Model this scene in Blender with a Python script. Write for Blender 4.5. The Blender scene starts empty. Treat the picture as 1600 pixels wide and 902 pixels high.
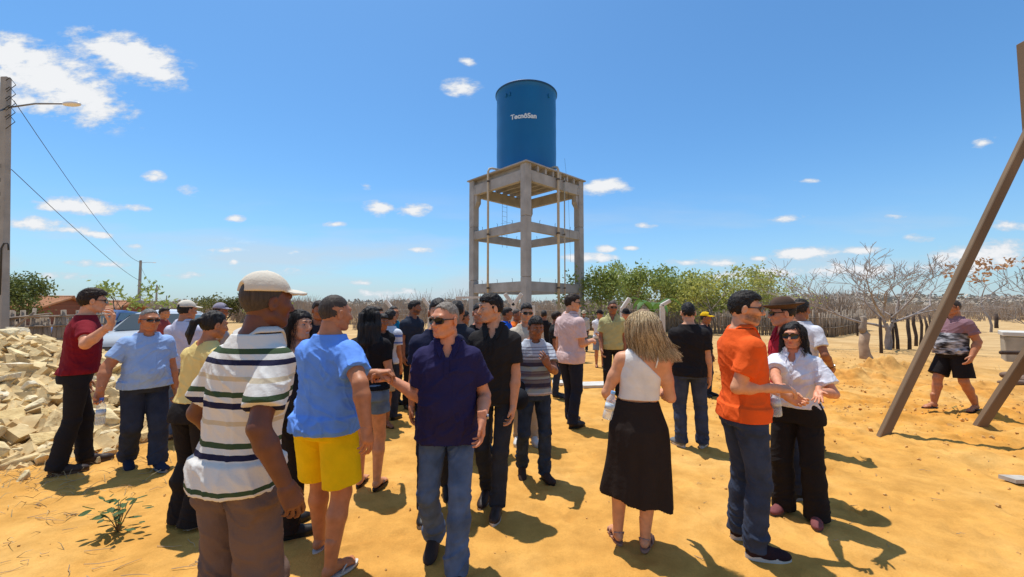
import bpy, bmesh, math, random
import numpy as np
from mathutils import Vector, Matrix, Euler

random.seed(7)
RNG = np.random.RandomState(11)
SC = bpy.context.scene
COL = SC.collection
R = math.radians

# ------------------------------------------------------------------ camera
FPX, CU, CV, CAM_H = 640.0, 800.0, 451.0, 1.65
PITCH = math.atan2(29.0, FPX)
cam_d = bpy.data.cameras.new('camera')
cam = bpy.data.objects.new('camera', cam_d)
COL.objects.link(cam)
cam.location = (0, 0, CAM_H)
cam.rotation_euler = (math.pi / 2 + PITCH, 0, 0)
cam_d.sensor_width = 36.0
cam_d.lens = 36.0 * FPX / 1600.0
cam_d.clip_start = 0.05
cam_d.clip_end = 8000
SC.camera = cam

def ray(u, v):
    x, y = (u - CU) / FPX, (CV - v) / FPX
    return np.array((x, math.cos(PITCH) - y * math.sin(PITCH), math.sin(PITCH) + y * math.cos(PITCH)))

def gpt(u, v, z=0.0):
    d = ray(u, v)
    return np.array((0, 0, CAM_H)) + d * ((z - CAM_H) / d[2])

def pxd(u, v, dep):
    d = ray(u, v)
    return np.array((0, 0, CAM_H)) + d * (dep / d[1])

# ------------------------------------------------------------------ light
SUN_EL, SUN_DIR = R(73.0), np.array((-0.19, 0.25, 0.97))
sun_az = math.atan2(SUN_DIR[0], SUN_DIR[1])
sd = bpy.data.lights.new('sun', 'SUN')
sun = bpy.data.objects.new('sun', sd)
COL.objects.link(sun)
sd.energy = 4.4
sd.angle = R(0.5)
sd.color = (1.0, 0.955, 0.88)
sv = Vector((math.sin(sun_az) * math.cos(SUN_EL), math.cos(sun_az) * math.cos(SUN_EL), math.sin(SUN_EL)))
sun.rotation_euler = sv.to_track_quat('Z', 'Y').to_euler()

SC.view_settings.view_transform = 'Standard'
SC.view_settings.look = 'None'
SC.view_settings.exposure = 0.15
SC.view_settings.gamma = 1.0
SC.view_settings.use_curve_mapping = False
try:
    SC.cycles.max_bounces = 6
    SC.cycles.transparent_max_bounces = 12
    SC.cycles.use_denoising = True
except Exception:
    pass

world = bpy.data.worlds.new('World')
SC.world = world
world.use_nodes = True
wn, wl = world.node_tree.nodes, world.node_tree.links
wn.clear()

def N(tree, typ, **kw):
    n = tree.nodes.new(typ)
    for k, v in kw.items():
        if k.startswith('i_'):
            n.inputs[k[2:].replace('_', ' ')].default_value = v
        else:
            setattr(n, k, v)
    return n

def build_world():
    t = world.node_tree
    L = t.links.new
    def math_(op, a, b=None, c=None, clamp=False):
        n = t.nodes.new('ShaderNodeMath'); n.operation = op; n.use_clamp = clamp
        for i, q in enumerate((a, b, c)):
            if q is None: continue
            if hasattr(q, 'links') or hasattr(q, 'is_linked'): L(q, n.inputs[i])
            else: n.inputs[i].default_value = q
        return n.outputs[0]
    out = t.nodes.new('ShaderNodeOutputWorld')
    bg = t.nodes.new('ShaderNodeBackground'); bg.inputs[1].default_value = SKY_STRENGTH
    sky = t.nodes.new('ShaderNodeTexSky'); sky.sky_type = 'NISHITA'; sky.sun_disc = False
    sky.sun_elevation = SUN_EL; sky.sun_rotation = sun_az
    sky.air_density = 1.0; sky.dust_density = 0.6; sky.ozone_density = 1.6; sky.altitude = 0
    tc = t.nodes.new('ShaderNodeTexCoord')
    sep = t.nodes.new('ShaderNodeSeparateXYZ'); L(tc.outputs['Generated'], sep.inputs[0])
    x, y, z = sep.outputs
    ya = math_('MAXIMUM', math_('ABSOLUTE', y), 0.02)
    a = math_('DIVIDE', x, ya); b = math_('DIVIDE', z, ya)
    comb = t.nodes.new('ShaderNodeCombineXYZ'); L(a, comb.inputs[0]); L(b, comb.inputs[1]); L(math_('SIGN', y), comb.inputs[2])
    P = comb.outputs[0]
    # clouds: (u, v, half width, half height, tilt, strength)
    acc = None
    for (u, v, hw, hh, tilt, st) in CLOUDS:
        d = ray(u, v)
        m = t.nodes.new('ShaderNodeMapping'); m.vector_type = 'TEXTURE'
        m.inputs['Location'].default_value = (d[0] / d[1], d[2] / d[1], 1.0)
        m.inputs['Rotation'].default_value = (0, 0, R(-tilt))
        m.inputs['Scale'].default_value = (hw / FPX * 1.25, hh / FPX * 1.35, 0.5)
        L(P, m.inputs['Vector'])
        ln = t.nodes.new('ShaderNodeVectorMath'); ln.operation = 'LENGTH'; L(m.outputs[0], ln.inputs[0])
        e = math_('MULTIPLY', math_('SUBTRACT', 1.0, ln.outputs['Value'], clamp=True), st)
        acc = e if acc is None else math_('MAXIMUM', acc, e)
    nz = t.nodes.new('ShaderNodeTexNoise'); nz.inputs['Scale'].default_value = 13.0; nz.inputs['Detail'].default_value = 7.0
    nz.inputs['Roughness'].default_value = 0.62
    mp = t.nodes.new('ShaderNodeMapping'); mp.inputs['Scale'].default_value = (1.0, 2.1, 1.0); L(P, mp.inputs['Vector']); L(mp.outputs[0], nz.inputs['Vector'])
    nzv = math_('SUBTRACT', nz.outputs[0], 0.5)
    body = math_('ADD', acc, math_('MULTIPLY', nzv, 2.3))
    gate = math_('MULTIPLY', acc, 6.0, clamp=True)
    dens = math_('MULTIPLY', math_('MULTIPLY', math_('SUBTRACT', body, 0.10), 2.0, clamp=True), gate)
    # soft thin veil low over the horizon
    nz2 = t.nodes.new('ShaderNodeTexNoise'); nz2.inputs['Scale'].default_value = 2.2; nz2.inputs['Detail'].default_value = 6.0
    mp2 = t.nodes.new('ShaderNodeMapping'); mp2.inputs['Scale'].default_value = (1.0, 5.5, 1.0); mp2.inputs['Location'].default_value = (3.1, 0.4, 0)
    L(P, mp2.inputs['Vector']); L(mp2.outputs[0], nz2.inputs['Vector'])
    low = math_('MULTIPLY', math_('SUBTRACT', 0.30, b), 5.0, clamp=True)
    veil = math_('MULTIPLY', math_('MULTIPLY', math_('MULTIPLY', math_('SUBTRACT', nz2.outputs[0], 0.47), 5.0, clamp=True), low), 0.6)
    # extra clouds outside the view, added as brighter, more neutral fill light
    zc = math_('MAXIMUM', z, 0.08)
    cb2 = t.nodes.new('ShaderNodeCombineXYZ'); L(math_('DIVIDE', x, zc), cb2.inputs[0]); L(math_('DIVIDE', y, zc), cb2.inputs[1])
    nz3 = t.nodes.new('ShaderNodeTexNoise'); nz3.inputs['Scale'].default_value = 1.1; nz3.inputs['Detail'].default_value = 6.0; L(cb2.outputs[0], nz3.inputs['Vector'])
    off = math_('MAXIMUM', math_('MULTIPLY', math_('SUBTRACT', b, 0.80), 6.0, clamp=True), math_('LESS_THAN', y, 0.0))
    rest = math_('MULTIPLY', math_('MULTIPLY', math_('SUBTRACT', nz3.outputs[0], 0.51), 6.0, clamp=True), off)
    dens2 = math_('MAXIMUM', math_('MAXIMUM', dens, veil), math_('MULTIPLY', rest, math_('GREATER_THAN', z, 0.02)))
    # sky colour: gently lifted and less violet than the raw model; pale horizon haze
    hs = t.nodes.new('ShaderNodeMixRGB'); hs.blend_type = 'MULTIPLY'; hs.inputs[0].default_value = 1.0
    L(sky.outputs[0], hs.inputs[1]); hs.inputs[2].default_value = SKY_TINT
    hz = t.nodes.new('ShaderNodeMixRGB'); L(hs.outputs[0], hz.inputs[1]); hz.inputs[2].default_value = HORIZON_COL
    hf = math_('POWER', math_('SUBTRACT', 1.0, math_('MULTIPLY', math_('MAXIMUM', z, 0.0), 1.9), clamp=True), 4.5)
    L(math_('MULTIPLY', hf, 0.75), hz.inputs[0])
    # cloud colour, greyer underneath
    sh = math_('MULTIPLY', dens, 1.0)
    cc = t.nodes.new('ShaderNodeMixRGB'); L(math_('MULTIPLY', math_('SUBTRACT', body, 0.25), 2.2, clamp=True), cc.inputs[0])
    cc.inputs[1].default_value = CLOUD_DARK; cc.inputs[2].default_value = CLOUD_LIGHT
    mx = t.nodes.new('ShaderNodeMixRGB'); L(dens2, mx.inputs[0]); L(hz.outputs[0], mx.inputs[1]); L(cc.outputs[0], mx.inputs[2])
    L(mx.outputs[0], bg.inputs[0]); L(bg.outputs[0], out.inputs[0])

SKY_STRENGTH = 0.15
SKY_TINT = (.50, .82, 1.02, 1)
HORIZON_COL = (3.3, 3.75, 4.2, 1)
CLOUD_DARK = (3.7, 4.05, 4.5, 1)
CLOUD_LIGHT = (5.3, 5.4, 5.55, 1)
CLOUDS = [(82, 126, 138, 46, 26, 1.1), (12, 88, 85, 34, 12, 1.1), (203, 90, 104, 33, 19, 1.15), (45, 158, 70, 18, 8, .9),
 (721, 137, 32, 14, 5, .95), (730, 97, 16, 8, 20, .5), (240, 277, 20, 10, 0, .95), (118, 321, 74, 13, 5, 1.0), (60, 350, 46, 11, 3, .85), (108, 358, 40, 8, 5, .7), (155, 366, 32, 6, 5, .7),
 (590, 326, 27, 12, 5, 1.0), (643, 329, 30, 11, -5, 1.0), (523, 351, 20, 6, 0, .9), (366, 342, 17, 6, 0, .9), (348, 392, 30, 7, 0, .9), (365, 408, 14, 6, 0, .7),
 (652, 391, 26, 6, 0, .9), (950, 292, 44, 12, -6, .95), (920, 404, 42, 8, 0, .95), (945, 388, 17, 6, 0, .9), (987, 387, 13, 4, 0, .8), (1256, 396, 56, 10, -2, 1.0),
 (1350, 392, 38, 8, 0, .8), (1072, 410, 30, 7, 0, .9), (1130, 411, 26, 7, 0, .85), (1186, 404, 14, 5, 0, .8), (1535, 224, 24, 9, -25, .55), (1262, 282, 20, 4, 0, .55),
 (1230, 342, 32, 6, -5, .6), (1398, 338, 20, 4, 0, .6), (1575, 353, 36, 8, 0, .85), (1545, 402, 105, 24, -5, .85), (1190, 425, 80, 11, 0, .8), (567, 442, 30, 6, 0, .6),
 (150, 412, 52, 6, 3, .6), (215, 325, 24, 6, 5, .5), (293, 298, 22, 9, 15, .5), (214, 385, 18, 5, 0, .55), (1330, 424, 110, 13, 0, .8), (450, 420, 30, 8, 0, .4), (573, 290, 10, 7, 0, .45),
 (1140, 430, 60, 8, 0, .7), (960, 432, 55, 11, 0, .85), (1440, 372, 26, 7, 0, .6), (1010, 352, 18, 5, 0, .5), (770, 455, 40, 8, 0, .6), (290, 430, 40, 6, 0, .5), (455, 395, 22, 5, 0, .55), (620, 458, 90, 8, 0, .55), (100, 432, 70, 6, 0, .45)]
build_world()

# ------------------------------------------------------------------ materials
def srgb(r, g, b):
    f = lambda c: (c / 255.0) / 12.92 if c / 255.0 <= 0.04045 else ((c / 255.0 + 0.055) / 1.055) ** 2.4
    return (f(r), f(g), f(b))

_mats = {}
def mat(name, color, rough=0.8, var=0.12, nscale=6.0, bump=0.0, bscale=40.0, metal=0.0, spec=0.3, detail=5.0, stretch=(1, 1, 1), color2=None,
        attr=None, alpha=1.0, trans=0.0, sheen=0.0, sss=0.0, bump2=0.0, b2scale=8.0):
    if name in _mats: return _mats[name]
    m = bpy.data.materials.new(name); m.use_nodes = True
    t = m.node_tree; L = t.links.new
    b = t.nodes['Principled BSDF']
    b.inputs['Roughness'].default_value = rough
    b.inputs['Metallic'].default_value = metal
    b.inputs['Specular IOR Level'].default_value = spec
    if sheen: b.inputs['Sheen Weight'].default_value = sheen
    if sss:
        b.inputs['Subsurface Weight'].default_value = sss; b.inputs['Subsurface Radius'].default_value = (.02, .008, .004); b.inputs['Subsurface Scale'].default_value = .3
    if trans: b.inputs['Transmission Weight'].default_value = trans
    tc = t.nodes.new('ShaderNodeTexCoord')
    mp = t.nodes.new('ShaderNodeMapping'); mp.inputs['Scale'].default_value = stretch
    L(tc.outputs['Object'], mp.inputs['Vector'])
    c = (*color[:3], 1)
    base = None
    if attr:
        at = t.nodes.new('ShaderNodeAttribute'); at.attribute_name = attr; base = at.outputs['Color']
    if var > 0 or color2:
        nz = t.nodes.new('ShaderNodeTexNoise'); nz.inputs['Scale'].default_value = nscale; nz.inputs['Detail'].default_value = detail
        L(mp.outputs[0], nz.inputs['Vector'])
        rp = t.nodes.new('ShaderNodeValToRGB')
        rp.color_ramp.elements[0].position = 0.3; rp.color_ramp.elements[1].position = 0.7
        if base is not None:
            rp.color_ramp.elements[0].color = (1 - var, 1 - var, 1 - var, 1); rp.color_ramp.elements[1].color = (1 + var * .6,) * 3 + (1,)
            mm = t.nodes.new('ShaderNodeMixRGB'); mm.blend_type = 'MULTIPLY'; mm.inputs[0].default_value = 1
            L(base, mm.inputs[1]); L(rp.outputs[0], mm.inputs[2]); base = mm.outputs[0]
        else:
            if color2: rp.color_ramp.elements[0].color = (*color2[:3], 1)
            else: rp.color_ramp.elements[0].color = tuple(q * (1 - var) for q in c[:3]) + (1,)
            rp.color_ramp.elements[1].color = tuple(min(1, q * (1 + (0 if color2 else var * .7))) for q in c[:3]) + (1,)
            L(nz.outputs[0], rp.inputs[0]); base = rp.outputs[0]
        if attr: L(nz.outputs[0], rp.inputs[0])
    if base is not None: L(base, b.inputs['Base Color'])
    else: b.inputs['Base Color'].default_value = c
    last = None
    for (bb, bs, st) in ((bump2, b2scale, 1.0), (bump, bscale, 1.0)):
        if bb > 0:
            n2 = t.nodes.new('ShaderNodeTexNoise'); n2.inputs['Scale'].default_value = bs; n2.inputs['Detail'].default_value = 6
            L(mp.outputs[0], n2.inputs['Vector'])
            bp = t.nodes.new('ShaderNodeBump'); bp.inputs['Strength'].default_value = min(1, bb * 10); bp.inputs['Distance'].default_value = bb * .1
            L(n2.outputs[0], bp.inputs['Height'])
            if last is not None: L(last, bp.inputs['Normal'])
            last = bp.outputs[0]
    if last is not None: L(last, b.inputs['Normal'])
    _mats[name] = m
    return m

def fabric(name, color, rough=0.88, var=0.1, bump=0.03, **kw):
    return mat(name, color, rough, var, 9.0, bump, 55.0, spec=0.15, sheen=0.0, bump2=0.1, b2scale=14.0, **kw)

def plain(name, color, rough=0.5, metal=0.0, spec=0.4):
    return mat(name, color, rough, 0.06, 5.0, 0.0, metal=metal, spec=spec)

# ------------------------------------------------------------------ objects
def tag(o, label=None, cat=None, group=None, kind=None):
    if label: o['label'] = label
    if cat: o['category'] = cat
    if group: o['group'] = group
    if kind: o['kind'] = kind
    return o

def link(name, me, m=None, parent=None):
    o = bpy.data.objects.new(name, me); COL.objects.link(o)
    if m is not None and me is not None and not me.materials: me.materials.append(m)
    if parent is not None: o.parent = parent
    return o

def empty(name, loc=(0, 0, 0), rz=0.0):
    o = bpy.data.objects.new(name, None); COL.objects.link(o)
    o.location = loc; o.rotation_euler = (0, 0, rz); o.empty_display_size = 0.2
    return o

def mesh_np(name, V, F, smooth=True):
    """V (n,3), F (m,k) arrays, or list of arrays with different k"""
    if not isinstance(F, list): F = [F]
    F = [np.asarray(f, dtype=np.int32) for f in F if len(f)]
    me = bpy.data.meshes.new(name)
    V = np.asarray(V, dtype=np.float32)
    me.vertices.add(len(V)); me.vertices.foreach_set('co', V.ravel())
    nl = sum(f.size for f in F); npo = sum(len(f) for f in F)
    me.loops.add(nl); me.loops.foreach_set('vertex_index', np.concatenate([f.ravel() for f in F]))
    tot = np.concatenate([np.full(len(f), f.shape[1], np.int32) for f in F])
    me.polygons.add(npo)
    me.polygons.foreach_set('loop_start', np.concatenate([[0], np.cumsum(tot)[:-1]]).astype(np.int32))
    me.polygons.foreach_set('use_smooth', np.full(npo, smooth))
    me.update(calc_edges=True)
    me.validate()
    return me

class MB:
    """collects simple shapes into one mesh"""
    def __init__(s): s.v, s.f = [], []
    def add(s, vs, fs):
        n = len(s.v); s.v.extend([tuple(map(float, q)) for q in vs]); s.f.extend([[i + n for i in f] for f in fs])
    def box(s, c, size, rot=None, taper=1.0):
        x, y, z = [q / 2 for q in size]
        vs = [Vector((sx * x * (taper if sz > 0 else 1), sy * y * (taper if sz > 0 else 1), sz * z)) for sz in (-1, 1) for sy in (-1, 1) for sx in (-1, 1)]
        if rot is not None: vs = [rot @ q for q in vs]
        c = Vector(c)
        s.add([q + c for q in vs], [[0, 2, 3, 1], [4, 5, 7, 6], [0, 1, 5, 4], [2, 6, 7, 3], [0, 4, 6, 2], [1, 3, 7, 5]])
    def bar(s, a, b, w, h, up=(0, 0, 1)):
        a, b = Vector(a), Vector(b); d = (b - a); L = d.length; d.normalize()
        u = Vector(up); x = d.cross(u)
        if x.length < 1e-4: x = d.cross(Vector((0, 1, 0)))
        x.normalize(); z = x.cross(d)
        rot = Matrix((x, d, z)).transposed()
        s.box((a + b) / 2, (w, L, h), rot)
    def tube(s, pts, rad, n=8, cap=True, ell=None):
        pts = [Vector(p) for p in pts]
        if not hasattr(rad, '__len__'): rad = [rad] * len(pts)
        ref = Vector((0.13, 0.21, 0.97)); base = len(s.v); rings = []
        px = None
        for i, p in enumerate(pts):
            d = (pts[min(i + 1, len(pts) - 1)] - pts[max(i - 1, 0)])
            if d.length < 1e-9: d = Vector((0, 0, 1))
            d.normalize()
            if px is None:
                px = d.cross(ref)
                if px.length < 0.1: px = d.cross(Vector((1, 0, 0)))
            px = px - d * px.dot(d); px.normalize(); py = d.cross(px)
            for k in range(n):
                a = 2 * math.pi * k / n
                s.v.append(tuple(p + px * math.cos(a) * rad[i] + py * math.sin(a) * rad[i] * (ell or 1)))
        for i in range(len(pts) - 1):
            for k in range(n):
                a0 = base + i * n + k; a1 = base + i * n + (k + 1) % n
                s.f.append([a0, a1, a1 + n, a0 + n])
        if cap:
            s.f.append([base + k for k in range(n)][::-1]); s.f.append([base + (len(pts) - 1) * n + k for k in range(n)])
    def lathe(s, prof, n=24, c=(0, 0, 0)):
        base = len(s.v)
        for (r, z) in prof:
            for k in range(n):
                a = 2 * math.pi * k / n
                s.v.append((c[0] + r * math.cos(a), c[1] + r * math.sin(a), c[2] + z))
        for i in range(len(prof) - 1):
            for k in range(n):
                a0 = base + i * n + k; a1 = base + i * n + (k + 1) % n
                s.f.append([a0, a1, a1 + n, a0 + n])
        s.f.append([base + k for k in range(n)][::-1]); s.f.append([base + (len(prof) - 1) * n + k for k in range(n)])
    def mesh(s, name, smooth=False):
        me = bpy.data.meshes.new(name); me.from_pydata(s.v, [], s.f); me.update()
        if smooth: me.polygons.foreach_set('use_smooth', np.full(len(me.polygons), True))
        return me
    def build(s, name, m, parent=None, smooth=False, bevel=0.0):
        o = link(name, s.mesh(name, smooth), m, parent)
        if bevel > 0:
            bm = bmesh.new(); bm.from_mesh(o.data)
            bmesh.ops.bevel(bm, geom=[e for e in bm.edges if len(e.link_faces) == 2 and e.calc_face_angle(0) > .5], offset=bevel, segments=1, affect='EDGES')
            bm.to_mesh(o.data); bm.free()
        return o

# value noise in numpy
_PERM = RNG.permutation(4096).astype(np.int64)
_VAL = RNG.rand(4096).astype(np.float32) * 2 - 1
def vnoise(P, seed=0):
    P = np.asarray(P, dtype=np.float32)
    i = np.floor(P).astype(np.int64); f = P - i; f = f * f * (3 - 2 * f)
    i = i + seed * 17
    def h(a, b, c): return _VAL[_PERM[(a + _PERM[(b + _PERM[c & 4095]) & 4095]) & 4095]]
    x, y, z = i[..., 0], i[..., 1], i[..., 2]; fx, fy, fz = f[..., 0], f[..., 1], f[..., 2]
    def lx(b, c): return h(x, b, c) * (1 - fx) + h(x + 1, b, c) * fx
    a = lx(y, z) * (1 - fy) + lx(y + 1, z) * fy
    b = lx(y, z + 1) * (1 - fy) + lx(y + 1, z + 1) * fy
    return a * (1 - fz) + b * fz
def fbm(P, oct=4, seed=0):
    P = np.asarray(P, dtype=np.float32); s = 0; a = 1.0
    for o in range(oct):
        s = s + a * vnoise(P * (2.03 ** o), seed + o); a *= 0.5
    return s

# ------------------------------------------------------------------ SDF meshing
def snet(val, org, h):
    s = val < 0
    c = s[:-1] + s[1:].astype(np.int8); c = c[:, :-1] + c[:, 1:]; c = c[:, :, :-1] + c[:, :, 1:]
    act = (c > 0) & (c < 8)
    ijk = np.argwhere(act)
    if len(ijk) == 0: return np.zeros((0, 3), np.float32), np.zeros((0, 4), np.int32)
    idx = np.full(act.shape, -1, np.int32); idx[act] = np.arange(len(ijk))
    i, j, k = ijk.T
    off = [(a, b, d) for a in (0, 1) for b in (0, 1) for d in (0, 1)]
    cv = np.stack([val[i + a, j + b, k + d] for a, b, d in off], 1)
    acc = np.zeros((len(ijk), 3), np.float32); cnt = np.zeros(len(ijk), np.float32)
    offn = np.array(off, np.float32)
    for a in range(8):
        for b in range(a + 1, 8):
            if abs(offn[a] - offn[b]).sum() != 1: continue
            va, vb = cv[:, a], cv[:, b]; m = (va < 0) != (vb < 0)
            t = np.where(m, va / np.where(m, va - vb, 1), 0)
            acc += m[:, None] * (offn[a] + t[:, None] * (offn[b] - offn[a])); cnt += m
    V = (ijk + acc / cnt[:, None]) * h + np.asarray(org)
    Q = []
    for ax in range(3):
        s0 = s[tuple(slice(None, -1) if q == ax else slice(1, -1) for q in range(3))]
        s1 = s[tuple(slice(1, None) if q == ax else slice(1, -1) for q in range(3))]
        e = np.argwhere(s0 != s1); pos = s0[tuple(e.T)]
        e = e + np.array([0 if q == ax else 1 for q in range(3)])
        u, w = (ax + 1) % 3, (ax + 2) % 3
        def cell(du, dw):
            q = e.copy(); q[:, u] += du; q[:, w] += dw
            return idx[tuple(q.T)]
        quad = np.stack([cell(-1, -1), cell(0, -1), cell(0, 0), cell(-1, 0)], 1)
        quad[~pos] = quad[~pos][:, ::-1]
        Q.append(quad)
    return V.astype(np.float32), np.concatenate(Q).astype(np.int32)

def smin(a, b, k):
    if k <= 0: return np.minimum(a, b)
    h = np.clip(.5 + .5 * (b - a) / k, 0, 1)
    return b * (1 - h) + a * h - k * h * (1 - h)
def smax(a, b, k): return -smin(-a, -b, k)

class Field:
    def __init__(s, lo, hi, h):
        s.h = h; s.lo = np.asarray(lo, np.float32) - 2 * h
        n = np.ceil((np.asarray(hi) - s.lo) / h).astype(int) + 3
        s.ax = [s.lo[q] + np.arange(n[q], dtype=np.float32) * h for q in range(3)]
        s.val = np.full(n, 0.5, np.float32)
    def region(s, lo, hi):
        sl = []
        for q in range(3):
            a = max(0, int(math.floor((lo[q] - s.lo[q]) / s.h))); b = min(len(s.ax[q]), int(math.ceil((hi[q] - s.lo[q]) / s.h)) + 1)
            if a >= b: return None
            sl.append(slice(a, b))
        X = s.ax[0][sl[0]][:, None, None]; Y = s.ax[1][sl[1]][None, :, None]; Z = s.ax[2][sl[2]][None, None, :]
        return tuple(sl), X, Y, Z
    def put(s, fn, lo, hi, k=0.0, op='u'):
        m = k + 2.5 * s.h
        r = s.region(np.asarray(lo) - m, np.asarray(hi) + m)
        if r is None: return
        sl, X, Y, Z = r
        d = fn(X, Y, Z); v = s.val[sl]
        if op == 'u': s.val[sl] = smin(v, d, k)
        elif op == 's': s.val[sl] = smax(v, -d, k)
        elif op == 'i': s.val[sl] = smax(v, d, k)
    def cone(s, a, b, r1, r2, k=0.01, op='u'):
        a = np.asarray(a, float); b = np.asarray(b, float); ba = b - a; L2 = max(1e-9, float(ba @ ba)); rm = max(r1, r2)
        def fn(X, Y, Z):
            t = np.clip(((X - a[0]) * ba[0] + (Y - a[1]) * ba[1] + (Z - a[2]) * ba[2]) / L2, 0, 1)
            return np.sqrt((X - a[0] - t * ba[0]) ** 2 + (Y - a[1] - t * ba[1]) ** 2 + (Z - a[2] - t * ba[2]) ** 2) - (r1 + (r2 - r1) * t)
        s.put(fn, np.minimum(a, b) - rm, np.maximum(a, b) + rm, k, op)
    def ell(s, c, r, k=0.01, op='u', M=None):
        c = np.asarray(c, float); r = np.asarray(r, float); rm = r.max()
        M = np.eye(3) if M is None else np.asarray(M)
        def fn(X, Y, Z):
            x, y, z = X - c[0], Y - c[1], Z - c[2]
            q = [x * M[0][i] + y * M[1][i] + z * M[2][i] for i in range(3)]
            k0 = np.sqrt(sum((q[i] / r[i]) ** 2 for i in range(3))) + 1e-6
            k1 = np.sqrt(sum((q[i] / (r[i] ** 2)) ** 2 for i in range(3))) + 1e-6
            return k0 * (k0 - 1) / k1
        s.put(fn, c - rm, c + rm, k, op)
    def cut(s, p, n, k=0.0, inside_neg=True, lo=None, hi=None):
        """keep the side where (x-p).n < 0"""
        p = np.asarray(p, float); n = np.asarray(n, float); n = n / np.linalg.norm(n)
        fn = lambda X, Y, Z: (X - p[0]) * n[0] + (Y - p[1]) * n[1] + (Z - p[2]) * n[2]
        if lo is None: lo, hi = [s.ax[q][0] for q in range(3)], [s.ax[q][-1] for q in range(3)]
        s.put(fn, lo, hi, k, 'i')
    def mesh(s):
        v = s.val
        v[0] = v[-1] = .5; v[:, 0] = v[:, -1] = .5; v[:, :, 0] = v[:, :, -1] = .5
        return snet(v, s.lo, s.h)

def vnormals(V, Q):
    a, b, c, d = V[Q[:, 0]], V[Q[:, 1]], V[Q[:, 2]], V[Q[:, 3]]
    n = np.cross(c - a, d - b)
    out = np.zeros_like(V)
    for q in range(3):
        w = n[:, q]
        out[:, q] = sum(np.bincount(Q[:, i], weights=w, minlength=len(V)) for i in range(4))
    return out / (np.linalg.norm(out, axis=1, keepdims=True) + 1e-9)

def relax(V, Q, it=1, lam=0.5):
    n = len(V)
    e = np.concatenate([Q[:, [0, 1]], Q[:, [1, 2]], Q[:, [2, 3]], Q[:, [3, 0]]])
    cnt = np.bincount(e[:, 0], minlength=n) + np.bincount(e[:, 1], minlength=n)
    for _ in range(it):
        m = np.stack([np.bincount(e[:, 0], weights=V[e[:, 1], q], minlength=n) + np.bincount(e[:, 1], weights=V[e[:, 0], q], minlength=n) for q in range(3)], 1) / cnt[:, None]
        V = (V * (1 - lam) + m * lam).astype(np.float32)
    return V
# ------------------------------------------------------------------ ground
def _dist_mask(x, y, cx, cy, rx, ry):
    return np.exp(-(((x - cx) / rx) ** 2 + ((y - cy) / ry) ** 2))
DENTS = []
_dr = np.random.RandomState(5)
for _ in range(1000):
    DENTS.append((_dr.uniform(-4.5, 7), _dr.uniform(1.4, 9), _dr.uniform(0, math.pi), _dr.uniform(.7, 1.1)))
def gh_arr(x, y):
    x = np.asarray(x, float); y = np.asarray(y, float); P = np.stack([x, y, x * 0 + 3.3], -1)
    z = fbm(P * .35, 2, 1) * .018 + fbm(P * 1.7, 3, 2) * .006
    rough = np.clip(_dist_mask(x, y, 6.2, 7.0, 3.4, 3.2) * 1.5 + _dist_mask(x, y, 10, 9, 4, 4), 0, 1) * np.clip((x - 3.2) / 1.5, 0, 1)
    n = fbm(P * 2.6, 4, 4)
    z = z + rough * (np.abs(n) * .075 - .015 + fbm(P * 7, 3, 8) * .022)
    z = z + _dist_mask(x, y, 8.6, 12.0, 1.5, .8) * .22 * (1 + .6 * fbm(P * 3, 3, 5)) + _dist_mask(x, y, 7.4, 10.0, .9, .5) * .12
    for (mx_, my_, rx_, ry_, hh_) in ((9.2, 10.1, 1.3, .45, .26), (7.9, 9.4, .7, .35, .15), (10.9, 10.6, 1.0, .5, .22), (8.3, 7.9, .9, .35, .10), (6.9, 6.2, .8, .3, .07), (9.6, 8.4, .7, .4, .12), (8.3, 5.4, 1.0, .35, .10)):
        z = z + _dist_mask(x, y, mx_, my_, rx_, ry_) * hh_ * (1 + .8 * fbm(P * 5, 3, 15))
    far = np.clip((np.hypot(x, y) - 14) / 40, 0, 1)
    z = z + far * fbm(P * .08, 3, 9) * .12
    return z
def gh(x, y): return float(gh_arr(np.array([x]), np.array([y]))[0])

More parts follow.
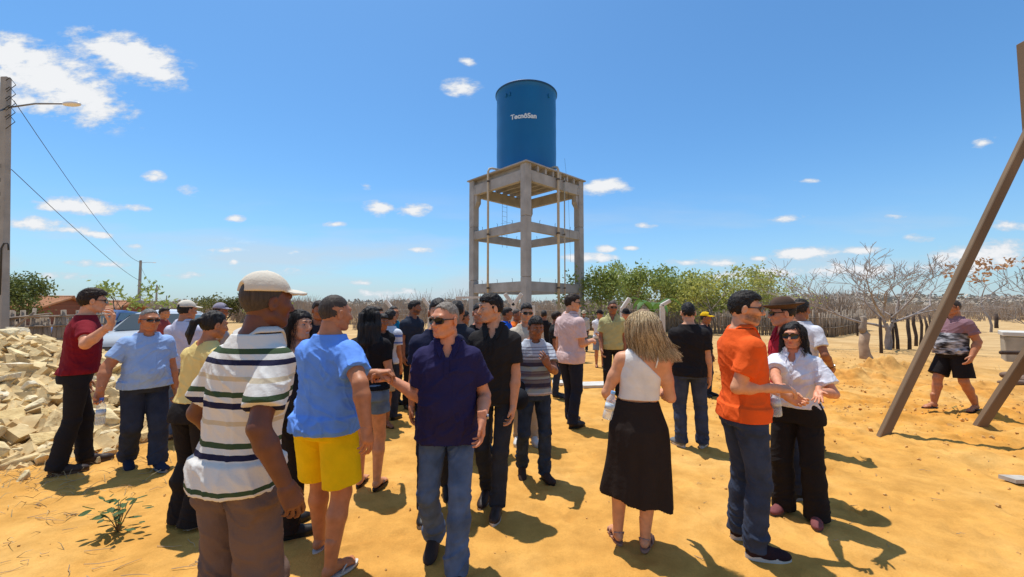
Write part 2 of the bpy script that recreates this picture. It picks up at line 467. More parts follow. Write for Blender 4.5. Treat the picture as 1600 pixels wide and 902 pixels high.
def build_ground():
    def axis(a, b, st, far, fac=1.16):
        v = list(np.arange(a, b, st)); s = st; q = b
        while q < far: v.append(q); s *= fac; q += s
        s = st; q = a - st; pre = []
        while q > -far: pre.append(q); s *= fac; q -= s
        return np.array(pre[::-1] + v)
    xs = axis(-7, 9.5, .035, 2500); ys = axis(1.0, 10.5, .035, 3000)
    ys = ys[ys > -60]
    X, Y = np.meshgrid(xs, ys, indexing='ij')
    Z = gh_arr(X, Y)
    near = (np.hypot(X, Y) < 13)
    P = np.stack([X, Y, X * 0], -1)
    Z = Z + np.where(near, fbm(P * 5.5, 3, 20) * .0035, 0)
    for (cx, cy, a, s) in DENTS:
        i0, i1 = np.searchsorted(xs, (cx - .3, cx + .3)); j0, j1 = np.searchsorted(ys, (cy - .3, cy + .3))
        x = X[i0:i1, j0:j1] - cx; y = Y[i0:i1, j0:j1] - cy
        u = x * math.cos(a) + y * math.sin(a); v = -x * math.sin(a) + y * math.cos(a)
        r = np.sqrt((u / (.15 * s)) ** 2 + (v / (.060 * s)) ** 2)
        Z[i0:i1, j0:j1] += -.020 * np.clip(1.1 - r, 0, 1) ** .7 * (r < 1.1) + .006 * np.exp(-((r - 1.25) / .22) ** 2)
    nx, ny = X.shape
    V = np.stack([X.ravel(), Y.ravel(), Z.ravel()], 1)
    i, j = np.meshgrid(np.arange(nx - 1), np.arange(ny - 1), indexing='ij'); i = i.ravel(); j = j.ravel()
    Q = np.stack([i * ny + j, (i + 1) * ny + j, (i + 1) * ny + j + 1, i * ny + j + 1], 1)
    me = mesh_np('ground', V, Q)
    m = bpy.data.materials.new('sand'); m.use_nodes = True; t = m.node_tree; L = t.links.new
    b = t.nodes['Principled BSDF']; b.inputs['Roughness'].default_value = .95; b.inputs['Specular IOR Level'].default_value = .1
    tc = t.nodes.new('ShaderNodeTexCoord')
    def noise(s, d=6, r=.55, st=None):
        n = t.nodes.new('ShaderNodeTexNoise'); n.inputs['Scale'].default_value = s; n.inputs['Detail'].default_value = d; n.inputs['Roughness'].default_value = r
        if st:
            mp = t.nodes.new('ShaderNodeMapping'); mp.inputs['Scale'].default_value = st; L(tc.outputs['Object'], mp.inputs['Vector']); L(mp.outputs[0], n.inputs['Vector'])
        else: L(tc.outputs['Object'], n.inputs['Vector'])
        return n.outputs[0]
    def ramp(src, stops):
        r = t.nodes.new('ShaderNodeValToRGB'); e = r.color_ramp.elements
        while len(e) < len(stops): e.new(.5)
        for q, (p, c) in zip(e, stops): q.position = p; q.color = (*c, 1)
        L(src, r.inputs[0]); return r.outputs[0]
    def mix(f, a, c, mode='MIX'):
        n = t.nodes.new('ShaderNodeMixRGB'); n.blend_type = mode
        for k, q in enumerate((f, a, c)):
            if hasattr(q, 'is_linked'): L(q, n.inputs[k])
            else: n.inputs[k].default_value = q if k == 0 else (*q, 1)
        return n.outputs[0]
    c = ramp(noise(.7, 8, .62), [(.30, GC['a']), (.5, GC['b']), (.7, GC['c'])])
    c2 = ramp(noise(3.2, 8, .65), [(.35, (.74, .71, .66)), (.62, (1.10, 1.10, 1.10))])
    c = mix(.8, c, c2, 'MULTIPLY')
    g = ramp(noise(90, 4, .7), [(.3, (.86, .85, .83)), (.7, (1.08, 1.08, 1.07))]); c = mix(.7, c, g, 'MULTIPLY')
    # fresh dug, more saturated soil on the right; drier straw coloured soil far off
    sep = t.nodes.new('ShaderNodeSeparateXYZ'); L(tc.outputs['Object'], sep.inputs[0])
    ln = t.nodes.new('ShaderNodeVectorMath'); ln.operation = 'DISTANCE'; L(tc.outputs['Object'], ln.inputs[0]); ln.inputs[1].default_value = (7.0, 8.2, 0)
    mr = t.nodes.new('ShaderNodeMapRange'); L(ln.outputs['Value'], mr.inputs[0]); mr.inputs[1].default_value = 5.0; mr.inputs[2].default_value = 1.5; mr.inputs[3].default_value = 0; mr.inputs[4].default_value = 1
    nn = t.nodes.new('ShaderNodeMath'); nn.operation = 'MULTIPLY'; L(mr.outputs[0], nn.inputs[0]); L(ramp(noise(1.3, 6), [(.42, (0, 0, 0)), (.58, (1, 1, 1))]), nn.inputs[1])
    c = mix(nn.outputs[0], c, mix(1.0, c, GC['dug'], 'MULTIPLY'))
    ln2 = t.nodes.new('ShaderNodeVectorMath'); ln2.operation = 'LENGTH'; L(tc.outputs['Object'], ln2.inputs[0])
    mr2 = t.nodes.new('ShaderNodeMapRange'); L(ln2.outputs['Value'], mr2.inputs[0]); mr2.inputs[1].default_value = 9; mr2.inputs[2].default_value = 26
    far = ramp(noise(.7, 8, .7), [(.38, GC['far1']), (.62, GC['far2'])])
    c = mix(mr2.outputs[0], c, far)
    # litter specks
    sp = ramp(noise(38, 3, .8), [(.70, (1, 1, 1)), (.76, (.62, .55, .45))]); c = mix(.8, c, sp, 'MULTIPLY')
    L(c, b.inputs['Base Color'])
    last = None
    for sc, st, ds in ((14, .5, .02), (60, .5, .006), (260, .35, .0015)):
        bp = t.nodes.new('ShaderNodeBump'); bp.inputs['Strength'].default_value = st; bp.inputs['Distance'].default_value = ds
        L(noise(sc, 5, .6), bp.inputs['Height'])
        if last is not None: L(last, bp.inputs['Normal'])
        last = bp.outputs[0]
    L(last, b.inputs['Normal'])
    o = link('ground', me, m); tag(o, 'orange sandy ground with footprints and dug soil', kind='structure')
GC = dict(a=(.55, .272, .060), b=(.61, .318, .078), c=(.665, .385, .12), dug=(1.0, .82, .50), far1=(.42, .26, .11), far2=(.56, .38, .18))
build_ground()
# ------------------------------------------------------------------ people
def rotz(a): c, s = math.cos(a), math.sin(a); return np.array(((c, -s, 0), (s, c, 0), (0, 0, 1)))
def rotx(a): c, s = math.cos(a), math.sin(a); return np.array(((1, 0, 0), (0, c, -s), (0, s, c)))
def roty(a): c, s = math.cos(a), math.sin(a); return np.array(((c, 0, s), (0, 1, 0), (-s, 0, c)))
def nrm(v): v = np.asarray(v, float); return v / (np.linalg.norm(v) + 1e-9)

TZ = np.array((.78, .84, .90, .96, 1.02, 1.08, 1.15, 1.23, 1.31, 1.37, 1.41, 1.44, 1.47, 1.50, 1.54))
MW = np.array((.148, .166, .172, .168, .158, .152, .156, .168, .177, .172, .155, .130, .106, .084, .068))
MF = np.array((.082, .094, .098, .098, .098, .100, .106, .114, .115, .104, .088, .074, .062, .056, .054))
MBk = np.array((.104, .118, .124, .110, .094, .088, .094, .104, .111, .108, .100, .088, .074, .064, .058))
WW = np.array((.160, .182, .186, .172, .148, .133, .132, .142, .150, .152, .144, .121, .092, .068, .050))
WF = np.array((.082, .092, .094, .092, .090, .090, .094, .100, .100, .092, .080, .066, .054, .048, .046))
WB = np.array((.112, .132, .134, .112, .088, .080, .082, .090, .096, .096, .090, .078, .064, .054, .050))
ZS = np.linspace(.76, 1.56, 81)
def _sm(a):
    a = np.interp(ZS, TZ, a); k = np.ones(7) / 7
    p = np.pad(a, 3, mode='edge'); return np.convolve(p, k, 'valid')

class Tab:
    def __init__(s, fem, fat, shw, hip=1.0):
        W, F, B = (WW, WF, WB) if fem else (MW, MF, MBk)
        g = np.exp(-((ZS - 1.07) / .15) ** 2); g2 = np.exp(-((ZS - 1.0) / .25) ** 2)
        up = np.clip((ZS - 1.2) / .15, 0, 1) * np.clip((1.46 - ZS) / .04, 0, 1)
        s.w = (.955 if not fem else .98) * _sm(W) * (1 + (shw - 1) * up) * (1 + (hip - 1) * np.clip((1.05 - ZS) / .1, 0, 1)) + fat * .035 * g2
        s.f = _sm(F) + fat * (.085 if not fem else .05) * g + fat * .018 * g2
        s.b = _sm(B) + fat * .018 * g2
    def grown(s, gr, drape=False, dz=0.99):
        t = Tab.__new__(Tab); t.w, t.f, t.b = s.w + gr, s.f + gr, s.b + gr
        if drape:
            for a in (t.w, t.f, t.b):
                for i in range(len(ZS) - 2, -1, -1):
                    if ZS[i] < 1.34: a[i] = max(a[i], a[i + 1] * dz)
        return t

HEADC = {}
def head_mesh(fem, h, wide=1.0):
    key = (fem, h, wide)
    if key in HEADC: return HEADC[key]
    F = Field((-.12, -.14, -.20), (.12, .16, .15), h)
    w = wide * (.95 if fem else 1)
    F.ell((0, -.014, .028), (.075 * w, .096, .090), .0)
    F.ell((0, .024, -.012), (.064 * w, .072, .078), .03)
    F.ell((0, .022, -.055), (.055 * w, .066, .052), .025)
    F.cone((-.012, .070, -.088), (.012, .070, -.088), .018, .018, .024)
    F.cone((-.034 * w, .078, .036), (.034 * w, .078, .036), .014, .014, .016)
    for sx in (-1, 1):
        F.ell((sx * .044 * w, .060, -.014), (.024, .026, .024), .02)
        F.ell((sx * .031, .098, .012), (.018, .014, .013), .012, 's')
        F.cone((sx * .052 * w, .0, -.06), (sx * .03, .06, -.088), .022, .018, .02)
    F.cone((0, .092, .022), (0, .112, -.020), .007, .0125, .010)
    F.cone((-.011, .103, -.025), (.011, .103, -.025), .0085, .0085, .006)
    F.cone((-.017, .090, -.049), (.017, .090, -.049), .0075, .0075, .006)
    F.cone((-.014, .088, -.061), (.014, .088, -.061), .0085, .0085, .006)
    F.cone((-.022, .0965, -.0548), (.022, .0965, -.0548), .0018, .0018, .003, 's')
    for sx in (-1, 1):
        M = rotz(sx * R(-18)) @ rotx(R(-8))
        F.ell((sx * .082 * w, -.008, -.004), (.0095, .020, .033), .004, 'u', M)
        F.ell((sx * .092 * w, -.002, -.001), (.006, .011, .020), .003, 's', M)
    F.cone((0, -.020, -.05), (0, -.030, -.20), .050 * w, .055 * w, .03)
    V, Q = F.mesh()
    HEADC[key] = (V, Q)
    return HEADC[key]

HANDC = {}
def hand_mesh(side, pose, h):
    """hand frame: +Y along the fingers, +Z the direction the palm faces, +X the thumb side"""
    key = (pose, h)
    if key not in HANDC:
        F = Field((-.09, -.05, -.05), (.12, .21, .12), h)
        C = {'relaxed': ((18, 28, 16), (24, 32, 18), (30, 34, 20), (34, 36, 20)), 'fist': ((72, 92, 45), (76, 95, 48), (80, 95, 50), (82, 95, 50)),
             'open': ((2, 6, 4), (4, 8, 4), (6, 8, 5), (10, 10, 6)), 'grip': ((46, 52, 30), (50, 55, 32), (54, 56, 34), (58, 58, 34)),
             'pinch': ((48, 40, 25), (30, 45, 25), (45, 55, 30), (55, 60, 30))}[pose]
        F.cone((0, -.045, 0), (0, .012, 0), .0265, .026, .0)
        kx = (.028, .0095, -.0095, -.027); ky = (.088, .093, .088, .079); ln = ((.040, .025, .020), (.044, .028, .021), (.041, .026, .020), (.032, .020, .018))
        kr = (.0112, .0112, .0106, .0098)
        for q in range(4):
            F.cone((kx[q] * .62, .012, 0), (kx[q], ky[q] - .004, 0), .0165, .0125, .016)
        F.ell((.018, .038, .008), (.018, .032, .014), .012)
        F.ell((-.022, .045, .006), (.012, .034, .012), .012)
        spread = {'open': 7, 'relaxed': 2.5}.get(pose, .5)
        for q in range(4):
            p = np.array((kx[q], ky[q] - .004, 0.0)); an = 0.0; az = R(spread * (1.6, .5, -.6, -1.8)[q])
            r0 = kr[q] * .86
            for j in range(3):
                an += R(C[q][j]); d = np.array((math.sin(az) * math.cos(an), math.cos(az) * math.cos(an), math.sin(an)))
                p2 = p + d * ln[q][j]
                F.cone(p, p2, r0, r0 * .90, .0035 if j == 0 else .001); p = p2; r0 *= .90
        if pose in ('fist', 'grip'): td, td2 = nrm((.35, .62, .62)), nrm((-.45, .62, .55))
        elif pose == 'open': td, td2 = nrm((.80, .55, .20)), nrm((.62, .76, .15))
        elif pose == 'pinch': td, td2 = nrm((.35, .70, .60)), nrm((.0, .80, .60))
        else: td, td2 = nrm((.52, .78, .34)), nrm((.22, .92, .30))
        b = np.array((.022, .022, .006)); p1 = b + td * .045; p2 = p1 + td2 * .030
        F.cone(b, p1, .0150, .0108, .010); F.cone(p1, p2, .0102, .0082, .002)
        HANDC[key] = F.mesh()
    V, Q = HANDC[key]
    return V, Q

FOOTC = {}
def foot_mesh(kind, h):
    key = (kind, h)
    if key in FOOTC: return FOOTC[key]
    F = Field((-.07, -.10, -.01), (.07, .24, .26), h)
    if kind == 'bare':
        F.cone((0, -.028, .036), (0, .05, .040), .031, .030, 0)
        F.cone((0, .03, .050), (0, .11, .026), .028, .024, .02)
        F.ell((-.004, .112, .024), (.044, .050, .022), .015)
        for q in range(5):
            x = (-.030, -.012, .003, .017, .030)[q]; y = (.182, .180, .172, .162, .150)[q]; r = (.0125, .0095, .009, .0085, .0085)[q]
            F.cone((x, .13, .018), (x * 1.1, y, .012), r, r * .9, .004)
        F.cone((0, -.004, .05), (0, .0, .20), .034, .040, .02)
        F.cut((0, 0, .006), (0, 0, -1))
    else:
        lo = kind in ('shoe', 'sneaker', 'flat')
        wd = {'sneaker': 1.06, 'boot': 1.05}.get(kind, 1.0)
        F.cone((0, -.026, .046), (0, .06, .048), .037 * wd, .038 * wd, 0)
        F.cone((0, .04, .056), (0, .150, .034), .036 * wd, .031 * wd, .02)
        F.ell((-.003, .150, .032), (.044 * wd, .062, .030), .018)
        F.ell((0, .09, .03), (.043 * wd, .09, .032), .02)
        top = {'shoe': .095, 'sneaker': .105, 'flat': .07, 'boot': .19}[kind]
        F.cone((0, -.008, .06), (0, -.006, top), .040, .042, .015)
        F.cut((0, 0, top), (0, -.25, 1))
        F.cut((0, 0, .016), (0, 0, -1))
    FOOTC[key] = F.mesh()
    return FOOTC[key]

def sole_mb(th=.026, w=1.0, y0=-.068, y1=.212, lift=0.0):
    b = MB(); n = 28; pts = []
    for i in range(n):
        a = 2 * math.pi * i / n; c, s = math.cos(a), math.sin(a)
        y = (y0 + y1) / 2 + (y1 - y0) / 2 * np.sign(s) * abs(s) ** .9
        t = (y - y0) / (y1 - y0)
        hw = np.interp(t, (0, .12, .35, .68, .9, 1), (.030, .037, .036, .046, .036, .022))
        pts.append((hw * w * (np.sign(c) * abs(c) ** .7), y))
    vs = [(x, y, 0) for x, y in pts] + [(x * 1.02, y, th) for x, y in pts]
    b.add(vs, [list(range(n))[::-1], [n + i for i in range(n)]] + [[i, (i + 1) % n, n + (i + 1) % n, n + i] for i in range(n)])
    return b

def ik(a, c, l1, l2, pole):
    a, c = np.asarray(a, float), np.asarray(c, float); d = c - a; D = np.linalg.norm(d); dr = d / (D + 1e-9)
    D = min(max(D, abs(l1 - l2) + .03), l1 + l2 - .003)
    x = (l1 * l1 - l2 * l2 + D * D) / (2 * D); hh = math.sqrt(max(0, l1 * l1 - x * x))
    p = np.asarray(pole, float); p = nrm(p - dr * (p @ dr))
    return a + dr * x + p * hh, a + dr * D

def hairfield(style, h, seed, fem):
    F = Field((-.20, -.24, -.42 if style in ('long', 'wavy', 'longblack', 'pony') else -.18), (.20, .16, .17), h)
    g = {'short': .006, 'buzz': .0045, 'receding': .006, 'flat': .009, 'thin': .005}.get(style, .010)
    w = .95 if fem else 1
    F.ell((0, -.014, .030), (.075 * w + g * .62, .096 + g * .8, .092 + g * 1.35), 0)
    if style in ('short', 'flat'): F.ell((0, .016, .076), (.058, .078, .048 + g), .03)
    if style in ('curly',): F.ell((0, .0, .085), (.07, .09, .05), .02)
    ys = (-.13, -.06, -.025, .008, .022, .034, .062, .11)
    zs = {'receding': (-.075, -.07, -.045, -.012, .035, .07, .105, .15), 'buzz': (-.075, -.07, -.04, .0, .03, .05, .075, .085),
          'thin': (-.075, -.07, -.04, -.01, .025, .055, .085, .11), 'long': (-.078, -.074, -.06, -.03, .0, .025, .062, .085), 'wavy': (-.078, -.074, -.06, -.03, .0, .025, .062, .085)}.get(style, (-.080, -.072, -.040, -.008, .022, .046, .066, .076))
    jg = .0035 if style not in ('receding', 'buzz') else .002
    fn = lambda X, Y, Z: (np.interp(Y, ys, zs) + jg * np.sin(X * 210 + Y * 40) + jg * .8 * np.sin(X * 97 + 1.3 + Y * 150) - Z) * .75
    F.put(fn, (-.2, -.25, -.45), (.2, .2, .2), .010, 'i')
    for sx in (-1, 1): F.ell((sx * .090, .000, -.006), (.020, .021, .036), .005, 's')
    if style in ('long', 'wavy', 'longblack'):
        L = {'long': -.26, 'wavy': -.30, 'longblack': -.40}[style]
        for i, x in enumerate((-.062, -.03, 0, .03, .062)):
            wv = .02 if style != 'longblack' else .006
            p0 = np.array((x, -.055, .03)); p1 = np.array((x * 1.15, -.105 + abs(x) * .6, -.08)); p2 = np.array((x * 1.35 + wv * math.sin(i * 2.3), -.115 + abs(x) * .5, L * .62)); p3 = np.array((x * 1.2 - wv, -.10 + abs(x) * .4, L))
            F.cone(p0, p1, .045, .038, .03); F.cone(p1, p2, .038, .032, .025); F.cone(p2, p3, .032, .014, .02)
        for sx in (-1, 1):
            p0 = np.array((sx * .070, -.012, .04)); p1 = np.array((sx * .088, -.03, -.06)); p2 = np.array((sx * .088, .012 if style == 'wavy' else -.03, L * .62))
            F.cone(p0, p1, .020, .026, .02); F.cone(p1, p2, .026, .018, .02)
    if style in ('pony', 'bun'):
        F.ell((0, -.115, .03), (.025, .025, .025), .012)
        if style == 'pony':
            F.cone((0, -.115, .03), (0, -.160, .0), .022, .028, .012); F.cone((0, -.160, 0), (0, -.165, -.10), .028, .026, .012); F.cone((0, -.165, -.1), (0, -.150, -.19), .026, .010, .012)
    V, Q = F.mesh()
    if len(V) == 0: return V, Q
    Nn = vnormals(V, Q)
    fs = {'buzz': .0008, 'receding': .0015, 'thin': .0012}.get(style, .0030)
    if style in ('long', 'wavy', 'longblack', 'pony', 'bun'):
        d = vnoise(V * (70, 70, 9), seed) * .0065 + vnoise(V * (150, 150, 14), seed + 3) * .003 + (vnoise(V * (22, 22, 16), seed + 5) * (.012 if style == 'wavy' else .004))
    else:
        d = vnoise(V * (60, 30, 60), seed) * fs * 1.1 + vnoise(V * (140, 60, 140), seed + 3) * fs + vnoise(V * (28, 16, 28), seed + 5) * fs * 1.2
    return V + Nn * d[:, None], Q

def hair_mat(name, c1, c2, stretch=(90, 90, 8)):
    return mat(name, c1, .6, .2, 1.0, .05, 3.0, spec=.25, stretch=stretch, color2=c2, detail=3)

def skinmat():
    return mat('skin', (.5, .3, .2), .50, .16, 22.0, .02, 160.0, spec=.35, attr='Col', sss=.0, bump2=.03, b2scale=35)

SK = {'fair': srgb(222, 168, 134), 'light': srgb(205, 145, 108), 'tan': srgb(178, 116, 80), 'brown': srgb(146, 92, 62), 'dark': srgb(104, 62, 43), 'ruddy': srgb(202, 135, 101)}

def make_person(label, foot, top, rel, group=None, fem=False, fat=0.0, shw=1.0, hip=1.0, skin='tan', headrel=None, headpitch=5, headroll=0, lean=(0, 0), twist=0, hwide=1.0,
                lod=0, hair='short', haircol=((.030, .023, .019), (.014, .011, .010)), beard=0.0, shirt=None, legs=None, feet=None, stance=None, R_=None, L_=None, handposeR='relaxed', handposeL='relaxed',
                palmR=None, palmL=None, poleR=None, poleL=None, glasses=None, hat=None, watch=None, eyes=True, dep=None, armthick=1.0, seed=None, height=None, neck=1.0, smile=False):
    seed = seed if seed is not None else abs(hash(label)) % 97 if False else sum(map(ord, label)) % 97
    if dep is None: g = gpt(*foot)
    else:
        g = pxd(foot[0], foot[1], dep)
    g = np.array((g[0], g[1], 0.0))
    ztop = pxd(foot[0], top, g[1])[2]
    Ht = height or ztop
    S = Ht / 1.75
    az = math.degrees(math.atan2(g[0], g[1]))
    a = rel - az
    root = empty('person', (g[0], g[1], 0), R(a + 180))
    tag(root, label, 'person', group)
    rinv = rotz(-R(a + 180))
    stance = stance or ((-.10, .0, 0, -8), (.10, .0, 0, 8))     # left (x,y,lift,toe angle), right
    # pelvis drop
    drop = 0
    for (fx, fy, lf, ta) in stance:
        d = math.hypot(abs(fx) - .088, fy); drop = max(drop, .815 - math.sqrt(max(.01, .818 ** 2 - d * d)) - max(0, lf) * .7)
    drop = max(0, drop)
    root.location = (g[0], g[1], gh(g[0], g[1]) - drop * S); root.scale = (S, S, S)
    def loc(p):     # world -> canonical
        q = rinv @ (np.asarray(p, float) - np.array((g[0], g[1], -drop * S))); return q / S
    tab = Tab(fem, fat, shw, hip)
    lx, ly = lean
    def xf(p):
        p = np.asarray(p, float); t = min(max((p[2] - .95) / .5, 0), 1.3); q = rotz(R(twist) * min(t, 1)) @ np.array((p[0], p[1], 0))
        return np.array((q[0] + lx * t ** 1.2, q[1] + ly * t ** 1.2, p[2]))
    def loft(F, tb, z0, z1, k=0.0, e=2.3, op='u', hem=0.0):
        m = .02
        lo = (-.36 + min(0, lx), -.32 + min(0, ly), z0 - .01); hi = (.36 + max(0, lx), .36 + max(0, ly), z1 + .01)
        def fn(X, Y, Z):
            t = np.clip((Z - .95) / .5, 0, 1.3); c = t ** 1.2; y = R(twist) * np.minimum(t, 1)
            x = X - lx * c; yy = Y - ly * c; cs, sn = np.cos(y), np.sin(y)
            qx = x * cs + yy * sn; qy = -x * sn + yy * cs
            w = np.interp(Z.ravel(), ZS, tb.w).reshape(Z.shape); f = np.interp(Z.ravel(), ZS, tb.f).reshape(Z.shape); b = np.interp(Z.ravel(), ZS, tb.b).reshape(Z.shape)
            dd = np.where(qy > 0, f, b)
            n = (np.abs(qx / w) ** e + np.abs(qy / dd) ** e) ** (1 / e)
            d = (n - 1) * np.minimum(w, dd)
            zz = np.maximum(z0 + hem * qx - Z, Z - z1)
            return np.maximum(d, zz)
        F.put(fn, lo, hi, k, op)
    def fcone(F, a_, b_, r1, r2, k=0.0, op='u', t0=None, ext=0.0, nrmv=None):
        a_, b_ = np.asarray(a_, float), np.asarray(b_, float); ba = b_ - a_; L2 = float(ba @ ba); Ln = math.sqrt(L2); rm = max(r1, r2)
        nv = nrm(ba if nrmv is None else nrmv)
        def fn(X, Y, Z):
            tt = ((X - a_[0]) * ba[0] + (Y - a_[1]) * ba[1] + (Z - a_[2]) * ba[2]) / L2
            t = np.clip(tt, 0, 1.2)
            d = np.sqrt((X - a_[0] - t * ba[0]) ** 2 + (Y - a_[1] - t * ba[1]) ** 2 + (Z - a_[2] - t * ba[2]) ** 2) - (r1 + (r2 - r1) * np.clip(t, 0, 1))
            d = np.maximum(d, (X - b_[0]) * nv[0] + (Y - b_[1]) * nv[1] + (Z - b_[2]) * nv[2])
            if t0 is not None: d = np.maximum(d, (t0 - tt) * Ln)
            return d
        F.put(fn, np.minimum(a_, b_) - rm, np.maximum(a_, b_) + rm, k, op)
    h = (.0072, .012, .018)[lod]
    # joints
    sh = .152 * shw if not fem else .142 * shw
    SJ = {-1: xf((-sh, -.008, 1.380)), 1: xf((sh, -.008, 1.380))}
    th = armthick * (.88 if fem else 1.0) * (1 + .12 * fat)
    EL, WR = {}, {}
    for s, tgt, pole in ((1, R_, poleR), (-1, L_, poleL)):
        if tgt is None: tgt = SJ[s] + np.array((s * (.045 + .05 * fat), .045, -.535))
        elif len(tgt) == 4: tgt = loc(pxd(tgt[0], tgt[1], tgt[2])) 
        else: tgt = np.array(tgt, float)
        if pole is None: pole = (s * .35, -1, -.25)
        EL[s], WR[s] = ik(SJ[s], tgt, .285, .252, pole)
    HJ = {-1: np.array((-.088, 0, .90)), 1: np.array((.088, 0, .90))}
    KN, AN, FT = {}, {}, {}
    for s, st in ((-1, stance[0]), (1, stance[1])):
        fx, fy, lf, ta = st
        pitch = math.asin(min(.9, lf / .15)) if lf > 0 else 0
        Mf = rotz(R(-ta)) @ rotx(-pitch)
        org = np.array((fx, fy, drop)) + (rotz(R(-ta)) @ np.array((0, .12, 0)) - Mf @ np.array((0, .12, 0)) if lf > 0 else 0)
        if lf < 0:  # toe up / heel strike or whole foot raised
            org = org + np.array((0, 0, -lf))
        FT[s] = (Mf, org); ank = org + Mf @ np.array((0, -.005, .085))
        kp = rotz(R(-ta)) @ np.array((0, 1, 0)) + np.array((s * .08, 0, 0))
        KN[s], AN[s] = ik(HJ[s], ank, .415, .405, kp)
        AN[s] = ank
    # head frame
    hy = (headrel - rel) if headrel is not None else twist
    HM = rotz(R(hy)) @ roty(R(headroll)) @ rotx(R(-headpitch))
    piv = xf((0, -.002, 1.525)); hsc = .96 if fem else 1.0
    HC = piv + HM @ np.array((0, .024, .108 * hsc))
    smt = skinmat(); sc_ = np.array(SK[skin] if isinstance(skin, str) else skin) * 1.10
    # ---------------- body
    parts = []
    bare = legs is not None and legs.get('type') in ('shorts', 'skirt', 'shortskirt')
    hb = (.0095, .013, .02)[lod]
    zlo = -.02 if bare else .86
    allp = np.array([EL[1], EL[-1], WR[1], WR[-1], SJ[1], SJ[-1], HC])
    if bare: allp = np.vstack([allp, KN[1], KN[-1], AN[1], AN[-1]])
    lo = allp.min(0) - .09; hi = allp.max(0) + .09; lo = np.minimum(lo, (-.22, -.20, zlo)); hi = np.maximum(hi, (.22, .24, 1.5))
    F = Field(lo, hi, hb)
    tbb = tab.grown(-.002); topz = (legs or {}).get('top', 1.0)
    for a_ in (tbb.w, tbb.f, tbb.b): a_ -= .018 * np.clip((topz + .01 - ZS) / .03, 0, 1)
    loft(F, tbb, .86, 1.50)
    if fem:
        for s in (-1, 1): F.ell(xf((s * .062, .085, 1.265)), (.058, .05, .056), .03)
    F.cone(xf((0, -.012, 1.43)), HC + HM @ np.array((0, -.022, -.075)), (.065 if not fem else .052) * neck, (.057 if not fem else .046) * neck, .03)
    for s in (-1, 1):
        A, E, W_ = SJ[s], EL[s], WR[s]
        F.ell(A + np.array((s * .0, 0, -.012)), (.050 * th, .052 * th, .052), .045)
        F.cone(A, A + (E - A) * .55, .050 * th, .047 * th, .03); F.cone(A + (E - A) * .5, E, .047 * th, .040 * th, .02)
        F.cone(E, E + (W_ - E) * .3, .040 * th, .044 * th, .012); F.cone(E + (W_ - E) * .3, W_, .043 * th, .0275 * th, .012)
        if bare:
            H_, K_, A_ = HJ[s], KN[s], AN[s]; lt = (1 + .15 * fat) * (1.0 if not fem else 1.02)
            F.cone(H_ + np.array((0, 0, -.05)), K_, .078 * lt, .054 * lt, .03); F.cone(K_, K_ + (A_ - K_) * .32 + np.array((0, -.012, 0)), .052 * lt, .054 * lt, .02)
            F.cone(K_ + (A_ - K_) * .32 + np.array((0, -.012, 0)), A_, .054 * lt, .036, .02)
    V, Q = F.mesh(); parts.append((V, Q, None))
    hh_ = (.0045, .0065, .010)[lod]
    hv, hq = head_mesh(fem, hh_, hwide)
    hv2 = (HM @ (hv.T * hsc)).T + HC
    hc = np.ones((len(hv), 3)) * sc_
    lips = np.exp(-((hv[:, 2] + .055) / .009) ** 2 - (hv[:, 0] / .020) ** 2) * (hv[:, 1] > .075)
    lipc = sc_ * np.array((.95, .62, .60)) if not fem else np.array(srgb(170, 60, 62))
    hc = hc * (1 - .8 * lips[:, None]) + lipc * .8 * lips[:, None]
    if smile:
        tm = (np.abs(hv[:, 2] + .0545) < .0042) & (np.abs(hv[:, 0]) < .016) & (hv[:, 1] > .084); hc[tm] = (.55, .50, .45)
    if beard > 0:
        bm_ = np.clip((-.018 - hv[:, 2] + np.clip((hv[:, 1] - .02) * .0, 0, 1)) / .018, 0, 1) * np.clip((hv[:, 1] + .008) / .015, 0, 1) * np.clip((hv[:, 2] + .118) / .02, 0, 1)
        cheek = np.clip((hv[:, 1] - .05) / .02, 0, 1) * np.clip((hv[:, 2] + .040) / .01, 0, 1)
        bm_ = bm_ * (1 - cheek) * (1 - lips) * np.clip((hv[:, 2] + .078 + .22 * np.maximum(hv[:, 1], 0)) / .012, 0, 1)
        bm_ = bm_ * (.75 + .25 * vnoise(hv * 120, 3))
        hc = hc * (1 - beard * bm_[:, None]) + np.array((.02, .015, .012)) * beard * bm_[:, None]
    parts.append((hv2, hq, hc))
    hd = (.0042, .006, .010)[lod]
    hands = {}
    for s in (-1, 1):
        d = nrm(WR[s] - EL[s]); pz = palmR if s > 0 else palmL
        if pz is None: pz = (-s, .15, 0) if d[2] < -.4 else (-s * .6, 0, -.8)
        pz = np.asarray(pz, float)
        if len(pz) == 6: d = nrm(pz[3:]); pz = pz[:3]
        pz = nrm(pz - d * (pz @ d))
        x = np.cross(d, pz) if s > 0 else np.cross(pz, d)
        M = np.stack([x, d, pz], 1)
        v, q = hand_mesh(s, handposeR if s > 0 else handposeL, hd)
        hs = (1.0 if not fem else .9) * (1.03 if th > 1 else 1)
        v2 = (M @ (v.T * hs)).T + WR[s]
        if s > 0: q2 = q
        else: q2 = q[:, ::-1]
        # frame for the right hand is right handed only when x = d x z
        if np.linalg.det(M) < 0: q2 = q[:, ::-1]
        else: q2 = q
        parts.append((v2, q2, None)); hands[s] = (M, WR[s], hs)
    if legs is None or (feet or {}).get('type') in ('flipflop', 'sandal', 'bare'):
        for s in (-1, 1):
            v, q = foot_mesh('bare', (.0055, .008, .012)[lod]); v = v * np.array((s, 1, 1)); q = q if s > 0 else q[:, ::-1]
            v = v + np.array((0, 0, .014)); Mf, org = FT[s]
            parts.append(((Mf @ v.T).T + org, q, None))
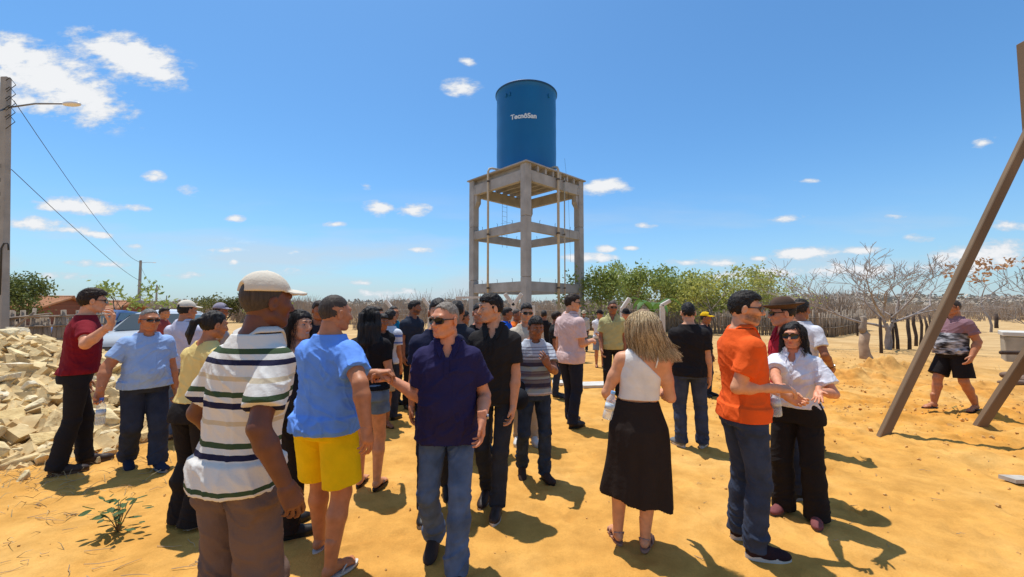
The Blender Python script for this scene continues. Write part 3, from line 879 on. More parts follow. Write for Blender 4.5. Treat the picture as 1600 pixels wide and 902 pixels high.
    VV = np.concatenate([p[0] for p in parts]); off = 0; QQ = []; CC = []
    for v, q, c in parts:
        QQ.append(q + off); off += len(v); CC.append(np.ones((len(v), 3)) * sc_ if c is None else c)
    CC = np.concatenate(CC)
    me = mesh_np('body', VV, np.concatenate(QQ))
    if len(me.vertices) == len(CC):
        at = me.color_attributes.new('Col', 'FLOAT_COLOR', 'POINT'); at.data.foreach_set('color', np.concatenate([CC, np.ones((len(CC), 1))], 1).astype(np.float32).ravel())
    link('body', me, smt, root)
    # ---------------- shirt
    if shirt:
        loose = shirt.get('loose', .016); hem = shirt.get('hem', .90); sl = shirt.get('sleeve', .60); col = shirt['mat']
        tb = tab.grown(loose, shirt.get('drape', True), shirt.get('dz', .992))
        if legs and legs['type'] in ('trousers', 'shorts') and hem < 1.0:
            gg = legs.get('g', .014) + .016; lowm = np.clip((1.03 - ZS) / .05, 0, 1)
            for a_, c_ in ((tb.w, tab.w), (tb.f, tab.f), (tb.b, tab.b)): a_[:] = np.maximum(a_, (c_ + gg) * lowm)
        allp = np.array([EL[1], EL[-1], SJ[1], SJ[-1]] + ([WR[1], WR[-1]] if sl > 1 else []))
        lo = np.minimum(allp.min(0) - .10, (-.27, -.24, hem - .02)); hi = np.maximum(allp.max(0) + .10, (.27, .30, 1.54))
        lo[2] = min(hem - .02, lo[2]) if sl > 1 or True else hem
        F = Field(lo, hi, h)
        ztop_ = shirt.get('ztop', 1.497)
        loft(F, tb, hem, ztop_, 0)
        if fem and not shirt.get('flat'):
            for s in (-1, 1): F.ell(xf((s * .062, .092, 1.262)), (.066, .058, .064), .035)
        if sl > 0:
            for s in (-1, 1):
                A, E, W_ = SJ[s], EL[s], WR[s]; rr = loose * 1.15
                r0, r1 = .050 * th + rr * .9, .046 * th + rr * .95 + shirt.get('slw', 0)
                if sl <= 1:
                    T = A + (E - A) * sl
                    F.ell(A + np.array((0, 0, -.012)), (.052 * th + rr, .054 * th + rr, .052 + rr * .6), .034)
                    fcone(F, A, T, r0, r1, .014)
                else:
                    F.ell(A + np.array((0, 0, -.012)), (.050 * th + rr, .052 * th + rr, .052 + rr * .5), .045)
                    F.cone(A, E, r0, .044 * th + rr, .03); T = E + (W_ - E) * (sl - 1); fcone(F, E, T, .046 * th + rr, .034 * th + rr, .02)
        nk = shirt.get('neck', 'crew')
        if nk in ('crew', 'polo', 'v', 'shirt', 'wide'):
            r = {'crew': .066, 'wide': .085}.get(nk, .060) * (1 if not fem else .95)
            F.cone(xf((0, -.012, 1.452 if nk != 'crew' else 1.458)), xf((0, .035, 1.62)), r, r * 1.3, .006, 's')
            if nk in ('crew', 'wide'): F.ell(xf((0, .045, 1.475)), (.055, .05, .035), .008, 's')
        if nk in ('polo', 'v', 'shirt'):
            fy = np.interp(1.40, ZS, tb.f)
            zv = shirt.get('vdepth', 1.372); cx_ = float(xf((0, 0, 1.43))[0])
            F.put(lambda X, Y, Z: np.maximum((np.abs(X - cx_) - (Z - zv) * .42) * .9, .03 - Y), (-.1 + cx_, 0, zv), (.1 + cx_, .3, 1.52), .003, 's')
        if nk == 'oneshoulder':  # back seen: strap on the right, broad over the left
            n_ = nrm((.72, 0, .70)); F.cut(xf((0, 0, 1.385)), n_, .01)
            F.cone(xf((0, -.012, 1.445)), xf((0, .035, 1.62)), .075, .10, .01, 's')
        if nk == 'boat':
            F.cut(xf((0, 0, 1.40)), (0, 0, 1), .01)
        V, Q = F.mesh(); Nn = vnormals(V, Q)
        # folds: fine diagonal creases radiating from armpit and waist, broad drapes lower down
        am = shirt.get('fold', 1.0) * (1 + .3 * fat)
        low = np.clip((1.30 - V[:, 2]) / .35, 0, 1)
        d1 = vnoise(V * (11, 11, 4.0), seed); d2 = vnoise(V * (5, 5, 13) + V[:, [2, 0, 1]] * 6, seed + 1)
        rid = 1 - np.abs(vnoise(V * (9, 9, 9) + V[:, [2, 2, 0]] * 7, seed + 2)) * 2.2
        wp = V + .035 * np.stack([vnoise(V * 6, seed + 11), vnoise(V * 6, seed + 12), vnoise(V * 6, seed + 13)], 1)
        r1 = np.clip(1 - np.abs(vnoise(wp * (15, 15, 4.5), seed + 14)) * 3.2, 0, 1) ** 1.5
        r2 = np.clip(1 - np.abs(vnoise(wp * (7, 7, 17) + V[:, [0, 1, 0]] * (0, 0, 9), seed + 15)) * 3.2, 0, 1) ** 1.5
        pit = np.exp(-((V[:, 2] - 1.30) / .10) ** 2)
        d = am * (d1 * .006 * (.35 + low) + d2 * .004 * (.4 + low) + np.clip(rid, 0, 1) ** 2 * .003 - .0025 + r1 * .0060 * (.25 + low + .5 * pit) + r2 * .0060 * (.35 + .7 * low + pit * .7))
        arm = (np.abs(V[:, 0]) > sh + .03)
        d = d + am * arm * (vnoise(V * (16, 16, 10), seed + 4) * .0025)
        d = d * (1 - .92 * np.clip((V[:, 2] - 1.35) / .06, 0, 1) * np.clip((.13 - np.hypot(V[:, 0] - lx, V[:, 1] - ly)) / .03, 0, 1))
        V = V + Nn * np.array((1, 1, .25)) * d[:, None].astype(np.float32)
        me = mesh_np('shirt', V, Q)
        so = link('shirt', me, col, root)
        nm = shirt.get('name', 'shirt'); so.name = nm
        if nk in ('polo', 'shirt') :
            b = MB(); n = 30; g0 = R(shirt.get('gap', 20)); rows = []; fk = 1 if not fem else .90
            zz_ = np.linspace(1.38, 1.50, 49); tw, tf_, tbk = (np.interp(zz_, ZS, q_) for q_ in (tb.w, tb.f, tb.b))
            def zsurf(ph, r):
                dd = tf_ if math.cos(ph) > 0 else tbk; rad = 1 / (np.abs(np.sin(ph) / tw) ** 2.3 + np.abs(np.cos(ph) / dd) ** 2.3) ** (1 / 2.3)
                i_ = np.where(rad >= r)[0]; return zz_[i_[-1]] if len(i_) else zz_[0]
            for i in range(n + 1):
                ph = g0 + (2 * math.pi - 2 * g0) * i / n
                cf = (1 + math.cos(ph)) / 2; ee = min(i, n - i) / 3.5; pt = max(0, 1 - ee)
                rb = (.098 + .030 * pt) * fk; zb = zsurf(ph, rb) + .008
                zt = 1.500 - .030 * cf; zt = max(zt, zb + .018)
                def P(r, z): return xf((r * math.sin(ph), .008 * fk + r * math.cos(ph), z))
                rows.append([P(.058 * fk, zt - .02), P(.062 * fk, zt), P(.070 * fk, zt + .002), P(rb, zb + .004), P(rb + .003, zb - .004), P(rb - .01, zb - .006)])
            vs = [p for r_ in rows for p in r_]; m_ = 6
            fs = [[i * m_ + j, i * m_ + j + 1, (i + 1) * m_ + j + 1, (i + 1) * m_ + j] for i in range(n) for j in range(m_ - 1)]
            b.add(vs, fs); co = b.build('collar', shirt.get('colmat', col), so, smooth=True)
            if lod == 0:
                pb = MB(); zz = np.linspace(1.395, shirt.get('placket', 1.27), 8)
                pts = [xf((0, np.interp(z, ZS, tb.f) + .004 + (.02 * 0), z)) for z in zz]
                for p0, p1 in zip(pts[:-1], pts[1:]): pb.bar(p0, p1, .030, .004, up=(0, 1, 0.2))
                if (headrel or 0) < 80 and rel < 80: pb.build('placket', shirt.get('colmat', col), so)
                if rel < 80:
                    for z in np.linspace(1.375, shirt.get('placket', 1.27) + .02, shirt.get('nbut', 3)):
                        bb = MB(); bb.tube([xf((0, np.interp(z, ZS, tb.f) + .006, z)), xf((0, np.interp(z, ZS, tb.f) + .010, z))], .0055, 8); bb.build('button', shirt.get('butmat', col), so)
        if nk == 'crew' and shirt.get('ribmat'):
            b = MB(); pts = []
            for i in range(25):
                ph = 2 * math.pi * i / 24; c_ = math.cos(ph)
                pts.append(xf((.070 * math.sin(ph), .016 + .067 * c_, 1.480 - .033 * (1 + c_) / 2)))
            b.tube(pts, .006, 6, cap=False); b.build('neckband', shirt['ribmat'], so, smooth=True)
        if nk == 'oneshoulder':
            b = MB(); b.tube([xf((.098, -.085, 1.33)), xf((.105, -.092, 1.38)), xf((.105, -.075, 1.43)), xf((.10, -.02, 1.465)), xf((.095, .05, 1.43)), xf((.09, .09, 1.36))], .006, 6)
            b.build('strap', col, so, smooth=True)
    # ---------------- legwear
    if legs:
        ty = legs['type']; lm = legs['mat']
        hh = h
        pts = np.array([KN[1], KN[-1], AN[1], AN[-1]])
        top = legs.get('top', 1.00)
        if shirt and ty in ('trousers', 'shorts') and shirt.get('hem', .90) < .98: top = min(top, shirt.get('hem', .90) + .06)
        if ty in ('trousers', 'shorts'):
            lg = legs.get('g', .014); kn = legs.get('knee', .068); hm = legs.get('hem', .066)
            lo = np.minimum(pts.min(0) - .13, (-.26, -.24, .0)); hi = np.maximum(pts.max(0) + .13, (.26, .27, top + .02)); lo[2] = max(lo[2], 0) if ty == 'trousers' else .3
            F = Field(lo, hi, hh)
            tb = tab.grown(lg + .002); loft(F, tb, .845, top, 0, e=2.2)
            for s in (-1, 1):
                H_, K_, A_ = HJ[s], KN[s], AN[s]; lt = 1 + .15 * fat
                if ty == 'trousers':
                    F.cone(H_ + np.array((s * .006, 0, -.05)), K_, (.079 + lg) * lt, kn * (1 + .1 * fat), .014)
                    F.cone(K_, K_ + (A_ - K_) * .35 + np.array((0, -.010, 0)), kn, max(kn * .98, hm), .02)
                    ax = A_ - K_; Mf, org = FT[s]; end = A_ + nrm(ax) * legs.get('len', .030)
                    fcone(F, K_ + ax * .35 + np.array((0, -.010, 0)), end, max(kn * .98, min(hm, kn * 1.1)), hm, .02)
                else:
                    T = H_ + (K_ - H_) * legs.get('frac', .80)
                    fcone(F, H_ + np.array((s * .012, 0, -.05)), T + np.array((s * .012, 0, 0)), (.082 + lg) * lt, hm * (1 + .1 * fat), .014)
            V, Q = F.mesh(); Nn = vnormals(V, Q)
            kz = (KN[1][2] + KN[-1][2]) / 2; az_ = (AN[1][2] + AN[-1][2]) / 2
            wk = np.exp(-((V[:, 2] - kz) / .09) ** 2) * .6 + np.exp(-((V[:, 2] - az_ - .06) / .10) ** 2) + np.exp(-((V[:, 2] - .80) / .07) ** 2) * .6
            if ty == 'shorts': wk = wk * .5
            am = legs.get('fold', 1.0)
            wp = V + .03 * np.stack([vnoise(V * 7, seed + 11), vnoise(V * 7, seed + 12), vnoise(V * 7, seed + 13)], 1)
            r1 = np.clip(1 - np.abs(vnoise(wp * (8, 8, 20) + V[:, [2, 2, 0]] * (0, 0, 12), seed + 14)) * 3, 0, 1) ** 1.5
            d = am * (vnoise(V * (7, 7, 30) + V[:, [2, 2, 2]] * 3, seed + 7) * .005 * wk + vnoise(V * (12, 12, 5), seed + 8) * .004 + vnoise(V * (5, 5, 12), seed + 9) * .003 + r1 * .008 * (wk + .12) - .001)
            V = V + Nn * d[:, None].astype(np.float32)
        else:
            # skirt: bell from waist to hem, uneven hem
            z1 = top; z0 = legs.get('hemz', .42); w1 = legs.get('flare', .30); asym = legs.get('asym', 0.0)
            F = Field((-w1 - .08, -w1 - .08, z0 - .12), (w1 + .08, w1 + .08, z1 + .02), hh)
            wt = np.interp(z1, ZS, tab.w) + .008
            def fn(X, Y, Z):
                t = np.clip((z1 - Z) / (z1 - z0), 0, 1.2)
                wr = np.interp(t.ravel(), (0, .12, .28, .6, 1, 1.2), (wt, wt * 1.16, wt * 1.38, wt * 1.38 + (w1 - wt * 1.38) * .42, w1, w1 * 1.05)).reshape(t.shape)
                dr = wr * np.interp(t.ravel(), (0, .3, 1), (.70, .74, .72)).reshape(t.shape)
                X2 = X - legs.get('sway', 0) * t * t
                ang = np.arctan2(Y, X2)
                fl = 1 + .045 * t * np.sin(ang * 7 + 1.3 + 2 * t) + .025 * t * np.sin(ang * 13 + .5)
                n = np.sqrt((X2 / wr) ** 2 + (Y / dr) ** 2) / fl
                d = (n - 1) * dr * .8
                zz = np.maximum(z0 + asym * X2 + .012 * np.sin(ang * 5) - Z, Z - z1)
                d = np.maximum(d, zz)
                inner = (n - 1) * dr + .012
                return np.maximum(d, -np.maximum(inner, Z - (z0 + .30)))
            F.put(fn, (-w1 - .1, -w1 - .1, z0 - .15), (w1 + .1, w1 + .1, z1 + .03), 0)
            V, Q = F.mesh(); Nn = vnormals(V, Q)
            d = vnoise(V * (14, 14, 3), seed + 7) * .006 + vnoise(V * (6, 6, 5), seed + 6) * .008
            V = V + Nn * d[:, None].astype(np.float32)
        lo_ = link({'trousers': 'trousers', 'shorts': 'shorts'}.get(ty, 'skirt'), mesh_np(ty, V, Q), lm, root)
        if legs.get('belt'):
            b = MB(); z = top - .012; n = 28
            pts = [xf((np.sign(math.cos(q)) * abs(math.cos(q)) ** .87 * (np.interp(z, ZS, tab.w) + .022), np.sign(math.sin(q)) * abs(math.sin(q)) ** .87 * (np.interp(z, ZS, tab.f if math.sin(q) > 0 else tab.b) + .022), z)) for q in np.linspace(0, 2 * math.pi, n)]
            b.tube(pts, .014, 6, cap=False, ell=1); b.build('belt', legs['belt'], root, smooth=True)
    # ---------------- footwear
    if feet:
        ft = feet['type']; fm = feet['mat']; sm_ = feet.get('sole', fm)
        for s in (-1, 1):
            Mf, org = FT[s]
            if feet.get('only') and feet['only'] != s: continue
            if ft in ('shoe', 'sneaker', 'boot', 'flat'):
                v, q = foot_mesh(ft, (.0065, .009, .014)[lod])
                v = v.copy(); v[:, 2] += 0
                v2 = (Mf @ (v * np.array((1, 1, 1))).T).T + org
                sh_ = link(ft, mesh_np(ft, v2, q), fm, root)
                if lod < 2:
                    b = sole_mb(.024 if ft != 'sneaker' else .032, 1.0 if ft != 'sneaker' else 1.06); b.v = [tuple(Mf @ np.array(p) + org) for p in b.v]; b.build('sole', sm_, sh_, smooth=False)
                if ft == 'sneaker' and lod == 0:
                    lb = MB()
                    for i in range(4):
                        y = .045 + i * .022; zt = .093 - i * .011
                        lb.tube([(-.018, y, zt - .004), (0, y, zt + .002), (.018, y, zt - .004)], .003, 5)
                    lb.v = [tuple(Mf @ np.array(p) + org) for p in lb.v]; lb.build('lace', feet.get('lace', sm_), sh_)
            else:
                b = sole_mb(.016, 1.04, -.066, .202); b.v = [tuple(Mf @ np.array(p) + org) for p in b.v]
                nm = {'flipflop': 'flip_flop', 'sandal': 'sandal'}[ft]
                so2 = b.build(nm, sm_, root)
                b = MB()
                if ft == 'flipflop':
                    for sx in (-1, 1): b.tube([(-.012 * s, .145, .018), (sx * .018, .115, .052), (sx * .040, .065, .040), (sx * .040, .045, .014)], .0055, 6)
                else:
                    for y in (.125, .075): b.tube([(-.044, y, .014), (-.038, y, .045 + (.1 - y) * .25), (0, y, .060 + (.1 - y) * .4), (.038, y, .045 + (.1 - y) * .25), (.044, y, .014)], .008, 6)
                    b.tube([(-.036, .01, .02), (-.036, -.03, .085), (0, -.046, .088), (.036, -.03, .085), (.036, .01, .02)], .005, 6)
                    b.tube([(-.030, -.02, .088), (0, .038, .092), (.030, -.02, .088)], .005, 6)
                b.v = [tuple(Mf @ np.array(p) + org) for p in b.v]; b.build('strap', fm, so2, smooth=True)
    # ---------------- hair, face, glasses, hat
    def hput(V): return (HM @ (np.asarray(V).T * hsc)).T + HC
    def hmb(b):
        if b.v: b.v = [tuple(q) for q in hput(np.array(b.v))]
        return b
    hm = None
    if hair in ('thin', 'buzz') and haircol[0][0] < .05: haircol = ((.075, .055, .043), (.040, .030, .024))
    if hair:
        hm = hair_mat('hair_%d_%d_%d' % tuple(int(q * 1000) for q in haircol[0]), haircol[0], haircol[1])
        v, q = hairfield(hair, (.0065, .009, .013)[lod] if hair in ('long', 'wavy', 'longblack', 'pony') else (.005, .007, .011)[lod], seed, fem)
        if len(v):
            ho = link('hair', mesh_np('hair', hput(v), q), hm, root)
            if lod == 0 and hair in ('short', 'flat', 'thin', 'receding', 'buzz') and not hat:
                rr_ = np.random.RandomState(seed); nn_ = vnormals(v, q); k_ = rr_.randint(0, len(v), 2600); p0 = v[k_]; n0 = nn_[k_]
                fl = p0 - np.array((0, -.05, .13)); fl = fl - n0 * (fl * n0).sum(1, keepdims=True); fl /= np.linalg.norm(fl, axis=1, keepdims=True) + 1e-6
                ln_ = {'short': .011, 'flat': .013, 'thin': .006, 'receding': .009, 'buzz': .004}[hair] * rr_.uniform(.5, 1.3, (len(k_), 1))
                dr_ = n0 * rr_.uniform(.25, .8, (len(k_), 1)) + fl * .8 + rr_.randn(len(k_), 3) * .25; sd_ = np.cross(dr_, n0); sd_ /= np.linalg.norm(sd_, axis=1, keepdims=True) + 1e-6
                tv = np.stack([p0 - n0 * .002 - sd_ * .0011, p0 - n0 * .002 + sd_ * .0011, p0 + dr_ * ln_], 1).reshape(-1, 3)
                link('hair_tuft', mesh_np('hair_tuft', hput(tv), np.arange(len(tv)).reshape(-1, 3)), hm, ho)['kind'] = 'stuff'
    facing = abs(((headrel if headrel is not None else rel) + 180) % 360 - 180) < 112
    if facing and lod < 2:
        if glasses is None and eyes:
            for sx in (-1, 1):
                b = MB(); b.lathe([(.0001, -.0115), (.007, -.009), (.0115, -.002), (.010, .006), (.006, .0098), (.0001, .0115)], 10)
                b.v = [(p[0] * 1.1 + sx * .031, p[1] + .0815, p[2] * .40 + .0125) for p in b.v]
                e = hmb(b).build('eye', plain('eye_white', (.42, .38, .35), .35), root, smooth=True)
                b = MB(); b.tube([(sx * .031, .0905, .0120), (sx * .031, .0945, .0120)], [.0048, .0034], 10); hmb(b).build('iris', plain('iris_dark', (.02, .012, .008), .2), e)
        if lod == 0 or glasses is None:
            bc = hm or hair_mat('hair_brow', (.02, .015, .012), (.03, .022, .018))
            for sx in (-1, 1):
                b = MB(); b.tube([(sx * .012, .0955, .033), (sx * .028, .0935, .039), (sx * .046, .080, .034)], [.0035, .004, .002], 6); hmb(b).build('eyebrow', bc, root, smooth=True)
    if glasses is not None:
        gm = plain('sunglass_dark', (.008, .008, .010), .12, 0, .6) ; b = MB()
        ra = glasses.get('w', .030), glasses.get('h', .023)
        gr = None
        fo = MB()
        for sx in (-1, 1):
            for yy, sc2 in ((.108, 1.0),):
                n = 16; ring = []
                for i in range(n):
                    t_ = 2 * math.pi * i / n; cx, cz = math.cos(t_), math.sin(t_)
                    x = sx * .033 + ra[0] * np.sign(cx) * abs(cx) ** .65; z = .012 + ra[1] * np.sign(cz) * abs(cz) ** .65 * (1 if cz < 0 else .72)
                    y = yy - abs(x) ** 2 * 5.5
                    ring.append((x, y, z))
                bb = MB(); bb.add([(x, y, z) for x, y, z in ring] + [(x, y - .003, z) for x, y, z in ring], [list(range(n)), [n + i for i in range(n)][::-1]] + [[i, (i + 1) % n, n + (i + 1) % n, n + i] for i in range(n)])
                hmb(bb)
                if gr is None:
                    fo.tube([(-.012, .108, .018), (0, .110, .020), (.012, .108, .018)], .0025, 6)
                    gr = hmb(fo).build('sunglasses', gm, root)
                    for s2 in (-1, 1):
                        f2 = MB(); f2.tube([(s2 * .058, .091, .018), (s2 * .074 * hwide, .055, .016), (s2 * .081 * hwide, -.005, .012)], [.0048, .0036, .003], 6); hmb(f2).build('temple', gm, gr)
                bb.build('lens', gm, gr)
    if hat:
        hm_ = hat['mat']
        if hat['type'] == 'cap':
            F = Field((-.14, -.16, .0), (.14, .24, .19), (.005, .007, .011)[lod])
            F.ell((0, -.012, .045), (.087, .110, .098), 0)
            F.cut((0, 0, .052), (0, .08, -1), .003)
            if hat.get('opening', True): F.ell((0, -.125, .055), (.034, .03, .030), .004, 's')
            def brim(X, Y, Z):
                zc = .056 + .012 - (X / .08) ** 2 * .022 + (Y - .08) * -.10
                rr = np.sqrt((X / .076) ** 2 + ((Y - .075) / .098) ** 2) - 1
                return np.maximum(np.maximum(rr * .07, np.abs(Z - zc) - .0055), .03 - Y)
            F.put(brim, (-.09, .03, .02), (.09, .19, .09), .004)
            V, Q = F.mesh(); Nn = vnormals(V, Q)
            V = V + Nn * (vnoise(V * 16, seed) * .003)[:, None].astype(np.float32)
            co = link('cap', mesh_np('cap', hput(V), Q), hm_, root)
            b = MB(); b.lathe([(.009, .138), (.008, .146), (.002, .149)], 10, (0, -.012, -.001)); hmb(b).build('button', hm_, co)
        else:
            br = hat.get('brim', .17)
            F = Field((-br - .03, -br - .05, -.0), (br + .03, br + .05, .22), (.006, .008, .012)[lod])
            F.ell((0, -.010, .06), (.088, .108, .11), 0); F.cut((0, 0, .045), (0, .05, -1), .003)
            F.ell((0, -.005, .178), (.030, .07, .022), .02, 's')
            def brim(X, Y, Z):
                zc = .052 + (X / br) ** 2 * .035 - (Y / br) ** 2 * hat.get('droop', .02)
                rr = np.sqrt((X / br) ** 2 + ((Y) / (br * 1.12)) ** 2) - 1
                return np.maximum(rr * br * .8, np.abs(Z - zc) - .006)
            F.put(brim, (-br, -br * 1.15, .0), (br, br * 1.15, .12), .012)
            V, Q = F.mesh(); co = link('hat', mesh_np('hat', hput(V), Q), hm_, root)
            if lod < 2:
                b = MB(); b.tube([(.0905 * math.cos(q), -.01 + .111 * math.sin(q), .074) for q in np.linspace(0, 2 * math.pi, 24)], .010, 6, cap=False, ell=.4); hmb(b).build('hat_band', hat.get('band', hm_), co, smooth=True)
    if watch:
        s = watch; d = nrm(WR[s] - EL[s]); c = WR[s] - d * .028
        M, w_, hs = hands[s]; b = MB()
        pts = [c + (M[:, 0] * math.cos(q) * .031 + M[:, 2] * math.sin(q) * .0285) for q in np.linspace(0, 2 * math.pi, 18)]
        b.tube(pts, .006, 6, cap=False); wo = b.build('watch_strap', plain('watch_black', (.01, .01, .01), .4), root, smooth=True)
        b = MB(); b.tube([c - M[:, 2] * .030, c - M[:, 2] * .040], .017, 14); b.build('watch_face', plain('watch_steel', (.4, .4, .42), .25, .8), wo)
    return dict(root=root, hands=hands, S=S, M=rotz(R(a + 180)), org=np.array(root.location), WR=WR, HC=HC, HM=HM, xf=xf, tab=tab, hput=hput, hsc=hsc)

def pworld(p, q):
    return p['M'] @ (np.asarray(q) * p['S']) + p['org']

def strands(p, n, gen, name, m, r=.0012, parent=None):
    """hair strands as thin three sided tubes; gen(i) -> list of head-frame points"""
    b = MB()
    for i in range(n):
        pts = gen(i); k = len(pts)
        b.tube(p['hput'](np.array(pts)), [r * (1 - .6 * j / (k - 1)) for j in range(k)], 3, cap=False)
    o = b.build(name, m, parent or p['root'], smooth=True)
    return o
# ------------------------------------------------------------------ water tower
CONC = mat('concrete', (.42, .41, .395), .92, .22, 1.6, .05, 30, spec=.15, bump2=.05, b2scale=6, color2=(.30, .29, .275))
CONCW = mat('concrete_pale', (.62, .59, .54), .9, .12, 4, .04, 40, spec=.15, color2=(.50, .47, .42))
def build_tower():
    root = empty('water_tower', (.72, 21.0, 0)); tag(root, 'precast concrete frame tower that carries the big blue tank', 'water tower')
    Nn = np.array((.72, 21.0)); uL = nrm((-.69, .72)); uR = nrm((.72, .69)); uR = nrm((-uL[1], uL[0])) * -1
    sL, sR = 4.3, 4.5
    o3 = lambda p, z: Vector((p[0] - .72, p[1] - 21.0, z))
    rot = Matrix(((uR[0], uL[0], 0), (uR[1], uL[1], 0), (0, 0, 1)))
    cols = {'n': Nn, 'l': Nn + uL * sL, 'r': Nn + uR * sR, 'f': Nn + uL * sL + uR * sR}
    zc = pxd(822, 254.5, 20.9)[2]
    def zz(y): return pxd(815, y, 20.95)[2]
    for k, p in cols.items():
        b = MB(); z0 = -.3
        for i, z1 in enumerate((3.2, 6.35, zc)):
            b.box(o3(p, (z0 + z1) / 2), (.42, .42, z1 - z0 - .012), rot); z0 = z1
        ob = b.build('column', CONC, root, bevel=.02)
        # corbels that carry the top beams, facing the neighbours
        for other in cols.values():
            d = other - p; L = np.linalg.norm(d)
            if L > 5 or L < .1 or k == 'n': continue
            d = d / L; c = MB(); zb = zz(282)
            a = p + d * .21; e = p + d * .42
            w = np.array((-d[1], d[0])) * .13
            vs = [o3(q + s * w, z) for s in (-1, 1) for q, z in ((a, zb - .75), (a, zb - .004), (e, zb - .004), (e, zb - .38))]
            c.add(vs, [[0, 1, 2, 3], [7, 6, 5, 4], [0, 4, 5, 1], [1, 5, 6, 2], [2, 6, 7, 3], [3, 7, 4, 0]]); c.build('corbel', CONC, root)
    lev = ((zz(455.5), zz(439.5), .20), (zz(360.5), zz(345.8), .20), (zz(282), zz(264.5), .24))
    for (zb, zt, th) in lev:
        for a, c in (('n', 'l'), ('n', 'r'), ('l', 'f'), ('r', 'f')):
            d = nrm(cols[c] - cols[a]); out = np.array((d[1], -d[0]))
            mid = (Nn + cols['f']) / 2
            if ((cols[a] + cols[c]) / 2 - mid) @ out < 0: out = -out
            off = out * .06
            b = MB(); b.bar(o3(cols[a] + d * .213 + off, (zb + zt) / 2), o3(cols[c] - d * .213 + off, (zb + zt) / 2), th, zt - zb)
            b.build('beam', CONC, root, bevel=.012)
            for e, s in ((cols[a] + d * .27, 1), (cols[c] - d * .27, -1)):
                b = MB(); b.bar(o3(e - d * .055, zb + (zt - zb) * .38), o3(e + d * .055, zb + (zt - zb) * .38), th + .16, (zt - zb) * .62); b.build('bearing_block', CONC, root)
            if zt < 8:
                for t in (.22, .5, .8):
                    q = cols[a] + (cols[c] - cols[a]) * t + off; b = MB(); b.tube([o3(q, zt), o3(q, zt + .17), o3(q + d * .05, zt + .2)], .012, 5); b.build('lifting_loop', plain('rebar', (.08, .05, .035), .8), root)
    zt = lev[2][1]
    # joists run along uL and show their ends on the right face
    n = 8; jz = .30
    for i in range(n - 1):
        t = .10 + (sR - .20) * i / (n - 1)
        a = Nn + uR * t - uL * .22; c = a + uL * (sL + .44)
        b = MB(); b.bar(o3(a, zt + jz / 2 + .003), o3(c, zt + jz / 2 + .003), .13, jz); b.build('joist', CONC, root)
    for i in range(9):
        a = Nn - uR * .30 - uL * .32 + uL * ((sL + .64) * (i + .5) / 9); c = a + uR * (sR + .60)
        b = MB(); b.bar(o3(a, zt + jz + .04), o3(c, zt + jz + .04), (sL + .64) / 9 - .008, .07); b.build('deck_plank', CONC, root)
    # far stair rungs on a pole
    lad = MB(); q = cols['l'] * .45 + cols['f'] * .55
    lz0 = 5.4
    for s in (-.2, .2): lad.tube([o3(q + uR * s, lz0), o3(q + uR * s, 8.6)], .011, 5)
    for i in range(10): lad.tube([o3(q - uR * .2, lz0 + .2 + i * .3), o3(q + uR * .2, lz0 + .2 + i * .3)], .008, 5)
    for i in range(2):
        cz = 5.9 + i * 1.0
        lad.tube([o3(q + uR * (.32 * math.cos(w)) - uL * (.05 + .55 * math.sin(w)), cz) for w in np.linspace(-.1, math.pi + .1, 10)], .008, 4)
    lad.build('ladder', plain('ladder_steel', (.12, .11, .10), .6, .5), root)
    # tank
    top = zt + jz + .075; C = (cols['n'] + cols['f']) / 2
    tank = empty('water_tank', (C[0], C[1], top)); tag(tank, 'tall blue round fibreglass tank with white lettering, on top of the tower', 'water tank')
    ztop = pxd(820, 124.5, C[1] - 1.8)[2] - top
    blue = mat('tank_blue', (.004, .135, .35), .42, .10, .5, .015, 12, spec=.4, color2=(.003, .10, .275), stretch=(1, 1, .35))
    r = 1.77; b = MB()
    prof = [(r, 0), (r, .04)]
    for z in np.linspace(.1, ztop - .30, 40): prof.append((r + .004 * math.sin(z * 5.0) + (.008 if int(z * 10) % 17 == 0 else 0), z))
    prof += [(r + .02, ztop - .18), (r + .07, ztop - .06), (r + .075, ztop - .01), (r + .05, ztop), (r - .03, ztop), (r - .05, ztop - .3), (r - .05, .2)]
    b.lathe(prof, 72); b.build('tank_shell', blue, tank, smooth=True)
    b = MB(); b.lathe([(r + .066, ztop - .10), (r + .085, ztop - .06), (r + .085, ztop - .015), (r + .066, ztop + .006)], 72); b.build('tank_rim', mat('tank_rim_blue', (.004, .06, .17), .5, .1), tank, smooth=True)
    for dx in (-1.2, -1.0, 1.25):
        y = -math.sqrt(r * r - dx * dx) - .03; bb = MB(); bb.tube([(dx, y, ztop - .75), (dx, y - .03, ztop - .55)], .05, 8); bb.build('lifting_lug', blue, tank)
    # lettering wrapped round the shell
    cu = bpy.data.curves.new('lettering', 'FONT'); cu.body = 'Tecn\u00f4San'; cu.size = .50; cu.align_x = 'CENTER'; cu.extrude = 0.0; cu.offset = .004
    tmp = bpy.data.objects.new('tmp_text', cu); COL.objects.link(tmp); bpy.context.view_layer.update()
    me = bpy.data.meshes.new_from_object(tmp); bpy.data.objects.remove(tmp)
    bm = bmesh.new(); bm.from_mesh(me); bmesh.ops.triangulate(bm, faces=bm.faces[:])
    xs = [v.co.x for v in bm.verts]; w = max(xs) - min(xs); cx = (max(xs) + min(xs)) / 2; sc = 1.47 / w
    for _ in range(2): bmesh.ops.subdivide_edges(bm, edges=[e for e in bm.edges if e.calc_length() > .08], cuts=1)
    az0 = math.atan2(-C[1], -C[0]) + 0.0; zz0 = pxd(818, 184, C[1] - 1.8)[2] - top
    u0 = math.asin(max(-1, min(1, ((818 - 800) / 640 * (C[1] - 1.77) - C[0]) / r)))
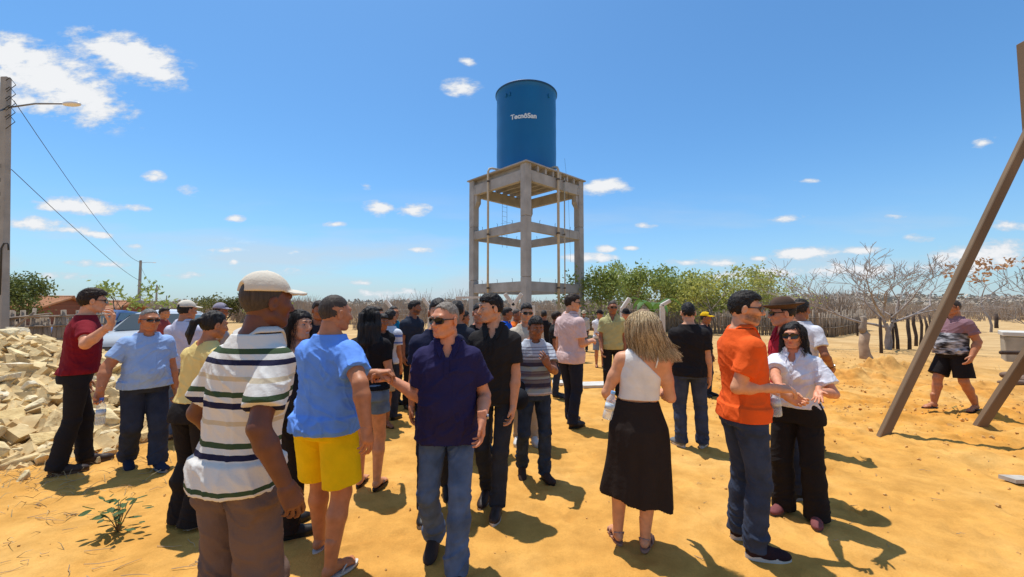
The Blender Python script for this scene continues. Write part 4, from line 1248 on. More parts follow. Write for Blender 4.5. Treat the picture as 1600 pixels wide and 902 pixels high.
    for v in bm.verts:
        th = u0 + (v.co.x - cx) * sc / r; z = zz0 + v.co.y * sc
        v.co = Vector((math.sin(th) * (r + .014), -math.cos(th) * (r + .014), z))
    base_ = bm.verts[:] + bm.edges[:] + bm.faces[:]
    for q_, (dt, dz_) in enumerate(((-.009, 0), (.009, 0), (0, .014), (0, -.014), (.005, .009), (-.005, -.009))):
        cp_ = bmesh.ops.duplicate(bm, geom=base_)
        for v in [g_ for g_ in cp_['geom'] if isinstance(g_, bmesh.types.BMVert)]:
            k_ = 1 + .0007 * (q_ + 1); cs_, sn_ = math.cos(dt), math.sin(dt); x_, y_ = v.co.x, v.co.y
            v.co = Vector(((x_ * cs_ - y_ * sn_) * k_, (x_ * sn_ + y_ * cs_) * k_, v.co.z + dz_))
    bm.to_mesh(me); bm.free(); me.name = 'lettering'
    lo = link('lettering', me, plain('lettering_white', (.62, .70, .76), .6), tank)
    # pipes down the faces
    PVC = mat('pipe_cream', (.50, .42, .30), .6, .12, 3)
    def pipe(u, t, a, c, rad, zt_, lab, hook):
        p = cols[a] + (cols[c] - cols[a]) * t; d = nrm(cols[c] - cols[a]); out = np.array((d[1], -d[0]))
        if out[1] > 0: out = -out
        p = p + out * .30
        root2 = empty('pipe', (p[0], p[1], 0)); tag(root2, lab, 'pipe')
        inn = nrm(C - p)
        L = [(0, 0, -.1), (0, 0, zt_)]
        if hook: L += [(inn[0] * .08, inn[1] * .08, zt_ + .16), (inn[0] * .25, inn[1] * .25, zt_ + .22), (inn[0] * hook, inn[1] * hook, zt_ + .22)]
        b = MB(); b.tube(L, rad, 10); b.build('pipe_run', PVC, root2, smooth=True)
        for z in (2.7, 5.7, 8.7):
            b = MB(); b.lathe([(rad * 1.25, -.05), (rad * 1.25, .05)], 10, (0, 0, z)); b.bar((0, 0, z), (-out[0] * .24, -out[1] * .24, z), .03, .04); b.build('pipe_clamp', plain('clamp', (.10, .08, .06), .7), root2)
    pipe(770, .62, 'n', 'l', .062, top + .10, 'cream pipe down the left face of the tower', .75)
    pipe(869, .50, 'n', 'r', .075, top + .05, 'thick cream pipe down the right face of the tower', .62)
    pipe(878, .62, 'n', 'r', .035, 8.9, 'thin pipe just right of the thick cream pipe on the tower', 0)
    b = MB(); q = Nn + uR * 3.3 - uL * .3
    b.tube([(q[0], q[1], 4.2), (q[0] - .1, q[1], 8), (q[0] - .2, q[1] + .3, 9.6), (q[0] - .25, q[1] + .4, 10.3)], .006, 5)
    tag(b.build('cable', plain('cable_black', (.02, .02, .02), .6)), 'thin black float cable running up beside the blue tank', 'cable')
build_tower()

# ------------------------------------------------------------------ wire fence with cranked concrete posts
def build_fence():
    W = CONCW
    wr = plain('galvanised_wire', (.35, .34, .32), .5, .6)
    spec = [(613, 14.0, 469, 'l'), (647, 14.6, 467, 'l'), (672, 13.6, 466, 'l'), (716, 12.2, 463, None), (757, 12.0, 463, None), (802, 11.6, 459, 'y'), (833, 15.0, 478, None), (973, 13.2, 466, 'r'), (1035, 13.4, 468, 'r2'), (903, 12.6, 468, 'l')]
    root = empty('wire_fence', (0, 12, 0)); tag(root, 'wire fence with whitewashed concrete posts round the water tower', 'fence')
    tops = {}
    for (u, d, vt, kind) in spec:
        p = pxd(u, 500, d); zt = pxd(u, vt, d)[2]; x, y = p[0], p[1] - 12
        b = MB(); zk = zt - (.30 if kind else 0); w = .15
        b.box((x, y, (zk - .3) / 2), (w, w * .8, zk + .3))
        g = Vector((x, y, zk))
        if kind in ('l', 'y'): b.bar(g + Vector((.02, 0, -.05)), g + Vector((-.24, 0, .30)), w * .75, w * .85, up=(0, 1, 0))
        if kind in ('r', 'y'): b.bar(g + Vector((-.02, 0, -.05)), g + Vector((.24 if kind == 'y' else .22, 0, .30)), w * .75, w * .85, up=(0, 1, 0))
        if kind == 'r2': b.bar(g + Vector((0, 0, -.05)), g + Vector((-.02, 0, .12)), w * .8, w * .85, up=(0, 1, 0)); b.bar(g + Vector((-.03, 0, .10)), g + Vector((.26, 0, .26)), w * .75, w * .85, up=(0, 1, 0))
        b.build('post', W, root, bevel=.012); tops[u] = (x, y, zt)
    a, c = tops[716], tops[757]
    b = MB(); z = a[2] - .04; b.bar((a[0], a[1], z), (c[0], c[1], z), .08, .06); b.build('gate_frame', W, root)
    order = [(613, 647), (647, 672), (672, 716), (757, 802), (802, 903), (903, 973), (973, 1035)]
    for i, (p, q) in enumerate(order):
        b = MB(); A, B = tops[p], tops[q]; zt = min(A[2], B[2]) - .32
        for k in range(9):
            z = .15 + (zt - .15) * k / 8; b.tube([(A[0], A[1], z), ((A[0] + B[0]) / 2, (A[1] + B[1]) / 2, z - .012), (B[0], B[1], z)], .0035, 3, cap=False)
        n = max(4, int(math.dist(A[:2], B[:2]) / .16))
        for k in range(n):
            t = (k + .5) / n; x, y = A[0] + (B[0] - A[0]) * t, A[1] + (B[1] - A[1]) * t; b.tube([(x, y, .1), (x, y, zt)], .0025, 3, cap=False)
        b.build('wire_mesh', wr, root)['kind'] = 'stuff'
build_fence()
for (u, v, w, l, a, lb) in ((928, 603, .58, .42, 8, 'flat concrete slab lying on the sand by the blonde woman'), (874, 600, .30, .35, -5, 'small concrete slab half hidden by the pink shirt man')):
    p = gpt(u, v); b = MB(); b.box((0, 0, .03), (w, l, .06)); o = b.build('concrete_slab', CONCW, bevel=.006); o.location = (p[0], p[1], gh(p[0], p[1])); o.rotation_euler = (0, 0, R(a)); tag(o, lb, 'slab')

# ------------------------------------------------------------------ vegetation
BARK = mat('bark_grey', (.17, .13, .105), .95, .3, 6, .06, 30, color2=(.10, .078, .062))
def branches(seed, base, levels, length, rad, spread, up=.25, nchild=(2, 3), shrink=.74, first=None, curve=.2, flat=1.0):
    """recursive limbs; returns list of (points, radii) and the tips"""
    r = np.random.RandomState(seed); segs = []; tips = []
    def grow(p, d, L, rd, lv):
        n = 4; pts = [p]; rs = [rd]; q = np.array(p, float); dd = np.array(d, float)
        for i in range(n):
            dd = nrm(dd + r.randn(3) * curve * .5 + np.array((0, 0, up * .25))); dd[2] *= 1
            q = q + dd * L / n; pts.append(q.copy()); rs.append(rd * (1 - .35 * (i + 1) / n))
        segs.append((pts, rs, lv))
        if lv <= 0: tips.append(q.copy()); return
        k = r.randint(nchild[0], nchild[1] + 1)
        for c in range(k):
            s = r.uniform(.35, 1.0) if c > 0 else 1.0; idx = min(n, max(1, int(round(s * n)))); pp = pts[idx]
            nd = nrm(dd + nrm(r.randn(3) * np.array((1, 1, flat))) * spread); grow(pp, nd, L * shrink * r.uniform(.75, 1.15), rs[idx] * .72, lv - 1)
    if first is None: grow(np.array(base, float), np.array((0, 0, 1.0)), length, rad, levels)
    else:
        for (d, L, rr) in first: grow(np.array(base, float), nrm(d), L, rr, levels)
    return segs, tips

def leaf_cloud(tips, n, size, spread, seed, squash=.8, droop=.3):
    r = np.random.RandomState(seed); T = np.array(tips); c = T[r.randint(0, len(T), n)] + r.randn(n, 3) * spread * np.array((1, 1, squash))
    a = r.randn(n, 3); a /= np.linalg.norm(a, axis=1, keepdims=True); b = np.cross(a, r.randn(n, 3)); b /= np.linalg.norm(b, axis=1, keepdims=True)
    s = size * r.uniform(.6, 1.3, (n, 1)); a, b = a * s, b * s * .5
    V = np.stack([c - a, c + b * .9, c + a, c - b], 1).reshape(-1, 3); Q = np.arange(n * 4).reshape(-1, 4)
    return V, Q

def leafmat(name, c1, c2, sc=1.2):
    m = mat(name, c1, .6, .3, sc, 0, spec=.3, color2=c2, detail=6)
    b = m.node_tree.nodes['Principled BSDF']; t = m.node_tree
    tr = t.nodes.new('ShaderNodeBsdfTranslucent'); mx = t.nodes.new('ShaderNodeMixShader'); mx.inputs[0].default_value = .35
    src = b.inputs['Base Color'].links[0].from_socket; t.links.new(src, tr.inputs[0])
    out = t.nodes['Material Output']; t.links.new(b.outputs[0], mx.inputs[1]); t.links.new(tr.outputs[0], mx.inputs[2]); t.links.new(mx.outputs[0], out.inputs[0])
    return m

def tree(label, pos, h, wid, seed, leaf=None, nleaf=5000, lsize=.10, levels=4, group=None, first=None, rad=.10, name='tree', flat=1.0, spr=.30, bark=BARK, shrink=.74, spread=.75, nchild=(2, 3)):
    pos = np.array(pos, float)
    root = empty(name, tuple(pos)); tag(root, label, 'tree', group)
    if first == 'umbrella':
        ts, segs, tips = MB(), [], []
        f0 = [(-.08, .0, .0, .10), (.10, .05, .0, .08)]
        segs = [([np.array((x0 * .3, y0, 0)), np.array((x0 * .8, y0, .35)), np.array((x0 * .2, y0 * .5, .8)), np.array((x0, 0, 1.15))], [r0, r0 * .9, r0 * .8, r0 * .72], levels + 1) for x0, y0, _, r0 in f0]
        for q, (dx, dy, dz, L, rr) in enumerate(((-1, .2, .42, 1.25, .055), (1, -.1, .45, 1.25, .055), (-.55, -.5, .75, 1.1, .05), (.6, .5, .8, 1.1, .05), (-.1, .6, 1, 1.0, .045), (.15, -.6, 1.0, 1.0, .045), (-.35, .1, 1.0, 1.0, .05), (.4, 0, 1.0, 1.0, .045))):
            s2, t2 = branches(seed + q, ((-.08 if dx < 0 else .10), 0, 1.0 + .2 * (q % 3)), levels, L, rr, spread, first=[((dx, dy, dz), L, rr)], nchild=nchild, shrink=shrink, flat=flat, up=.22)
            segs += s2; tips += t2
    else: segs, tips = branches(seed, (0, 0, 0), levels, h * .34, rad, spread, first=first, nchild=nchild, shrink=shrink, flat=flat)
    allp = np.array([p for s in segs for p in s[0]]); sx = wid / 2 / max(.1, np.percentile(np.abs(allp[:, :2]), 98)); sz = h / max(.1, allp[:, 2].max())
    S_ = np.array((sx, sx, sz))
    b, bt = MB(), MB()
    for pts, rs, lv in segs:
        (b if lv >= levels - 0 else bt).tube([p * S_ for p in pts], [max(q_, .007) for q_ in rs], 6 if lv >= 2 else (4 if lv == 1 else 3), cap=False)
    b.build('trunk', bark, root, smooth=True)
    if leaf is None:
        bt.build('crown', bark, root, smooth=True)
    else:
        bt.build('limb', bark, root, smooth=True)
        V, Q = leaf_cloud(np.array(tips) * S_, nleaf, lsize, spr, seed)
        link('crown', mesh_np('crown', V, Q, False), leaf, root)
    return root

GL = leafmat('leaf_green', (.36, .40, .10), (.18, .25, .06)); GL2 = leafmat('leaf_yellowgreen', (.50, .50, .13), (.30, .33, .08)); GD = leafmat('leaf_dark', (.20, .22, .06), (.08, .11, .03)); GO = leafmat('leaf_dry_orange', (.55, .30, .14), (.42, .24, .12)); GY = leafmat('leaf_olive', (.20, .19, .06), (.10, .12, .035))
TW = mat('twig_grey', (.38, .33, .30), .95, .2, 5, .04, 30, color2=(.25, .21, .185))
k = 0
for (u, d, vt, w, m_, n_, lab) in ((938, 24, 427, 3.2, GL, 3400, 'leafy green tree right beside the tower\'s right column'), (985, 27, 417, 4.8, GL, 4600, 'tallest green tree, between the tower and the blonde woman'),
        (1045, 29, 425, 4.8, GL, 3800, 'green tree behind the cranked fence post'), (1098, 26, 428, 4.6, GL2, 3600, 'yellow green tree above the yellow cap'), (1150, 27, 424, 4.8, GL2, 3000, 'yellow green tree with open twigs behind the man in orange'), (1195, 29, 432, 4.2, GL2, 1400, 'thin leaved pale tree at the right end of the green row')):
    p = pxd(u, 480, d); zt = pxd(u, vt, d)[2] + .25
    fr = [((r_[0], r_[1], 1.0), .9, .06) for r_ in ((-.5, .1), (.5, -.2), (.05, .5), (0, -.3))]
    tree(lab, (p[0], p[1], -.05), zt, w, 31 + k, m_, n_, .105, 4, rad=.08, first=fr, spr=.26, bark=TW, spread=.8); k += 1
for (u, d, vt, w, m_, n_, ls, lab, sd) in ((32, 30, 434, 3.2, GD, 4200, .12, 'dense dark green tree behind the brick house, beside the big pole', 60), (350, 44, 466, 5.0, GY, 2600, .14, 'olive bushy tree far behind the ponytail woman', 61), (186, 27, 443, 3.6, GL, 420, .16, 'sparse umbrella topped tree behind the silver car', 62), (415, 40, 468, 3.0, GL, 1800, .12, 'small green tree right of the beige cap', 63)):
    p = pxd(u, 480, d); zt = pxd(u, vt, d)[2]
    tree(lab, (p[0], p[1], -.05), zt, w, sd, m_, n_, ls, 3, rad=.10, first=[((a, b_, 1.0), 1.0, .07) for a, b_ in ((-.5, .2), (.5, -.2), (.1, .6), (-.1, -.5))] if u != 186 else None, spr=.5 if u == 30 else .32)
# banana like plant by the fence
def banana():
    p = pxd(1020, 500, 15.5); root = empty('banana_plant', (p[0], p[1], 0)); tag(root, 'broad leaved green plant behind the cranked fence post', 'plant')
    b = MB(); b.tube([(0, 0, 0), (0, 0, 1.5)], [.09, .06], 8); b.build('stem', mat('banana_stem', (.16, .18, .06), .7), root, smooth=True)
    lm = leafmat('banana_leaf', (.09, .20, .04), (.05, .12, .03), 3)
    for i, a in enumerate((0, 55, 118, 170, 215, 290)):
        b = MB(); d = Vector((math.cos(R(a)), math.sin(R(a)), 0)); s = Vector((-d.y, d.x, 0)); L = (1.1, .9, 1.0, 1.15, .9, .8)[i]; n = 8; vs = []
        for j in range(n + 1):
            t = j / n; c = d * (L * t) + Vector((0, 0, 1.4 + .75 * math.sin(t * 1.9) * L - .55 * t * t)); w = .17 * math.sin(math.pi * min(.98, t * .9 + .08)) ** .7
            vs += [c - s * w + Vector((0, 0, .04)), c, c + s * w + Vector((0, 0, .04))]
        fs = []
        for j in range(n): fs += [[3 * j, 3 * j + 1, 3 * j + 4, 3 * j + 3], [3 * j + 1, 3 * j + 2, 3 * j + 5, 3 * j + 4]]
        b.add(vs, fs); b.build('leaf', lm, root, smooth=True)
banana()
# the big leafless tree and the one reaching in from the right edge
p = gpt(1390, 546); zt = pxd(1390, 383, p[1])[2]
TW = mat('twig_grey', (.27, .225, .20), .95, .2, 5, .04, 30, color2=(.17, .135, .115))
tree('wide leafless tree with a forked grey trunk, right of the stick fence', (p[0], p[1], -.05), zt, 6.6, 77, None, levels=5, rad=.07, name='bare_tree', first='umbrella', bark=TW, shrink=.74, spread=.62, nchild=(2, 3), flat=.8)
p = pxd(1655, 520, 13.5)
tree('leafless tree whose branches reach in from the right edge', (p[0], p[1], -.05), 3.6, 4.0, 83, None, levels=5, rad=.08, name='bare_tree', first=[((-.9, .0, .75), 1.15, .06), ((-.5, .5, 1), 1.0, .06), ((.8, .2, .8), 1.1, .055), ((-.2, -.6, 1), 1.0, .05)], bark=TW, shrink=.70, spread=.72, flat=.6)
p = pxd(1548, 514, 27); zt = pxd(1548, 408, 27)[2]
tree('slim tree with a patch of dry orange leaves, at the right', (p[0], p[1], -.05), zt, 3.6, 91, GO, 300, .15, 3, rad=.075, spr=.22, bark=TW)

def merge(templates, placements, seed=0):
    """concatenate transformed copies: placements = (template index, x, y, z, scale xy, scale z, rot)"""
    VV, QQ, off = [], [], 0
    for (ti, x, y, z, s, sz, a) in placements:
        V, Q = templates[ti]; c, sn = math.cos(a) * s, math.sin(a) * s
        v = np.stack([V[:, 0] * c - V[:, 1] * sn + x, V[:, 0] * sn + V[:, 1] * c + y, V[:, 2] * sz + z], 1); VV.append(v); QQ.append(Q + off); off += len(V)
    return np.concatenate(VV), np.concatenate(QQ)

def bush_template(seed, n=34, h=1.0):
    r = np.random.RandomState(seed); V, Q = [], []
    for i in range(n):
        a = r.uniform(0, 6.28); x0, y0 = r.randn(2) * .12; L = h * r.uniform(.55, 1.05); o = r.uniform(.08, .55) * L
        pts = [(x0, y0, 0), (x0 + math.cos(a) * o * .35, y0 + math.sin(a) * o * .35, L * .5), (x0 + math.cos(a) * o, y0 + math.sin(a) * o, L)]
        if i % 2: pts[0] = (x0 + math.cos(a) * .15, y0 + math.sin(a) * .15, L * r.uniform(.3, .6)); pts[1] = tuple(np.array(pts[0]) + np.array((math.cos(a + 1) * .1, math.sin(a + 1) * .1, L * .2)))
        w = .014; b0 = len(V)
        for k_, p_ in enumerate(pts):
            ww = w * (1 - .38 * k_)
            for q in range(3): V.append((p_[0] + ww * math.cos(q * 2.09), p_[1] + ww * math.sin(q * 2.09), p_[2]))
        for k_ in range(2):
            for q in range(3): Q.append((b0 + k_ * 3 + q, b0 + k_ * 3 + (q + 1) % 3, b0 + k_ * 3 + 3 + (q + 1) % 3, b0 + k_ * 3 + 3 + q))
    return np.array(V), np.array(Q)
BT = [bush_template(s) for s in range(9)]
def scrub():
    r = np.random.RandomState(12); pl = []
    def okk(x, y):
        u = 800 + x / y * 640
        if u < 560 and y < 40 + (560 - u) * .02: return False
        if u > 1330 and y < 45: return False
        return y > 30
    for _ in range(2700):
        y = 30 + 120 * r.rand() ** 1.7; u = r.uniform(-60, 1680); x = (u - 800) / 640 * y
        if not okk(x, y): continue
        s = r.uniform(1.0, 2.1) * (1 + y / 300) * (1 + .35 * math.sin(x * .21) * math.sin(x * .057 + y * .1)); pl.append((r.randint(9), x, y, -.1, s, s * r.uniform(.95, 1.3), r.uniform(0, 6)))
    V, Q = merge(BT, pl)
    o = link('dry_scrub', mesh_np('dry_scrub', V, Q, False), mat('scrub_twig', (.40, .31, .235), .95, .4, .35, 0, color2=(.32, .25, .19))); tag(o, 'leafless brown caatinga scrub behind the yard', kind='stuff')
    pl = []
    for _ in range(420):
        y = 60 + 120 * r.rand(); u = r.uniform(-60, 1660); x = (u - 800) / 640 * y; pl.append((x, y, r.uniform(.5, 1.6)))
    T = np.array([(x, y, z) for x, y, z in pl]); V, Q = leaf_cloud(T, 3500, .18, 1.2, 3, .5)
    o = link('scrub_foliage', mesh_np('scrub_foliage', V, Q, False), leafmat('leaf_dull', (.45, .40, .24), (.24, .22, .12), .3)); tag(o, 'dull olive leaves among the far scrub', kind='stuff')
scrub()
def hill():
    n = 150; prof = [(-900, 1.5), (-500, 2.5), (0, 3.5), (120, 4), (200, 6.5), (255, 8.5), (300, 8.2), (345, 4.2), (370, 2.5), (400, 3.0), (470, 6), (600, 9), (900, 8)]
    xs = np.linspace(-900, 900, 420); top = np.interp(xs, [p[0] for p in prof], [p[1] for p in prof]); top = top + fbm(np.stack([xs * .05, xs * 0, xs * 0], 1), 4, 5) * .7
    rows = []; ts = np.linspace(0, 1, 26)
    for t in ts: rows.append(np.stack([xs, np.full_like(xs, 150 + 260 * t), top * np.sin(t * math.pi / 2) * 1.35 - .6 + fbm(np.stack([xs * .15, xs * 0 + t * 9, xs * 0], 1), 3, 6) * .5 * t], 1))
    V = np.concatenate(rows); m_ = len(xs); i, j = np.meshgrid(np.arange(25), np.arange(m_ - 1), indexing='ij'); i = i.ravel(); j = j.ravel()
    Q = np.stack([i * m_ + j, i * m_ + j + 1, (i + 1) * m_ + j + 1, (i + 1) * m_ + j], 1)
    o = link('hill', mesh_np('hill', V, Q), mat('hill_scrub', (.33, .27, .20), 1, .5, .12, .5, 1.2, color2=(.17, .15, .10), detail=9)); tag(o, 'low scrub covered rise on the horizon', kind='structure')
    r = np.random.RandomState(4); pl = []
    for _ in range(1300):
        t = r.rand() ** .8; y = 150 + 255 * t; x = r.uniform(-1.35, 1.35) * y
        z = float(np.interp(x, xs, top)) * math.sin(t * math.pi / 2) * 1.35 - .6; s = r.uniform(2.5, 4.5); pl.append((r.randint(9), x, y, z - .2, s, s * .9, 0))
    TT = []
    for s in range(9):
        rr = np.random.RandomState(s); c = rr.randn(26, 3) * (.45, .45, .25) + (0, 0, .5); a = rr.randn(26, 3) * .16; b = rr.randn(26, 3) * .16
        TT.append((np.stack([c - a, c - b, c + a, c + b], 1).reshape(-1, 3), np.arange(104).reshape(-1, 4)))
    V, Q = merge(TT, pl); o = link('hill_scrub', mesh_np('hill_scrub', V, Q, False), mat('hill_bush', (.50, .42, .33), 1, .4, .08, 0, color2=(.38, .32, .25))); tag(o, 'far scrub on the low rise', kind='stuff')
hill()

# ------------------------------------------------------------------ stick fences and posts
STK = mat('stick_grey', (.36, .29, .22), .95, .35, 3, .05, 25, color2=(.20, .155, .12))
def stick(b, x, y, h, r, rg):
    a = rg.randn() * .05; c = rg.randn() * .05; k1 = rg.randn() * .02
    b.tube([(x, y, -.1), (x + a * .5 + k1, y, h * .5), (x + a, y + c, h)], [r, r * .95, r * .8], 5)
def palisade():
    r = np.random.RandomState(8)
    root = empty('stick_fence', tuple(np.append(pxd(1170, 500, 25)[:2], 0))); tag(root, 'long palisade of thin upright sticks below the green trees', 'fence'); ox, oy = root.location.x, root.location.y
    b = MB(); A = pxd(905, 500, 29); B = pxd(1300, 500, 22.8); C = pxd(1352, 500, 30)
    for (P0, P1, n) in ((A, B, 205), (B, C, 95)):
        for i in range(n):
            t = (i + r.rand()) / n; q = P0 + (P1 - P0) * t
            bb = MB(); stick(bb, 0, 0, r.uniform(1.1, 1.55), r.uniform(.02, .042), r)
            o = bb.build('stick', STK, root, smooth=True); o.location = (q[0] - ox, q[1] - oy + r.randn() * .06, 0)
    for (P0, P1, n) in ((A, B, 330), (B, C, 160)):
        for i in range(n): t = r.rand(); q = P0 + (P1 - P0) * t; stick(b, q[0] - ox, q[1] - oy + .15 + r.randn() * .05, r.uniform(.9, 1.5), r.uniform(.015, .03), r)
    for (P0, P1) in ((A, B), (B, C)):
        for z in (.5, 1.05): b.tube([(P0[0] - ox, P0[1] - oy - .06, z), (P1[0] - ox, P1[1] - oy - .06, z)], .02, 5)
    b.build('stick_infill', STK, root)['kind'] = 'stuff'
    # left one by the brick house
    root = empty('stick_fence', tuple(np.append(pxd(80, 500, 12.5)[:2], 0))); tag(root, 'weathered stick fence in front of the brick house, behind the stones', 'fence'); ox, oy = root.location.x, root.location.y
    A = pxd(-60, 500, 12.0); B = pxd(180, 500, 14.0); n = 46
    for i in range(n):
        t = (i + r.rand() * .6) / n; q = A + (B - A) * t; bb = MB(); stick(bb, 0, 0, r.uniform(1.15, 1.62), r.uniform(.04, .085), r); o = bb.build('stick', STK, root, smooth=True); o.location = (q[0] - ox, q[1] - oy, 0)
    for z in (.55, 1.0, 1.3): bb = MB(); bb.tube([(A[0] - ox, A[1] - oy - .1, z), (B[0] - ox, B[1] - oy - .1, z + .1)], .035, 6); bb.build('rail', STK, root, smooth=True)
    for (x0, z0, x1, z1) in ((-1.6, .4, -.3, 1.5), (-1.1, 1.3, .2, 1.45), (-2, 1.0, -.7, 1.35)): bb = MB(); bb.tube([(x0, -.25, z0), (x1, -.2, z1)], .03, 5); bb.build('loose_stick', STK, root, smooth=True)
palisade()
r_ = np.random.RandomState(19); DK = mat('post_dark', (.10, .07, .055), .95, .35, 4, .06, 30, color2=(.05, .036, .03))
for (u, vt, vb, w, lb) in ((1377, 496, 552, .10, 'slender dark stake standing just left of the leafless tree trunk'), (1395, 490, 545, .09, 'dark stake right against the leafless tree trunk'), (1403, 497, 546, .11, 'short stake close to the right of the leafless tree trunk'), (1421, 491, 546, .12, 'lone straight stake midway between the leafless tree and the timber pole'), (1431, 488, 541, .12, 'taller of the two stakes standing close together before the timber pole'),
        (1438, 490, 540, .10, 'shorter right hand stake of the close pair before the timber pole'), (1447, 494, 539, .10, 'crooked stake just left of the leaning timber pole'), (1455, 492, 535, .09, 'stake half hidden by the leaning timber pole'), (1557, 491, 514, .22, 'thick dark stake leaning beside the orange leaved tree'), (1500, 492, 520, .12, 'stake behind the shoulder of the man in mauve'), (1340, 494, 524, .10, 'stake behind the peeled trunk stump')):
    p = gpt(u, vb); zt = pxd(u, vt, p[1])[2]; b = MB(); j = r_.randn(6) * .035
    b.tube([(0, 0, -.1), (j[0], 0, zt * .3), (j[1], j[2], zt * .65), (j[3], j[4], zt)], [w * .55, w * .5, w * .52, w * .38], 7)
    o = b.build('fence_post', DK, smooth=True); o.location = (p[0], p[1], gh(p[0], p[1])); tag(o, lb, 'post', 'wooden stakes near the leafless tree')
def stump():
    p = gpt(1352, 561); zt = pxd(1350, 494, p[1])[2]
    root = empty('stump', (p[0], p[1], gh(p[0], p[1]))); tag(root, 'thick peeled trunk stump standing left of the leafless tree', 'stump')
    b = MB(); b.tube([(.06, 0, -.1), (.0, 0, .15), (-.04, 0, .45), (.02, 0, .8), (-.02, 0, .86)], [.21, .15, .13, .14, .10], 12); b.build('trunk', mat('peeled_wood', (.52, .38, .26), .9, .3, 5, .05, 20, color2=(.30, .20, .13)), root, smooth=True)
    b = MB(); b.tube([(-.03, 0, .84), (-.06, 0, 1.0), (.02, 0, 1.18), (-.03, 0, zt)], [.09, .10, .07, .09], 9); b.build('bark_top', STK, root, smooth=True)
stump()

# ------------------------------------------------------------------ timber frame at the right edge
TIM = mat('timber', (.22, .145, .085), .85, .25, 3, .05, 40, stretch=(1, 1, .15), color2=(.15, .10, .06))
def timber():
    g1 = gpt(1377, 680); root = empty('timber_tripod', (g1[0], g1[1], 0)); tag(root, 'leaning sawn timber poles of a derrick at the right edge', 'timber frame')
    def rel(p): return Vector((p[0] - g1[0], p[1] - g1[1], p[2]))
    a = g1.copy(); a[2] = -.05; b_ = pxd(1595, 234, 5.1); d = b_ - a; e = a + d * 1.28
    b = MB(); b.bar(rel(a), rel(e), .102, .08, up=(.3, 1, .2)); b.build('pole', TIM, root, bevel=.008)
    g2 = gpt(1526, 667); g2[2] = -.05; f_ = pxd(1603, 557, 5.35); e2 = g2 + (f_ - g2) * 4.6
    b = MB(); b.bar(rel(g2), rel(e2), .11, .085, up=(.3, 1, .2)); b.build('pole', TIM, root, bevel=.008)
    t0 = pxd(1604, 66, 5.2); t1 = pxd(1650, 700, 5.0); t1[2] = 0
    b = MB(); b.bar(rel(t1), rel(t0), .14, .12, up=(0, 1, 0)); b.build('pole', TIM, root, bevel=.008)
    b = MB(); q = pxd(1564, 551, 5.9); b.tube([rel(q), rel(q + np.array((1.4, .1, -.02)))], [.028, .035], 8); b.build('crossbar', DK, root, smooth=True)
timber()
def cistern():
    p = gpt(1574, 567); root = empty('cistern', (p[0] + 1.25, p[1] + .3, -.12), R(-46)); tag(root, 'small concrete cistern with a pale flat lid at the right edge', 'cistern')
    b = MB(); b.box((0, 0, .42), (1.3, 1.3, .90)); b.build('body', mat('cistern_wall', (.36, .31, .24), .95, .25, 3, .05, 30), root, bevel=.02)
    b = MB(); b.box((0, 0, .95), (1.38, 1.38, .13)); b.build('lid', CONCW, root, bevel=.015)
    r = np.random.RandomState(6); LG = mat('log_bark', (.30, .20, .14), .95, .3, 5, .06, 25, color2=(.10, .065, .05))
    for i in range(10):
        u = r.uniform(1556, 1640); v = r.uniform(584, 608); g = gpt(u, v); L = r.uniform(.35, .8); a = r.uniform(-.5, .9); rd = r.uniform(.03, .07); z = rd + (.12 if i % 3 == 0 else 0)
        b = MB(); c, s = math.cos(a), math.sin(a); b.tube([(-c * L / 2, -s * L / 2, z), (0, .02, z + .02), (c * L / 2, s * L / 2, z + r.uniform(0, .1))], [rd, rd * .95, rd * .8], 8)
        o = b.build('log', LG, smooth=True); o.location = (g[0], g[1], gh(g[0], g[1])); tag(o, 'rough brown log lying in the small wood pile in front of the cistern', 'log', 'logs piled by the cistern')
    g = gpt(1592, 755); b = MB(); b.box((0, 0, .03), (.30, .12, .035), Euler((0, R(6), R(12))).to_matrix()); o = b.build('broken_board', mat('board_pale', (.5, .45, .38), .9, .3, 8)); o.location = (g[0], g[1], gh(g[0], g[1])); tag(o, 'short pale board half buried in the sand at the right edge', 'board')
cistern()

